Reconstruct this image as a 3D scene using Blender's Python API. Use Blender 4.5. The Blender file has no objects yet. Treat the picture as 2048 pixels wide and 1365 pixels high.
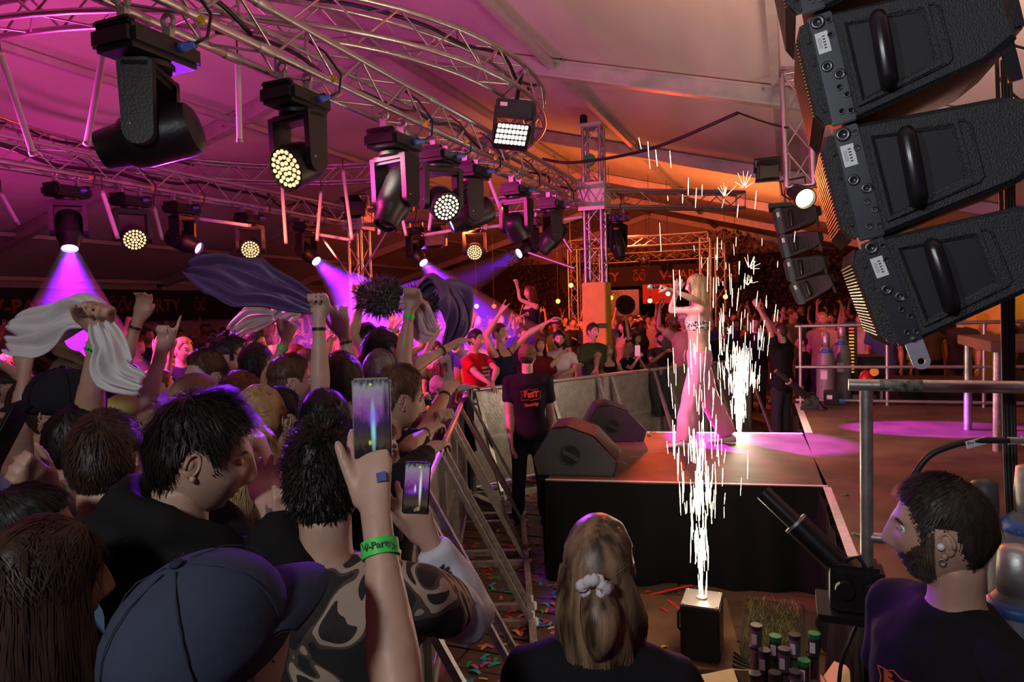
import bpy, bmesh, math, random
import numpy as np
from mathutils import Matrix, Vector, Euler
from math import sin, cos, pi, radians as rad, sqrt, atan2

S = bpy.context.scene
COL = S.collection
rng = random.Random(7)
nrg = np.random.default_rng(7)

# ------------------------------------------------------------------ camera
FPX, CX, CY = 1365.0, 1024.0, 682.5
CAMZ = 2.05
def _cam_axes():
    yaw = math.atan((1577 - 1024) / FPX); pitch = -rad(2.8); roll = rad(1.6)
    f = Vector((-sin(yaw) * cos(pitch), cos(yaw) * cos(pitch), sin(pitch)))
    r = Vector((cos(yaw), sin(yaw), 0)); u = r.cross(f)
    return r * cos(roll) - u * sin(roll), u * cos(roll) + r * sin(roll), f
RX, UX, FX = _cam_axes()
CAM = Vector((0, 0, CAMZ))
cd = bpy.data.cameras.new('camera'); cam = bpy.data.objects.new('camera', cd); COL.objects.link(cam)
cd.lens = 36 * FPX / 2048; cd.sensor_width = 36; cd.clip_start = 0.05; cd.clip_end = 200
m3 = Matrix((RX, UX, -FX)).transposed()
cam.matrix_world = Matrix.Translation(CAM) @ m3.to_4x4()
S.camera = cam
# measuring helpers: where in the hall a point seen in the photograph stands
def ray(px, py): return FX + RX * ((px - CX) / FPX) + UX * ((CY - py) / FPX)
def at(px, py, d): return CAM + ray(px, py) * d
def onz(px, py, z): v = ray(px, py); return CAM + v * ((z - CAMZ) / v.z)
def ony(px, py, y): v = ray(px, py); return CAM + v * (y / v.y)
def onx(px, py, x): v = ray(px, py); return CAM + v * (x / v.x)

# ------------------------------------------------------------------ world, exposure
S.view_settings.view_transform = 'Standard'; S.view_settings.look = 'None'
S.view_settings.gamma = 1; S.view_settings.use_curve_mapping = False
S.view_settings.exposure = 0.0
w = bpy.data.worlds.new('night'); S.world = w; w.use_nodes = True
w.node_tree.nodes['Background'].inputs[0].default_value = (0.02, 0.016, 0.03, 1)
w.node_tree.nodes['Background'].inputs[1].default_value = 0.3
S.cycles.max_bounces = 5; S.cycles.diffuse_bounces = 2; S.cycles.glossy_bounces = 2
S.cycles.transmission_bounces = 4; S.cycles.volume_bounces = 0; S.cycles.transparent_max_bounces = 6
S.cycles.caustics_reflective = False; S.cycles.caustics_refractive = False
S.cycles.sample_clamp_indirect = 3.0

# ------------------------------------------------------------------ lights of the hall
def lamp(name, kind, loc, energy, color, target=None, size=0.2, spot=60, blend=0.5, sizey=None):
    l = bpy.data.lights.new(name, kind); o = bpy.data.objects.new(name, l); COL.objects.link(o)
    l.energy = energy; l.color = color; o.location = loc
    if kind == 'AREA':
        l.size = size
        if sizey: l.shape = 'RECTANGLE'; l.size_y = sizey
    else: l.shadow_soft_size = size
    if kind == 'SPOT': l.spot_size = rad(spot); l.spot_blend = blend
    if target is not None:
        o.rotation_euler = (Vector(target) - Vector(loc)).to_track_quat('-Z', 'Y').to_euler()
    return o
MAG, VIO, ORG, RED, WARM = (1, .05, .50), (.42, .05, 1), (1, .28, .06), (1, .10, .025), (1, .80, .52)
# colour washes without fixtures, aimed up at the roof fabric
lamp('roof_wash_magenta', 'SPOT', (-5.2, 3.4, 3.0), 230, MAG, (-5.6, 4.6, 6), .3, 165, .6)
lamp('roof_wash_magenta_left', 'SPOT', (-9.0, 6.5, 2.7), 60, MAG, (-9.2, 7.0, 6), .3, 165, .6)
lamp('roof_wash_orange', 'SPOT', (-4.4, 14.0, 2.9), 160, (1, .20, .04), (-4.4, 15, 6), .3, 170, .6)
lamp('roof_wash_orange_right', 'SPOT', (-1.0, 15.0, 2.6), 230, (1, .24, .06), (-1.0, 16.5, 6), .3, 165, .6)
lamp('roof_wash_pale', 'SPOT', (0.8, 4.0, 2.2), 210, (1, .54, .42), (-0.3, 4.6, 6), .4, 165, .6)
# red and orange floods over the back of the crowd
lamp('bar_flood_red', 'SPOT', (-4.0, 19.2, 4.0), 4000, RED, (-4.2, 15.5, 1.6), .3, 90, .6)
lamp('rear_crowd_red', 'SPOT', (-5.0, 10.1, 3.45), 6000, (1, .11, .02), (-3.6, 15.5, 1.5), .15, 95, .7)
lamp('rear_crowd_red_left', 'SPOT', (-7.6, 10.0, 3.2), 700, (1, .09, .05), (-8.5, 13.5, 1.5), .15, 90, .7)
lamp('crowd_wash_orange', 'SPOT', (-5.6, 5.0, 3.9), 1300, (1, .15, .03), (-5.8, 8.2, 1.4), .15, 74, .7)
lamp('crowd_wash_pink', 'SPOT', (-6.5, 3.0, 3.6), 2800, (1, .06, .40), (-4.6, 5.2, 1.6), .15, 95, .7)
lamp('crowd_back_violet', 'SPOT', (-6.0, 10.1, 3.45), 3600, (.40, .03, 1), (-5.3, 8.3, 1.2), .12, 64, .7)
lamp('crowd_orange_low', 'SPOT', (-3.0, 7.4, 3.3), 900, (1, .20, .03), (-4.8, 5.8, 1.4), .12, 66, .7)
# stage wash from the audience truss, plus added fills on singer, speakers, foreground
lamp('stage_wash', 'SPOT', (-3.0, 4.6, 3.3), 50, (1, .86, .74), (-1.0, 8.5, .9), .2, 80, .6)
lamp('singer_fill', 'SPOT', (-2.9, 4.2, 3.4), 420, (1, .90, .78), (-.85, 6.0, 1.7), .08, 26, .5)  # added spot to brighten the singer, no fixture there
lamp('stage_violet', 'SPOT', (-2.4, 7.2, 3.0), 5200, (.48, .03, 1), onz(1480, 878, .75), .03, 25, .35)
lamp('stage_violet', 'SPOT', (-2.4, 7.2, 3.0), 8000, (.48, .03, 1), onz(1850, 858, .75), .03, 13, .35)
lamp('array_side_fill', 'SPOT', (-1.6, -.9, 3.2), 100, (.86, .93, 1), (.35, 2.2, 2.35), .12, 34, .5)  # added spot that brightens the speaker side plates, unseen behind the camera
lamp('front_fill', 'SPOT', (-.7, -2.0, 3.5), 190, (.95, .96, 1), (-.3, 3.2, 1.5), .22, 95, .6)  # added fill for the foreground, unseen behind the camera
# ------------------------------------------------------------------ materials
MATS = {}
def mat(name, color=(.5, .5, .5), rough=.5, metal=0, emit=None, estr=0, noise=0, nscale=8, bump=0, bscale=60, objcol=False,
        spec=.5, alpha=1, trans=0, color2=None, stretch=None, sheen=0, subs=0):
    if name in MATS: return MATS[name]
    m = bpy.data.materials.new(name); m.use_nodes = True; nt = m.node_tree; b = nt.nodes['Principled BSDF']
    L = nt.links.new; N = nt.nodes.new
    b.inputs['Base Color'].default_value = (*color, 1); b.inputs['Roughness'].default_value = rough
    b.inputs['Metallic'].default_value = metal; b.inputs['Specular IOR Level'].default_value = spec
    if alpha < 1: b.inputs['Alpha'].default_value = alpha
    if trans: b.inputs['Transmission Weight'].default_value = trans
    if sheen: b.inputs['Sheen Weight'].default_value = sheen
    if subs:
        b.inputs['Subsurface Weight'].default_value = subs; b.inputs['Subsurface Radius'].default_value = (.02, .008, .004)
    if emit:
        b.inputs['Emission Color'].default_value = (*emit, 1); b.inputs['Emission Strength'].default_value = estr
    tc = N('ShaderNodeTexCoord'); vec = tc.outputs['Object']
    if stretch:
        mp = N('ShaderNodeMapping'); mp.inputs['Scale'].default_value = stretch; L(vec, mp.inputs[0]); vec = mp.outputs[0]
    src = None
    if objcol:
        oi = N('ShaderNodeObjectInfo'); src = oi.outputs['Color']; L(src, b.inputs['Base Color'])
    if noise or color2:
        n = N('ShaderNodeTexNoise'); n.inputs['Scale'].default_value = nscale; n.inputs['Detail'].default_value = 6; L(vec, n.inputs[0])
        if color2:
            mx = N('ShaderNodeMix'); mx.data_type = 'RGBA'; mx.inputs[6].default_value = (*color, 1); mx.inputs[7].default_value = (*color2, 1)
            cr = N('ShaderNodeMapRange'); cr.inputs[1].default_value = .35; cr.inputs[2].default_value = .65; L(n.outputs[0], cr.inputs[0])
            L(cr.outputs[0], mx.inputs[0]); L(mx.outputs[2], b.inputs['Base Color'])
        else:
            hv = N('ShaderNodeMapRange'); hv.inputs[1].default_value = .3; hv.inputs[2].default_value = .7
            hv.inputs[3].default_value = 1 - noise; hv.inputs[4].default_value = 1 + noise * .6; L(n.outputs[0], hv.inputs[0])
            mx = N('ShaderNodeMix'); mx.data_type = 'RGBA'; mx.blend_type = 'MULTIPLY'; mx.inputs[0].default_value = 1
            if src: L(src, mx.inputs[6])
            else: mx.inputs[6].default_value = (*color, 1)
            L(hv.outputs[0], mx.inputs[7]); L(mx.outputs[2], b.inputs['Base Color'])
    if bump:
        n2 = N('ShaderNodeTexNoise'); n2.inputs['Scale'].default_value = bscale; n2.inputs['Detail'].default_value = 4; L(vec, n2.inputs[0])
        bp = N('ShaderNodeBump'); bp.inputs['Strength'].default_value = bump; bp.inputs['Distance'].default_value = .01
        L(n2.outputs[0], bp.inputs['Height']); L(bp.outputs[0], b.inputs['Normal'])
    MATS[name] = m
    return m
ALU = mat('aluminium', (.56, .55, .53), .33, .9, noise=.18, nscale=14, bump=.1)
ALUD = mat('tent_aluminium', (.62, .60, .58), .5, .35, noise=.12, nscale=6)
STEEL = mat('galvanised_steel', (.5, .5, .47), .45, .75, noise=.3, nscale=22, bump=.1)
BLK = mat('black_plastic', (.008, .008, .009), .42, noise=.2, bump=.15, bscale=90)
BLKM = mat('black_metal', (.02, .02, .022), .35, .4)
RUB = mat('black_cable', (.012, .012, .012), .5)
WHT = mat('white_plastic', (.8, .8, .8), .45)
WOODT = mat('plywood', (.16, .085, .045), .5, noise=.35, nscale=5, bump=.1)

# ------------------------------------------------------------------ mesh building
class MB:
    def __init__(s): s.v = []; s.f = []; s.mi = []; s.cm = 0
    def add(s, v, f):
        o = len(s.v); s.v += [tuple(p) for p in v]; s.f += [tuple(i + o for i in q) for q in f]; s.mi += [s.cm] * len(f); return s
    def box(s, c, d, R=None, bev=0):
        x, y, z = d[0] / 2, d[1] / 2, d[2] / 2; c = Vector(c)
        if bev:
            b = min(bev, x * .9, y * .9, z * .9)
            bm = bmesh.new(); bmesh.ops.create_cube(bm, size=1)
            for q in bm.verts: q.co = Vector((q.co.x * d[0], q.co.y * d[1], q.co.z * d[2]))
            bmesh.ops.bevel(bm, geom=bm.edges[:], offset=b, segments=2, affect='EDGES')
            bm.verts.index_update()
            vs = [(R @ q.co if R else q.co) + c for q in bm.verts]; fs = [[q.index for q in f.verts] for f in bm.faces]; bm.free()
            return s.add(vs, fs)
        vs = [Vector((a * x, b_ * y, e * z)) for e in (-1, 1) for b_ in (-1, 1) for a in (-1, 1)]
        vs = [(R @ q if R else q) + c for q in vs]
        return s.add(vs, [(0, 2, 3, 1), (4, 5, 7, 6), (0, 1, 5, 4), (2, 6, 7, 3), (0, 4, 6, 2), (1, 3, 7, 5)])
    def loft(s, rings, cap=True, closed=True):
        n = len(rings[0]); v = [p for r in rings for p in r]; f = []
        for i in range(len(rings) - 1):
            for j in range(n if closed else n - 1):
                k = (j + 1) % n; f.append((i * n + j, i * n + k, (i + 1) * n + k, (i + 1) * n + j))
        if cap: f.append(tuple(range(n - 1, -1, -1))); f.append(tuple((len(rings) - 1) * n + j for j in range(n)))
        return s.add(v, f)
    def path(s, pts, r, n=8, cap=True, flat=1):
        pts = [Vector(p) for p in pts]; rs = r if isinstance(r, (list, tuple)) else [r] * len(pts)
        t0 = (pts[1] - pts[0]).normalized(); up = Vector((0, 0, 1)) if abs(t0.z) < .9 else Vector((1, 0, 0))
        a = t0.cross(up).normalized(); rings = []
        for i, p in enumerate(pts):
            t = (pts[min(i + 1, len(pts) - 1)] - pts[max(i - 1, 0)]).normalized()
            a = (a - t * a.dot(t)).normalized(); b = t.cross(a)
            rings.append([p + (a * cos(2 * pi * k / n) + b * sin(2 * pi * k / n) * flat) * rs[i] for k in range(n)])
        return s.loft(rings, cap)
    def tube(s, a, b, r, r2=None, n=8): return s.path([a, b], [r, r if r2 is None else r2], n)
    def lathe(s, prof, n=16, M=None):
        rings = [[Vector((r * cos(2 * pi * k / n), r * sin(2 * pi * k / n), z)) for k in range(n)] for r, z in prof]
        if M: rings = [[M @ p for p in q] for q in rings]
        return s.loft(rings)
    def ell(s, c, r, R=None, nu=14, nv=9):
        c = Vector(c); rings = []
        for i in range(nv + 1):
            th = pi * (i / nv); th = min(max(th, .06), pi - .06)
            rg = [Vector((r[0] * sin(th) * cos(2 * pi * k / nu), r[1] * sin(th) * sin(2 * pi * k / nu), -r[2] * cos(th))) for k in range(nu)]
            rings.append([(R @ p if R else p) + c for p in rg])
        return s.loft(rings)
    def prism(s, poly, z0, z1, M=None):
        a = [Vector((x, y, z0)) for x, y in poly]; b = [Vector((x, y, z1)) for x, y in poly]
        if M: a = [M @ p for p in a]; b = [M @ p for p in b]
        return s.loft([a, b])
    def mesh(s, name, mats, smooth=False):
        me = bpy.data.meshes.new(name); me.from_pydata(s.v, [], s.f)
        for m in (mats if isinstance(mats, (list, tuple)) else [mats]): me.materials.append(m)
        if any(s.mi): me.polygons.foreach_set('material_index', s.mi)
        if smooth: me.polygons.foreach_set('use_smooth', [True] * len(s.f))
        bm = bmesh.new(); bm.from_mesh(me); bmesh.ops.recalc_face_normals(bm, faces=bm.faces[:]); bm.to_mesh(me); bm.free()
        if smooth == 'auto':
            me.set_sharp_from_angle(angle=rad(40))
        return me
    def build(s, name, mats, parent=None, smooth=False, **kw):
        return link(name, s.mesh(name, mats, smooth), parent, **kw)
def link(name, me, parent=None, M=None, label=None, cat=None, group=None, kind=None, color=None):
    o = bpy.data.objects.new(name, me); COL.objects.link(o)
    if parent is not None: o.parent = parent
    if M is not None: o.matrix_local = M
    return tag(o, label, cat, group, kind, color)
def tag(o, label=None, cat=None, group=None, kind=None, color=None):
    if label: o['label'] = label
    if cat: o['category'] = cat
    if group: o['group'] = group
    if kind: o['kind'] = kind
    if color: o.color = (*color, 1)
    return o
def thing(name, label, cat, M=None, group=None, loc=None):
    o = bpy.data.objects.new(name, None); COL.objects.link(o); o.empty_display_size = .1
    if loc is not None: M = Matrix.Translation(loc)
    if M is not None: o.matrix_world = M
    return tag(o, label, cat, group)
def struct(name, mb, m, smooth=False): return mb.build(name, m, None, smooth, kind='structure')
UNIT = {}
def unit_tube(n, m):
    k = (n, m.name)
    if k not in UNIT: UNIT[k] = MB().tube((0, 0, 0), (0, 0, 1), 1, n=n).mesh('unit_tube', m, True)
    return UNIT[k]
def stick(name, a, b, r, m, parent, n=6):
    a, b = Vector(a), Vector(b); d = b - a; q = d.to_track_quat('Z', 'Y')
    return link(name, unit_tube(n, m), parent, Matrix.Translation(a) @ q.to_matrix().to_4x4() @ Matrix.Diagonal((r, r, d.length, 1)))
def text_mesh(body, size, m, extrude=.0006, shear=0, bold=0, name='lettering', sx=1):
    c = bpy.data.curves.new('txt', 'FONT'); c.body = body; c.size = size; c.extrude = extrude; c.align_x = 'CENTER'; c.align_y = 'CENTER'
    c.shear = shear; c.offset = bold; c.resolution_u = 2
    o = bpy.data.objects.new('txt', c); COL.objects.link(o); dg = bpy.context.evaluated_depsgraph_get(); dg.update()
    me = bpy.data.meshes.new_from_object(o.evaluated_get(dg)); bpy.data.objects.remove(o); bpy.data.curves.remove(c)
    me.name = name; me.materials.clear(); me.materials.append(m)
    if sx != 1:
        for v in me.vertices: v.co.x *= sx
    return me
def frame(o, x, z):      # matrix: local x along x, local z along z, at o
    z = Vector(z).normalized(); x = Vector(x); x = (x - z * x.dot(z)).normalized(); y = z.cross(x)
    return Matrix.Translation(o) @ Matrix((x, y, z)).transposed().to_4x4()
def rotz(a): return Matrix.Rotation(a, 4, 'Z')
# ------------------------------------------------------------------ tent shell
EX0, EX1, EZ, RXX, RZ = -15.1, 4.9, 2.9, -5.1, 5.62
FABR = mat('tent_fabric', (.80, .74, .70), .75, noise=.08, nscale=3, bump=.06, bscale=5, stretch=(1, .25, 1))
WALLF = mat('wall_fabric', (.55, .47, .43), .8, noise=.1, nscale=3)
Y0, Y1 = -4.0, 28.0
def roofz(x): return RZ - (RZ - EZ) * abs(x - RXX) / (RXX - EX0)
mb = MB()
for xa, xb in ((EX0, RXX), (RXX, EX1)):
    nx, ny = 8, 52; V = []; Fc = []
    for j in range(ny + 1):
        y = Y0 + (Y1 - Y0) * j / ny; ph = ((y + 2) % 5) / 5
        for i in range(nx + 1):
            x = xa + (xb - xa) * i / nx
            V.append((x, y, roofz(x) - .05 * sin(pi * ph) * sin(pi * i / nx) + .10))
    for j in range(ny):
        for i in range(nx):
            a = j * (nx + 1) + i; Fc.append((a, a + 1, a + nx + 2, a + nx + 1))
    mb.add(V, Fc)
ceil = struct('ceiling', mb, FABR, True)
for y in (-2, 3, 8, 13, 18, 23, 27.7):
    for xa, xb in ((EX0, RXX), (EX1, RXX)):
        a, b = Vector((xa, y, EZ)), Vector((xb, y, RZ)); d = b - a; ang = atan2(d.z, d.x)
        R = Matrix.Rotation(-ang, 3, 'Y')
        m = MB(); m.box((a + b) / 2 - Vector((0, 0, .03)), (d.length, .11, .20), R)
        for s in (-1, 1):
            m.box((a + b) / 2 + R @ Vector((0, .058 * s, .085)) - Vector((0, 0, .03)), (d.length, .02, .03), R)
            m.box((a + b) / 2 + R @ Vector((0, .058 * s, -.085)) - Vector((0, 0, .03)), (d.length, .02, .03), R)
        rf = m.build('rafter', ALUD, ceil)
        if y in (8, 13, 18):
            for k in range(1, 4):
                t = k / 4; p = a + d * t
                for q in range(4):
                    link('bolt', (unit_tube(6, STEEL)), rf, frame(p + R @ Vector(((q - 1.5) * .09, -.075, -.03 + .05 * (q % 2) - .03)), (1, 0, 0), (0, -1, 0)) @ Matrix.Diagonal((.016, .016, .03, 1)))
for k in range(-4, 5):
    x = RXX + 2.5 * k
    if abs(k) == 4: x = RXX + (9.8 if k > 0 else -9.8)
    MB().box((x, (Y0 + Y1) / 2, roofz(x) - .01), (.075, Y1 - Y0, .075)).build('purlin', ALUD, ceil)
wl = MB(); 
def wall(name, pts, m=WALLF):
    mb = MB(); V = []; Fc = []; a, b = Vector(pts[0]), Vector(pts[1]); n = int((b - a).length * 3); nr = (b - a).normalized().cross(Vector((0, 0, 1)))
    for i in range(n + 1):
        p = a + (b - a) * i / n; off = nr * .05 * sin(i * 1.9) * (1 if i % 7 else 0)
        top = pts[2] if not callable(pts[2]) else pts[2](p.x)
        V += [(p.x + off.x, p.y + off.y, 0), (p.x + off.x, p.y + off.y, top)]
    for i in range(n): Fc.append((2 * i, 2 * i + 2, 2 * i + 3, 2 * i + 1))
    return struct(name, mb.add(V, Fc), m, True)
wleft = wall('wall_left', ((EX0, Y0, 0), (EX0, Y1, 0), EZ + .1)); wright = wall('wall_right', ((EX1, Y0, 0), (EX1, Y1, 0), EZ + .1))
wall('wall_back', ((EX0, Y1 - .2, 0), (EX1, Y1 - .2, 0), lambda x: roofz(x)))
wall('wall_front', ((EX0, Y0 + .1, 0), (EX1, Y0 + .1, 0), lambda x: roofz(x)))
for y in (3, 8, 13, 18, 23):
    MB().box((EX0 + .12, y, EZ / 2), (.2, .11, EZ)).build('tent_post', ALUD, wleft)
    MB().box((EX1 - .12, y, EZ / 2), (.2, .11, EZ)).build('tent_post', ALUD, wright)
# ------------------------------------------------------------------ ground
floor = struct('floor', MB().box((-5.1, 12, -.06), (20.4, 32.4, .08)), mat('trodden_ground', (.06, .042, .028), .8, noise=.4, nscale=2.5, bump=.3))
PLK = [mat('floor_plank_%d' % i, c, .55, noise=.35, nscale=4, bump=.2, stretch=(.6, 6, 6)) for i, c in enumerate(((.115, .062, .036), (.10, .052, .03), (.13, .072, .042), (.085, .047, .028)))]
y = 2.7; k = 0; pm = {}
while y < 10.2:
    wd = (.19, .21, .2)[k % 3]; x0 = -3.9 + .35 * (k % 4) + max(0, (y - 7) * .5)
    for xa, ln in ((x0, 2.1), (x0 + 2.11, 2.1)):
        if xa + ln > .5: ln = .5 - xa
        if ln < .2: continue
        key = (k % 3, round(ln, 1), (k + int(xa * 3)) % 4)
        if key not in pm: pm[key] = MB().box((ln / 2, 0, 0), (ln - .008, wd - .012, .03)).mesh('plank', PLK[key[2]])
        link('plank', pm[key], floor, Matrix.Translation((xa, y, -.006 + rng.uniform(-.003, .003))))
    y += wd; k += 1
    if 2.6 < y < 4.65: pass
# ------------------------------------------------------------------ stage
DECK = mat('stage_deck', (.125, .07, .038), .6, noise=.45, nscale=3.5, bump=.06, color2=None)
TAPE = mat('white_tape', (.78, .76, .72), .5, noise=.15, nscale=20)
DRAPE = mat('black_drape', (.006, .006, .007), .9, spec=.08)
SZ = .75
stage = thing('stage', 'dark brown wooden stage with a catwalk jutting out, white taped edges', 'stage', loc=(1.2, 6, 0))
SL = Vector((1.2, 6, 0))
def quad_slab(a, b, c, d, z0, z1):
    m = MB(); m.loft([[Vector((*p, z0)) - SL for p in (a, b, c, d)], [Vector((*p, z1)) - SL for p in (a, b, c, d)]]); return m
CA, CB, CC, CD = (Vector(p) for p in ((-1.70, 4.78), (.25, 5.14), (.12, 7.17), (-1.86, 6.80)))
def lerp(a, b, t): return a + (b - a) * t
for i in range(2):
    for j in range(2):
        u0, u1, v0, v1 = i / 2 + .001, (i + 1) / 2 - .001, j / 2 + .001, (j + 1) / 2 - .001
        P = lambda u, v: lerp(lerp(CA, CB, u), lerp(CD, CC, u), v)
        quad_slab(P(u0, v0), P(u1, v0), P(u1, v1), P(u0, v1), SZ - .06, SZ).build('deck', DECK, stage)
def edgex(y): return .30 - (y - 3) * .037
ys = [2.95, 4.1, 5.14, 6.16, 7.17, 8.2, 9.4]
for j in range(len(ys) - 1):
    for i in range(3):
        xa = 1.4 * i; xb = 1.4 * i + 1.396
        a, b = ys[j] + .002, ys[j + 1] - .002
        quad_slab((edgex(a) + xa, a), (edgex(a) + xb, a), (edgex(b) + xb, b), (edgex(b) + xa, b), SZ - .06, SZ).build('deck', DECK, stage)
def tape(a, b, w=.05, z=SZ + .0015):
    a, b = Vector((*a, 0)), Vector((*b, 0)); d = (b - a).normalized(); n = Vector((-d.y, d.x, 0)) * w
    quad_slab((a.x, a.y), (b.x, b.y), ((b + n).x, (b + n).y), ((a + n).x, (a + n).y), z - .002, z).build('edge_tape', TAPE, stage)
tape(CA, CB, .035); tape(CC, CD, .06); tape((edgex(5.14) - .005, 5.12), (edgex(2.98), 2.98), .05); tape((edgex(9.2) - 0.0, 9.2), (edgex(7.17), 7.19), .07)
def skirt(a, b, seed, z1=SZ - .005, off=.03):
    a, b = Vector((*a, 0)), Vector((*b, 0)); d = b - a; n = Vector((d.y, -d.x, 0)).normalized(); N = int(d.length / .04); r = random.Random(seed); ph = [r.uniform(0, 6) for _ in range(4)]
    rows = []
    for q in range(7):
        h = q / 6; row = []
        for i in range(N + 1):
            t = i / N * d.length; wv = (.020 * sin(t * 9 + ph[0] + h) + .014 * sin(t * 21 + ph[1]) + .02 * sin(t * 4 + ph[2] + 2 * h)) * (.25 + h) + .03 * h
            p = a + d * (i / N) + n * (off + wv); p.z = z1 * (1 - h) + .012 * h * (1 + sin(t * 7 + ph[3])); row.append(p - SL)
        rows.append(row)
    m = MB(); back = [[p - n * .012 for p in row] for row in rows]
    m.loft(rows, False, False); m.loft(back[::-1], False, False); return m.build('skirt', DRAPE, stage, True)
skirt(CA, CB, 1); skirt(CD, CA, 2); skirt((edgex(5.1), 5.1), (edgex(3), 2.96), 3); skirt(CC, CD, 4); skirt((edgex(9.4), 9.4), (edgex(7.2), 7.2), 5); skirt((edgex(3), 2.95), (4.2, 2.95), 6)
for p in (CA, CB, CC, CD, Vector((.4, 3.1)), Vector((2.5, 3.1)), Vector((2.5, 6)), Vector((.4, 9.2)), Vector((4, 9.2)), Vector((4, 3.1)), Vector((1.8, 9.2))):
    q = lerp(p, Vector((p.x, 6)), .06) + (Vector((.06, 0)) if p.x < -1 else Vector((-.05, 0)) if p.x < .3 else Vector((0, 0)))
    stick('stage_leg', Vector((q.x, q.y, 0)) - SL, Vector((q.x, q.y, SZ - .06)) - SL, .025, ALU, stage)

# ------------------------------------------------------------------ crowd barrier
PLATE = mat('barrier_plate', (.42, .40, .35), .42, .7, noise=.25, nscale=12)
def plate_relief():
    nt = PLATE.node_tree; b = nt.nodes['Principled BSDF']; tc = nt.nodes.new('ShaderNodeTexCoord'); v = nt.nodes.new('ShaderNodeTexVoronoi')
    v.inputs['Scale'].default_value = 55; mp = nt.nodes.new('ShaderNodeMapping'); mp.inputs['Scale'].default_value = (1, 1, .6); nt.links.new(tc.outputs['Object'], mp.inputs[0]); nt.links.new(mp.outputs[0], v.inputs[0])
    bp = nt.nodes.new('ShaderNodeBump'); bp.inputs['Strength'].default_value = .5; bp.inputs['Distance'].default_value = .004
    nt.links.new(v.outputs['Distance'], bp.inputs['Height']); nt.links.new(bp.outputs[0], b.inputs['Normal'])
plate_relief()
BH = 1.15
def barrier(a, b, label, depth=.55):
    a, b = Vector((*a, 0)), Vector((*b, 0)); d = b - a; L = d.length
    M = frame(a, d, (0, 0, 1)); t = thing('crowd_barrier', label, 'barrier', M, 'metal crowd barrier panels along the stage pit')
    # local: x along, -y towards the pit
    m = MB(); m.box((L / 2, .02, .60), (L - .06, .004, 1.04)); m.build('plate', PLATE, t)
    stick('top_rail', (0, .0, BH), (L, 0, BH), .022, STEEL, t, 10); stick('bottom_rail', (0, 0, .06), (L, 0, .06), .02, STEEL, t, 8)
    for x in (.02, L - .02): MB().box((x, 0, BH / 2), (.04, .04, BH - .03)).build('post', STEEL, t)
    MB().box((L / 2, .012, .6), (L - .08, .02, .03)).build('cross_bar', STEEL, t)
    for x in (.12, L - .12):
        MB().box((x, -depth / 2, .575), (.045, .03, sqrt(depth ** 2 + 1.1 ** 2)), Matrix.Rotation(-atan2(depth, 1.1), 3, 'X')).build('strut', STEEL, t)
        MB().box((x, -depth / 2 + .0, .03), (.05, depth, .04)).build('foot', STEEL, t)
        MB().lathe([(.035, 0), (.035, .05), (.012, .05), (.012, .1)], 10, Matrix.Translation((x, -depth - .01, .0))).build('foot_pad', WHT, t)
    MB().box((L / 2, -depth, .035), (L, .045, .05)).build('base_rail', STEEL, t)
    MB().box((L / 2, .62, .012), (L - .02, 1.2, .02)).build('tread_plate', PLATE, t)
    return t
K0 = Vector((-3.28, 6.75)); KN = Vector((-1.30, 2.0)); KF = Vector((-.55, 11.2))
n = 5; names = ['nearest', 'second', 'third', 'fourth', 'fifth']
for i in range(n):
    p, q = lerp(K0, KN, i / n), lerp(K0, KN, (i + 1) / n)
    barrier((q.x, q.y), (p.x, p.y), 'grey metal crowd barrier panel running towards the camera, %s from the corner' % ['first', 'second', 'third', 'fourth', 'fifth'][i])
for i in range(n):
    p, q = lerp(K0, KF, i / n), lerp(K0, KF, (i + 1) / n)
    barrier((p.x, p.y), (q.x, q.y), 'grey metal crowd barrier panel %s' % ['with the corner post, left of the capped guard', 'directly behind the capped security guard', 'behind the stage monitors', 'hung with a black shirt, in front of the blonde woman', 'farthest away, behind the singer'][i], .45)
cp = thing('barrier_post', 'dark round corner post joining the two barrier lines', 'post', loc=(K0.x + .05, K0.y - .06, 0))
stick('pole', (0, 0, 0), (0, 0, 1.2), .045, mat('dark_steel', (.14, .14, .15), .4, .7), cp, 12); stick('collar', (0, 0, 1.0), (0, 0, 1.05), .06, STEEL, cp, 12); stick('hinge_pin', (0, 0, 1.02), (.13, -.06, 1.02), .012, STEEL, cp)
MB().box((.2, -.22, .03), (.6, .08, .06), Matrix.Rotation(-.6, 3, 'Z')).build('foot', STEEL, cp)
# ------------------------------------------------------------------ truss rig
TS = .125
def truss(name, label, a, b, ends=True, size=TS, m=ALU, r=.025, rb=.009, pitch=.29, group='box trusses of the rig'):
    a, b = Vector(a), Vector(b); d = b - a; L = d.length; up = (0, 0, 1) if abs(d.normalized().z) < .9 else (0, 1, 0)
    t = thing(name, label, 'truss', Matrix.Translation(a), group); x = d.normalized(); s_ = x.cross(Vector(up)).normalized(); u = s_.cross(x)
    cs = [(s_ * p + u * q) * size for p, q in ((-1, -1), (1, -1), (1, 1), (-1, 1))]
    for c in cs: stick('chord', c, c + d, r, m, t, 10)
    n = max(2, int(L / pitch)); 
    for k in range(4):
        c0, c1 = cs[k], cs[(k + 1) % 4]
        for i in range(n):
            p, q = (c0, c1) if (i + k) % 2 == 0 else (c1, c0)
            stick('brace', p + d * (i / n), q + d * ((i + 1) / n), rb, m, t, 6)
    if ends:
        for e in (0, 1):
            for k in range(4): stick('end_bar', cs[k] + d * e, cs[(k + 1) % 4] + d * e, .014, m, t, 6)
    k = 2.0
    while k < L - .4:
        for c in cs: stick('coupler', c + x * (k - .06), c + x * (k + .06), r * 1.22, STEEL, t, 10)
        k += 2
    return t
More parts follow.
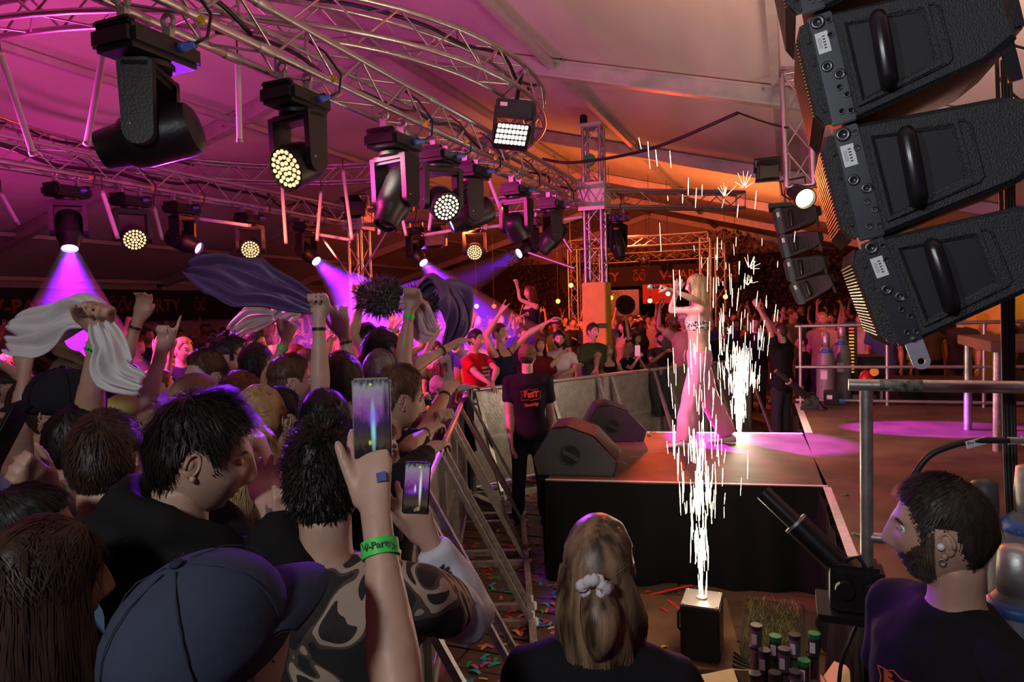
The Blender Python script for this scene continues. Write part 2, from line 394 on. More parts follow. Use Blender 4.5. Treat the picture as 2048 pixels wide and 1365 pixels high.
TZ = 3.70; X1, X2, YB = -2.9, -7.05, 10.3; XT = X1 + .16
truss('truss', 'silver box truss over the crowd, running diagonally from the top left to the padded tower', (X1, 1.2, TZ), (X1, YB - .2, TZ))
truss('truss', 'magenta-lit box truss at the far left, carrying the beam lights', (X2, 1.6, TZ), (X2, YB - .2, TZ))
truss('truss', 'magenta-lit back truss spanning between the two truss towers', (X2 + .2, YB, TZ), (X1 - .2, YB, TZ))
truss('truss', 'short truss stub leading off behind the padded tower', (X1 + .2, YB, TZ - .02), (X1 + 2.2, YB + 1.5, TZ - .02))
truss('truss_tower', 'truss tower standing in the crowd with a yellow pad at its foot', (XT, YB, 0), (XT, YB, 4.75), size=.13, group='truss towers')
truss('truss_tower', 'magenta-lit truss tower rising behind the waving jackets', (X2, YB, 0), (X2, YB, 4.1), size=.13, group='truss towers')
for x in (XT, X2):
    sb = thing('sleeve_block', 'aluminium sleeve block clamping the trusses to the %s tower' % ('yellow-padded' if x == XT else 'left'), 'truss', loc=(x, YB, TZ))
    for s in (-1, 1):
        MB().box((s * .2, 0, 0), (.012, .4, .42)).build('plate', ALUD, sb); MB().box((0, s * .2, 0), (.4, .012, .42)).build('plate', ALUD, sb)
        for q in range(4): stick('bolt', (s * .2, -.15 + .1 * q, .15), (s * .235, -.15 + .1 * q, .15), .012, STEEL, sb)
hd = thing('hoist_pulley', 'pulley head with hoist on top of the padded tower', 'pulley', loc=(XT, YB, 4.75))
MB().box((0, 0, .03), (.34, .34, .05)).build('head_plate', ALUD, hd); MB().box((-.13, -.05, .13), (.1, .12, .16), None, .02).build('pulley_block', BLKM, hd)
MB().lathe([(.09, -.03), (.09, .03)], 16, Matrix.Translation((-.02, -.16, -.5)) @ Matrix.Rotation(pi / 2, 4, 'X')).build('green_disc', mat('green_plastic', (.03, .3, .08), .5), hd)
pad = thing('tower_pad', 'yellow padded box around the foot of the truss tower', 'padding', loc=(XT, YB, 0))
PADM = mat('yellow_padding', (.60, .42, .015), .5, noise=.12, bump=.1, bscale=10)
for dx, dy, sx, sy in ((0, -.165, .37, .03), (0, .165, .37, .03), (-.17, 0, .03, .30), (.17, 0, .03, .30)):
    MB().box((dx, dy, 1.22), (sx, sy, 2.36), None, .012).build('pad_panel', PADM, pad)
# guy braces on the left tower
for nm, s in (('left', -1), ('right', 1)):
    tag(stick('brace_pole', (X2, YB - .16, 2.55), (X2 + s * .75, YB - .16, 3.5), .024, ALU, None), 'slanted pole brace on the %s side of the left tower' % nm, 'pole')
    tag(stick('brace_pole', (X1 - .15, YB - .17 - .06 * s, 2.75 + .12 * s), (X1 - (1.0 if s < 0 else .62), YB - .17 - .06 * s, 3.3 + .35 * s), .026, ALU, None), 'slanted pole brace left of the padded tower, %s one' % ('lower' if s < 0 else 'upper'), 'pole')
# ring truss
RC, RR, RZZ = Vector((-5.55, 6.3, 4.25)), 3.1, 4.25
ring = thing('ring_truss', 'large circular box truss hanging above the crowd', 'truss', loc=RC)
NS = 72
for dr in (-TS, TS):
    for dz in (-TS, TS):
        P = [Vector(((RR + dr) * cos(2 * pi * k / NS), (RR + dr) * sin(2 * pi * k / NS), dz)) for k in range(NS + 1)]
        MB().path(P, .024, 8, False).build('chord', ALU, ring, True)
for k in range(NS):
    a0, a1 = 2 * pi * k / NS, 2 * pi * (k + 1) / NS
    pt = lambda a, dr, dz: Vector(((RR + dr) * cos(a), (RR + dr) * sin(a), dz))
    s = 1 if k % 2 else -1
    stick('brace', pt(a0, TS, -TS * s), pt(a1, TS, TS * s), .009, ALU, ring); stick('brace', pt(a0, -TS, -TS * s), pt(a1, -TS, TS * s), .009, ALU, ring)
    stick('brace', pt(a0, -TS * s, TS), pt(a1, TS * s, TS), .009, ALU, ring); stick('brace', pt(a0, TS * s, -TS), pt(a1, -TS * s, -TS), .009, ALU, ring)

# ------------------------------------------------------------------ moving lights
LEDW = mat('warm_led', (1, .7, .3), .4, emit=(1, .50, .13), estr=2); LEDC = mat('white_led', (1, 1, .9), .4, emit=(1, .93, .66), estr=1.3)
LEDCORE = mat('warm_led_core', (1, .9, .6), .4, emit=(1, .60, .20), estr=2.6)
LENSV = mat('violet_lens', (.6, .4, 1), .3, emit=(.62, .42, 1), estr=30); LENSD = mat('dark_lens', (.02, .015, .03), .1, spec=.8)
LENSM = mat('dim_violet_lens', (.5, .3, 1), .3, emit=(.45, .22, 1), estr=4)
CONN = mat('blue_connector', (.05, .12, .5), .4); YEL = mat('yellow_tag', (.7, .45, .04), .5)
PANEL_LED = mat('panel_led', (1, 1, 1), .4, emit=(1, .96, .90), estr=2.2)

FM = {}
def shared(key, fn):
    if key not in FM: FM[key] = fn()
    return FM[key]
def dirv(r, u, c): return (RX * r + UX * u - FX * c).normalized()
def m_base():
    m = MB(); m.box((0, 0, -.02), (.40, .27, .11), None, .025); m.box((-.17, 0, .045), (.05, .22, .03), None, .01); m.box((.17, 0, .045), (.05, .22, .03), None, .01)
    m.lathe([(.09, -.075), (.11, -.085), (.11, -.11)], 16); return m.mesh('base', BLK, 'auto')
def m_yoke(w):
    m = MB(); m.box((0, 0, -.135), (2 * w + .09, .15, .06), None, .02)
    for s in (-1, 1):
        prof = [(-.075, -.12), (.075, -.12), (.068, -.36)] + [(.068 * cos(t), -.42 - .068 * sin(t)) for t in np.linspace(0, pi, 9)] + [(-.068, -.36)]
        x0, x1 = (w, w + .045) if s > 0 else (-w - .045, -w)
        m.loft([[Vector((x0, p, q)) for p, q in prof], [Vector((x1, p, q)) for p, q in prof]])
    return m.mesh('yoke', BLK, 'auto')
def m_spot(): return MB().lathe([(.001, -.215), (.085, -.21), (.115, -.19), (.125, -.15), (.125, .05), (.118, .10), (.10, .125), (.088, .23), (.078, .232), (.076, .205), (.001, .205)], 20).mesh('head', BLK, 'auto')
def m_wash(): return MB().lathe([(.001, -.15), (.08, -.148), (.115, -.12), (.135, -.05), (.142, .09), (.142, .12), (.134, .122), (.132, .108), (.001, .108)], 22).mesh('head', BLK, 'auto')
def m_clamp():
    m = MB(); m.box((0, 0, .09), (.03, .05, .07)); m.path([(0, .034 * cos(t), .155 + .034 * sin(t)) for t in np.linspace(0, 2 * pi, 13)], .012, 6, False)
    return m.mesh('clamp', STEEL)
def moving_head(p, aim, kind, label, lens=None, scale=1.0, pan_extra=0, beam=None, truss_dir='y', tagc=True):
    aim = Vector(aim).normalized(); t = thing('moving_light', label, 'stage light', Matrix.Translation(p) @ Matrix.Scale(scale, 4), 'moving head lights on the rig')
    pan = atan2(aim.y, aim.x) - pi / 2 if Vector(aim.xy).length > .05 else 0
    bz = rotz(pi / 2 if truss_dir == 'y' else 0)
    link('base', shared('base', m_base), t, bz); [link('clamp', shared('clamp', m_clamp), t, bz @ Matrix.Translation((s * .12, 0, 0))) for s in (-1, 1)]
    w = .13 if kind == 'spot' else .148
    yk = link('yoke', shared('yoke' + kind, lambda: m_yoke(w)), t, rotz(pan))
    for s in (-1, 1):
        if tagc: link('screw', unit_tube(8, STEEL), yk, Matrix.Translation((s * (w + .045), .03, -.40)) @ Matrix.Rotation(s * pi / 2, 4, 'Y') @ Matrix.Diagonal((.006, .006, .004, 1)))
    hM = frame((0, 0, -.42), Vector((cos(pan), sin(pan), 0)), aim); off = -.02 if kind == 'spot' else .0
    hd = link('head', shared('head' + kind, m_spot if kind == 'spot' else m_wash), t, hM)
    if kind == 'spot':
        link('lens', shared('lens' + lens.name, lambda: MB().lathe([(.001, .206), (.074, .206), (.06, .214), (.03, .219), (.001, .22)], 18).mesh('lens', lens, True)), hd)
    else:
        pts = [(0, 0)] + [(.036 * cos(k * pi / 3), .036 * sin(k * pi / 3)) for k in range(6)] + [(.071 * cos(k * pi / 6 + .26), .071 * sin(k * pi / 6 + .26)) for k in range(12)] + [(.107 * cos(k * pi / 9), .107 * sin(k * pi / 9)) for k in range(18)]
        for x, y in pts:
            link('led', shared('led' + lens.name, lambda: MB().lathe([(.0128, 0), (.0132, .006), (.010, .010), (.001, .0115)], 8).mesh('led', lens, True)), hd, Matrix.Translation((x, y, .108)))
    link('connector', shared('conn', lambda: MB().lathe([(.022, 0), (.022, .04), (.015, .04), (.015, .09)], 10).mesh('connector', CONN, True)), t, bz @ Matrix.Translation((.06, -.13, -.01)) @ Matrix.Rotation(pi / 2, 4, 'X'))
    link('data_cable', shared('fcab%d' % rng.randint(0, 2), lambda: MB().path([(.06, -.2, -.01), (.1, -.26, .03), (.14, -.25, .15), (.12, -.15, .30), (.05, -.08, .36)], .008, 6).mesh('data_cable', RUB, True)), t, bz)
    if tagc: link('safety_tag', shared('stag', lambda: MB().box((0, 0, 0), (.03, .045, .05), None, .012).mesh('safety_tag', YEL)), t, bz @ Matrix.Translation((.13, -.2, .13)))
    if beam:
        e, col, ang = beam[:3]; lens_p = Vector(p) + (Vector((0, 0, -.42)) + aim * .235) * scale
        lamp('beam_lamp' if len(beam) == 3 else 'lens_lamp', 'SPOT', lens_p, e, col, lens_p + aim if len(beam) == 3 else beam[3], .05, ang, .35)  # a target means an added violet spot on a waved cloth
    return t
def hx(px, py): return onx(px, py, X1)
def hz(px, py):
    p = onx(px, py, X2) if px < 700 else ony(px, py, YB)
    p.z = 3.42; return p
moving_head(hx(296, 92), dirv(-1, -.30, .12), 'spot', 'large black moving head nearest the camera, unlit, pointing left', LENSD, 1.06)
moving_head(hx(592, 196), dirv(-.62, -.55, .95), 'wash', 'moving wash light with glowing warm LED face, second on the diagonal truss', LEDCORE, 1.0)
moving_head(hx(787, 283), dirv(-.25, -.85, .35), 'spot', 'unlit moving head pointing down, next to the white LED wash', LENSD, 1.1)
moving_head(hx(880, 312), dirv(.42, -.45, .62), 'wash', 'moving wash light with pale white LED face turned right', LEDC, 1.0)
moving_head(hx(942, 342), dirv(-.9, -.45, .25), 'spot', 'moving head with dim violet lens pointing left, on the diagonal truss', LENSM, 1.05, beam=(900, (.36, .03, 1), 34, at(905, 620, 4.5)))
moving_head(hx(1031, 380), dirv(.35, -.6, -.55), 'wash', 'unlit wash light seen from behind on the diagonal truss', LENSD, 1.0)
moving_head(hx(1103, 408), dirv(-.55, -.75, .15), 'spot', 'unlit moving head nearest the padded tower', LENSD, 1.05)
BV = (.14, .002, 1)
moving_head(hz(135, 402), dirv(.26, -.90, .36), 'spot', 'moving head at far left throwing a broad violet beam straight down', LENSV, 1.0, beam=(1700, BV, 42))
moving_head(hz(262, 412), dirv(.55, -.42, .62), 'wash', 'warm LED wash light at left beside the broad violet beam', LEDCORE, 1.0)
moving_head(hz(364, 430), dirv(.9, -.40, .1), 'spot', 'moving head at left with dim violet lens pointing right', LENSM, 1.0, beam=(3000, (.30, .02, 1), 22, at(450, 545, 2.8)))
moving_head(hz(500, 447), dirv(.25, -.35, .9), 'wash', 'warm LED wash light in the middle of the left truss', LEDCORE, 1.0)
moving_head(hz(614, 463), dirv(.72, -.60, .40), 'spot', 'moving head on the left truss beaming violet to the lower right', LENSV, 1.0, beam=(2200, BV, 30))
moving_head(hz(832, 472), dirv(.55, -.62, .45), 'spot', 'moving head on the back truss with a bright violet beam, left of the warm wash', LENSV, 1.0, beam=(2200, BV, 28), truss_dir='x')
moving_head(hz(948, 450), dirv(.02, -.3, .95), 'wash', 'warm LED wash light facing the camera on the back truss', LEDCORE, 1.0, truss_dir='x')
moving_head(hz(1058, 440), dirv(-.75, -.45, .45), 'spot', 'moving head on the back truss sending a faint violet beam to the lower left', LENSV, 1.0, beam=(420, BV, 16), truss_dir='x')
moving_head((X1 + .42, YB + .3, 3.42), dirv(.2, -.9, .2), 'spot', 'dark moving head hanging right of the padded tower', LENSD, 1.0, truss_dir='x')
# LED panel strobe on the ring
lp = Vector(at(1030, 232, 6.6)); t = thing('strobe_light', 'black LED strobe panel with four lit rows under the ring truss', 'stage light', frame(lp, dirv(.95, .1, .2), dirv(.1, .9, .2)))
MB().box((0, 0, .06), (.36, .2, .16), None, .01).build('housing', BLK, t)
for s in (-1, 1): MB().box((s * .19, 0, -.08), (.02, .1, .34), None, .008).build('yoke_arm', BLK, t)
Mp = Matrix.Translation((0, -.05, -.2)) @ Matrix.Rotation(rad(62), 4, 'X')
pb = MB().box((0, 0, 0), (.34, .26, .08), None, .012).build('panel', BLK, t, M=Mp)
for i in range(8):
    for j in range(4): link('led', shared('pled', lambda: MB().box((0, 0, 0), (.030, .042, .012), None, .004).mesh('led', PANEL_LED)), pb, Matrix.Translation((-.133 + i * .038, -.088 + j * .058, .042)))
MB().box((-.1, -.101, .09), (.07, .002, .035)).build('sticker', WHT, t)
stick('clamp', (0, 0, .14), (0, .12, .42), .02, BLKM, t)
# flood boxes without light on the back truss
for (px, py, lab) in ((806, 408, 'black blinder lamp with barn doors hanging behind the big unlit head'), (712, 418, 'small black box lamp on the left tower'), (872, 478, 'black box lamp beside the bright violet beam'), (1535, 345, 'small black floodlight high up beside the right speaker tower')):
    t = thing('flood_lamp', lab, 'stage light', Matrix.Translation(at(px, py, 11.0 if px < 1200 else 5.4)), 'unlit floodlights')
    q = 1 if px < 1200 else .5
    MB().box((0, 0, 0), (.34 * q, .16 * q, .24 * q), Matrix.Rotation(.3, 3, 'Z'), .015).build('housing', BLK, t)
    MB().box((0, -.12 * q, .14 * q), (.36 * q, .14 * q, .01), Matrix.Rotation(-.5, 3, 'X')).build('barn_door', BLKM, t); MB().box((0, -.12 * q, -.14 * q), (.36 * q, .14 * q, .01), Matrix.Rotation(.5, 3, 'X')).build('barn_door', BLKM, t)
    MB().path([(-.19 * q, 0, 0), (-.19 * q, 0, .22 * q), (.19 * q, 0, .22 * q), (.19 * q, 0, 0)], .012, 6).build('bracket', BLKM, t)
# LED tubes hung at angles from ring and trusses
TUBE = mat('frosted_tube', (.80, .74, .86), .35, trans=0, noise=.04)
tubes = [((0, 105), (66, 308), 4.6), ((208, 98), (174, 287), 4.7), ((475, 118), (479, 281), 5.0), ((330, 215), (340, 292), 6.0),
         ((2, 388), (36, 448), 7.6), ((205, 385), (235, 475), 7.4), ((308, 415), (324, 478), 8.4), ((562, 345), (572, 486), 9.2), ((642, 385), (634, 480), 9.6),
         ((686, 342), (704, 478), 9.4), ((764, 405), (758, 468), 9.8), ((798, 405), (812, 470), 9.8), ((866, 400), (858, 460), 9.8), ((896, 408), (912, 456), 9.8),
         ((976, 352), (1006, 432), 8.6), ((398, 438), (500, 452), 9.0), ((640, 470), (700, 480), 10.2), ((850, 470), (922, 458), 10.4), ((964, 456), (1030, 448), 10.4), ((1125, 440), (1164, 434), 10.4)]
where = ['slanting at the far left edge of the picture', 'leaning left beside the nearest black moving head', 'hanging straight between the two largest lights', 'short end showing below the nearest moving head', 'low at the left edge', 'left of the first warm wash light', 'between the warm wash and the dark head', 'left of the two long tubes before the left tower', 'thin one left of the left tower', 'crossing the curved truss left of the big unlit head', 'below the big unlit head, left one', 'below the big unlit head, right one', 'below the white LED wash, left one', 'below the white LED wash, right one', 'slanting right of the dim violet head', 'lying level beside the left truss', 'lying level before the left tower', 'lying level left of the warm camera-facing wash', 'lying level right of the warm camera-facing wash', 'lying level just left of the padded tower']
for (a, b, d), wr in zip(tubes, where):
    pa, pb_ = at(*a, d), at(*b, d + (.25 if a[1] < 300 else .05)); t = thing('led_tube', 'unlit white LED tube ' + wr, 'tube light', loc=pa, group='white LED tubes')
    stick('tube', (0, 0, 0), pb_ - pa, .022 if d < 7 else .024, TUBE, t, 10); dd = (pb_ - pa).normalized()
    for e in (0, 1): stick('end_cap', (pb_ - pa) * e - dd * .015, (pb_ - pa) * e + dd * .015, .026, STEEL, t, 10)
    stick('hanger', (0, 0, 0), (0, 0, .16), .006, RUB, t)
# cables slung over the trusses
def cable(name, label, pts, r, m=RUB, sag=None, n=8, group=None):
    P = [Vector(p) for p in pts]; Q = []
    for i in range(len(P) - 1):
        for k in range(n):
            t = k / n; a = P[max(i - 1, 0)]; b = P[i]; c = P[i + 1]; d = P[min(i + 2, len(P) - 1)]
            Q.append(.5 * ((2 * b) + (c - a) * t + (2 * a - 5 * b + 4 * c - d) * t * t + (3 * b - a - 3 * c + d) * t ** 3))
    Q.append(P[-1]); o = Q[0].copy(); mb = MB(); mb.path([q - o for q in Q], r, 7)
    ob = mb.build(name, m, None, True, label=label, cat='cable', group=group); ob.location = o; return ob
cable('cable', 'black cable bundle sagging from the truss tower up to the tent rafter', [at(1085, 318, 9.4), at(1150, 325, 9.2), at(1300, 298, 8.4), at(1476, 226, 7.6)], .02)
cable('cable', 'black cable running from the tent rafter to the right speaker tower', [at(1476, 226, 7.6), at(1530, 245, 7.0), at(1575, 256, 6.6)], .012)
for k, (x0, x1) in enumerate(((1.4, 3.2), (3.0, 5.2), (5.0, 7.4), (7.2, 9.6))):
    pts = [(X1 + rng.uniform(-.07, .07), x0 + (x1 - x0) * i / 6, TZ + rng.uniform(-.08, .07)) for i in range(7)]
    cable('cable', 'black cable tangled inside the diagonal truss, %s stretch' % ['nearest', 'second', 'third', 'farthest'][k], pts, .014)
for k in range(3):
    a0 = [-.9, .2, 2.6][k]; pts = [(RC.x + (RR + rng.uniform(-.08, .08)) * cos(a0 + i * .16), RC.y + (RR + rng.uniform(-.08, .08)) * sin(a0 + i * .16), RC.z + rng.uniform(.06, .17)) for i in range(8)]
    cable('cable', 'black cable lying on the ring truss, %s' % ['on its near right side', 'on its far right side', 'on its left side'][k], pts, .016)
for k in range(4):
    pts = [(X2 + rng.uniform(-.06, .06), 2 + 2 * k + i * .4, TZ + rng.uniform(-.05, .12)) for i in range(6)]
    cable('cable', 'black cable bundled on the left truss, %s part' % ['nearest', 'second', 'third', 'farthest'][k], pts, .02)
# ------------------------------------------------------------------ line array loudspeakers
SPK = mat('speaker_shell', (.016, .019, .022), .48, noise=.15, nscale=20, bump=.5, bscale=220, spec=.6)
SPKP = mat('speaker_plate', (.035, .042, .05), .33, .45, noise=.12, nscale=30, spec=.7); HANDLE = mat('speaker_handle', (.010, .011, .012), .28, spec=.7)
GRILLE = mat('bronze_grille', (.17, .115, .065), .38, .7)
STICK = mat('paper_sticker', (.80, .82, .84), .5); INK = mat('black_print', (.03, .03, .03), .6)
# local frame: x backwards from the front (metres), z up, y away from the viewer; origin at front bottom corner, near side
def cab_meshes():
    H, D, W = .312, .47, .40; r = {}
    side = [(0.055, 0), (0.055, H), (.40, H - .045), (D, H - .075), (D, .085), (.40, .05)]
    r['W'] = W
    # plain shell; the handle recess is a flat plate painted shade-dark
    m = MB()
    rec = [(.115, .055), (.115, .255), (.285, .225), (.285, .095)]; out = [(.095, .035), (.095, .275), (.30, .245), (.30, .075)]
    def P(q, y): return [Vector((x, y, z)) for x, z in q]
    body = P(side, .012) ; back = P(side, W - .012); edge0 = [Vector((x + (.012 if x < .2 else -.012), 0, z + (.012 if z < .15 else -.012))) for x, z in side]; edge1 = [Vector((p.x, W, p.z)) for p in edge0]
    m.loft([edge0, body, back, edge1], True)
    r['shell'] = m.mesh('shell', SPK)
    m = MB(); m.loft([P(out, -.002), P(out, -.009), P([(.105, .045), (.105, .265), (.292, .236), (.292, .084)], -.009), P(rec, -.002)], False)
    for y in (-.010,):
        pass
    r['handle_frame'] = m.mesh('handle_frame', SPK)
    m = MB(); ln = [(.125, .262), (.315, .236), (.325, .222), (.325, .085), (.315, .075), (.125, .040)]
    r['panel_ridge'] = MB().path([(x, -.002, z) for x, z in ln], .0035, 6).mesh('panel_ridge', SPK, True)
    m = MB(); m.add(P(rec, -.0005), [(0, 1, 2, 3)]); r['recess_plate'] = MB().loft([P(rec, -.0015), P(rec, .0)]).mesh('recess_plate', mat('recess_shade', (.006, .007, .008), .6))  # flat dark plate, shade of the recess put into its colour
    r['handle'] = MB().path([(.168, -.008, .066), (.170, -.03, .07), (.172, -.034, .085), (.176, -.036, .16), (.180, -.034, .228), (.181, -.03, .243), (.182, -.008, .248)], [.016, .02, .0225, .023, .0225, .02, .016], 14).mesh('handle', HANDLE, True)
    m = MB(); m.box((.052, -.004, H / 2), (.062, .010, H - .004), None, .003); r['rig_plate'] = m.mesh('rig_plate', SPKP)
    m = MB(); rp = [(.026, .015), (.006, .015), (-.010, .048), (-.010, H - .048), (.006, H - .015), (.026, H - .015)]; m.loft([P(rp, -.008), P(rp, .012)])
    for q in range(4): m.box((.012, -.010, .06 + q * .065), (.012, .008, .03), None, .003)
    r['front_rim'] = m.mesh('front_rim', SPK)
    m = MB(); prof = [(.006, .01), (-.010, .045), (-.010, H - .045), (.006, H - .01)]
    N = 26; rows = []
    for i in range(N + 1):                                   # pleated bronze grille, ribs across
        t = i / N
        y = .004 + (W - .008) * t
        for e in (0, 1): rows.append([Vector((x - (.006 if e else .0), y + (W / N) * .5 * e, z)) for x, z in prof])
    m.loft(rows[:-1], False, False); r['grille'] = m.mesh('grille', GRILLE)
    m = MB()
    for k in range(22): m.box((-.017, W / 2, .05 + (H - .1) * k / 21), (.004, W - .02, .004))
    r['grille_ribs'] = m.mesh('grille_ribs', GRILLE)
    r['rear_block'] = MB().box((D + .02, .12, H / 2 + .02), (.05, .1, .11), None, .008).mesh('rear_block', SPK)
    r['rear_link'] = MB().box((D - .02, .02, .05), (.03, .012, .13)).mesh('rear_link', BLKM)
    return r
CABM = cab_meshes()
def bolt_mesh(): return MB().lathe([(.0085, 0), (.0085, .003), (.0055, .003), (.005, -.001), (.001, -.001)], 12).mesh('bolt', STEEL2, True)
STEEL2 = mat('dark_zinc', (.10, .11, .12), .3, .8)
def disc_mesh(): return MB().lathe([(.019, 0), (.019, .003), (.015, .004), (.008, .004), (.0075, .001), (.001, .001)], 16).mesh('pin_disc', STEEL2, True)
def cabinet(M, label, detail=True, group='line array speaker cabinets'):
    t = thing('line_array_speaker', label, 'loudspeaker', M, group)
    for k in ('shell', 'handle_frame', 'recess_plate', 'handle', 'rig_plate', 'front_rim', 'grille', 'rear_block', 'rear_link', 'panel_ridge'):
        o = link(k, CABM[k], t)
        if k == 'grille' and detail: link('grille_ribs', CABM['grille_ribs'], o)
        if k == 'rig_plate':
            pl = o
    yM = lambda x, z: frame((x, -.009, z), (1, 0, 0), (0, -1, 0))
    for x, z in ((.072, .285), (.068, .245), (.072, .13), (.060, .10), (.074, .075), (.052, .035), (.074, .03)):
        if detail: link('bolt', shared('bolt', bolt_mesh), pl, yM(x, z))
    if detail:
        link('pin_disc', shared('pdisc', disc_mesh), pl, yM(.045, .29)); link('pin_disc', shared('pdisc', disc_mesh), pl, yM(.043, .165) @ Matrix.Scale(.8, 4)); link('pin_disc', shared('pdisc', disc_mesh), pl, yM(.068, .135) @ Matrix.Scale(.75, 4))
    s = MB().box((0, 0, 0), (.032, .0012, .058), None).mesh('sticker', STICK)
    so = link('sticker', s, t, Matrix.Translation((.046, -.0098, .232)))
    if detail:
        for q in range(5): link('print_mark', shared('pmark', lambda: MB().box((0, 0, 0), (.007, .0006, .0035)).mesh('print_mark', INK)), so, Matrix.Translation((.004, -.0008, -.016 + q * .008)))
        for q in range(3): MB().box((-.004 - .003 * q, -.0008, 0), (.0008, .0004, .03)).build('print_line', INK, so)
    return t
def tiltM(p, ang): return Matrix.Translation(p) @ Matrix.Rotation(ang, 4, 'Y')
# near array: hinge points on the front edge, measured bottom corner and tilt of each cabinet
YN = 2.12
near = [((1590, 40), (1545, -170), 'topmost near line array cabinet, cut off by the top of the picture'), ((1648, 262), (1596, 40), 'second near line array cabinet from the top, plate in shadow with white sticker'),
        ((1702, 490), (1645, 262), 'third near line array cabinet from the top, plate shining pale'), ((1782, 700), (1702, 490), 'bottom cabinet of the near line array with the hanging steel lug')]
hinge = []
for lo, hi, lab in near:
    a, b = ony(*lo, YN), ony(*hi, YN); d = (b - a); ang = atan2(d.x, d.z); hinge.append((a, ang))
    M = tiltM(a, ang) @ Matrix.Scale(d.length / .318, 4); t = cabinet(M, lab)
    a0 = a
lug = thing('rigging_lug', 'pale steel lug with a round hole hanging below the bottom cabinet', 'bracket', tiltM(hinge[3][0], hinge[3][1]))
m = MB(); n = 20; R0 = [Vector((.058 + .022 * cos(t), -.002, -.052 + .022 * sin(t))) for t in np.linspace(0, -pi, 11)] + [Vector((.036, -.002, .0)), Vector((.080, -.002, .0))]
outl = [Vector((.08, 0, .005))] + [Vector((.058 + .022 * cos(t), 0, -.052 + .022 * sin(t))) for t in np.linspace(0, -pi, 15)] + [Vector((.036, 0, .005))]
inn = [Vector((.058 + .009 * cos(t), 0, -.052 + .009 * sin(t))) for t in np.linspace(pi / 2, -1.5 * pi, len(outl))]
f0 = [p + Vector((0, -.006, 0)) for p in outl]; g0 = [p + Vector((0, -.006, 0)) for p in inn]; f1 = [p + Vector((0, .004, 0)) for p in outl]; g1 = [p + Vector((0, .004, 0)) for p in inn]
m.loft([g1, f1, f0, g0, g1], False); m.build('lug', mat('pale_zinc', (.42, .46, .52), .35, .6), lug); stick('pin', (.058, -.02, .012), (.058, .01, .012), .006, STEEL, lug)
# far array on the other side of the stage
fa, k = Vector(at(1553, 418, 8.6)), 0
labs = ['top', 'second', 'third', 'bottom']
fpts = [(1545, 418), (1556, 470), (1567, 518), (1578, 566), (1598, 612)]
for i in range(4):
    a, b = ony(*fpts[i + 1], 8.9), ony(*fpts[i], 8.9); d = b - a
    cabinet(tiltM(a, atan2(d.x, d.z)) @ Matrix.Scale(d.length / .318, 4), '%s cabinet of the far line array beyond the stage' % labs[i], False)
fr = thing('flying_frame', 'black flying frame on top of the far line array', 'bracket', loc=ony(1545, 415, 8.9))
MB().box((.2, .3, .03), (.5, .5, .05)).build('frame_bar', BLKM, fr); stick('chain', (.2, .3, .05), (.2, .3, .65), .01, STEEL, fr)
lsp = thing('par_lamp', 'round lamp glowing pale yellow above the far line array', 'stage light', frame(ony(1606, 395, 7.2), (1, 0, 0), dirv(.05, -.45, .9)))
MB().lathe([(.02, -.2), (.09, -.18), (.105, -.02), (.105, .06), (.095, .06), (.09, .02), (.001, .02)], 18).build('can', BLKM, lsp, 'auto'); MB().lathe([(.001, .025), (.088, .025), (.06, .038), (.001, .042)], 18).build('lens', mat('pale_lens', (1, 1, .7), .3, emit=(1, .92, .50), estr=6), lsp, True)
MB().path([(-.12, 0, 0), (-.12, 0, -.2), (-.12, .12, -.24), (.12, .12, -.24), (.12, 0, -.2), (.12, 0, 0)], .01, 6).build('yoke', BLKM, lsp)
truss('truss_tower', 'speaker lift tower of truss partly hidden behind the near line array', (ony(1600, 375, 7.4).x, 7.4, ony(1600, 375, 7.4).z), (ony(1590, 200, 7.4).x, 7.4, 4.25), size=.12, group='truss towers')
# cables behind the near array
for k, (xa, xb, nm, cm) in enumerate(((2002, 2010, 'left', RUB), (2013, 2016, 'blue', mat('blue_cable', (.015, .05, .16), .45)), (2027, 2030, 'right', RUB), (2020, 2024, 'middle', RUB))):
    cable('cable', 'vertical %s cable hanging down beside the near line array to the stage' % {'left': 'black leftmost', 'blue': 'blue', 'right': 'black rightmost', 'middle': 'black middle'}[nm], [at(xa - 8, 120, 2.75), at(xa, 400, 2.75), at(xb - 4, 650, 2.75), at(xb, 900, 2.72), at(xb + 8, 1080, 2.7)], .008)
for k in range(3):
    cable('cable', 'black speaker lead looping at the right edge, %s' % ['upper', 'middle', 'lower'][k], [at(2000, 60 + 95 * k, 2.9), at(2025, 90 + 100 * k, 2.9), at(2060, 110 + 110 * k, 2.9), at(2090, 200 + 100 * k, 2.9)], .008)

# ------------------------------------------------------------------ stage rails
PIPE = mat('rail_pipe', (.50, .48, .46), .38, .8, noise=.3, nscale=16, bump=.1); WORN = mat('worn_tape', (.03, .032, .03), .6, color2=(.4, .4, .38), nscale=40)
p0 = ony(1697, 770, 3.06); rt = p0.z
rail = thing('stage_rail', 'grey scaffold pipe railing at the near edge of the stage', 'railing', loc=(0.26, 3.06, SZ))
ro = Vector((0.26, 3.06, SZ)); px = ony(1733, 900, 3.06).x - ro.x
MB().path([(p0.x - ro.x, 0, rt - SZ), (3.6, 0, rt - SZ)], .0242, 14).build('top_pipe', PIPE, rail, 'auto'); MB().path([(px, 0, 0), (px, 0, rt - SZ - .02)], .0242, 14).build('post', PIPE, rail, 'auto')
MB().path([(px, 0, .33), (3.6, 0, .33)], .0215, 12).build('middle_pipe', PIPE, rail, 'auto'); MB().path([(px - .1, 0, .025), (3.6, 0, .025)], .024, 12).build('bottom_pipe', PIPE, rail, 'auto')
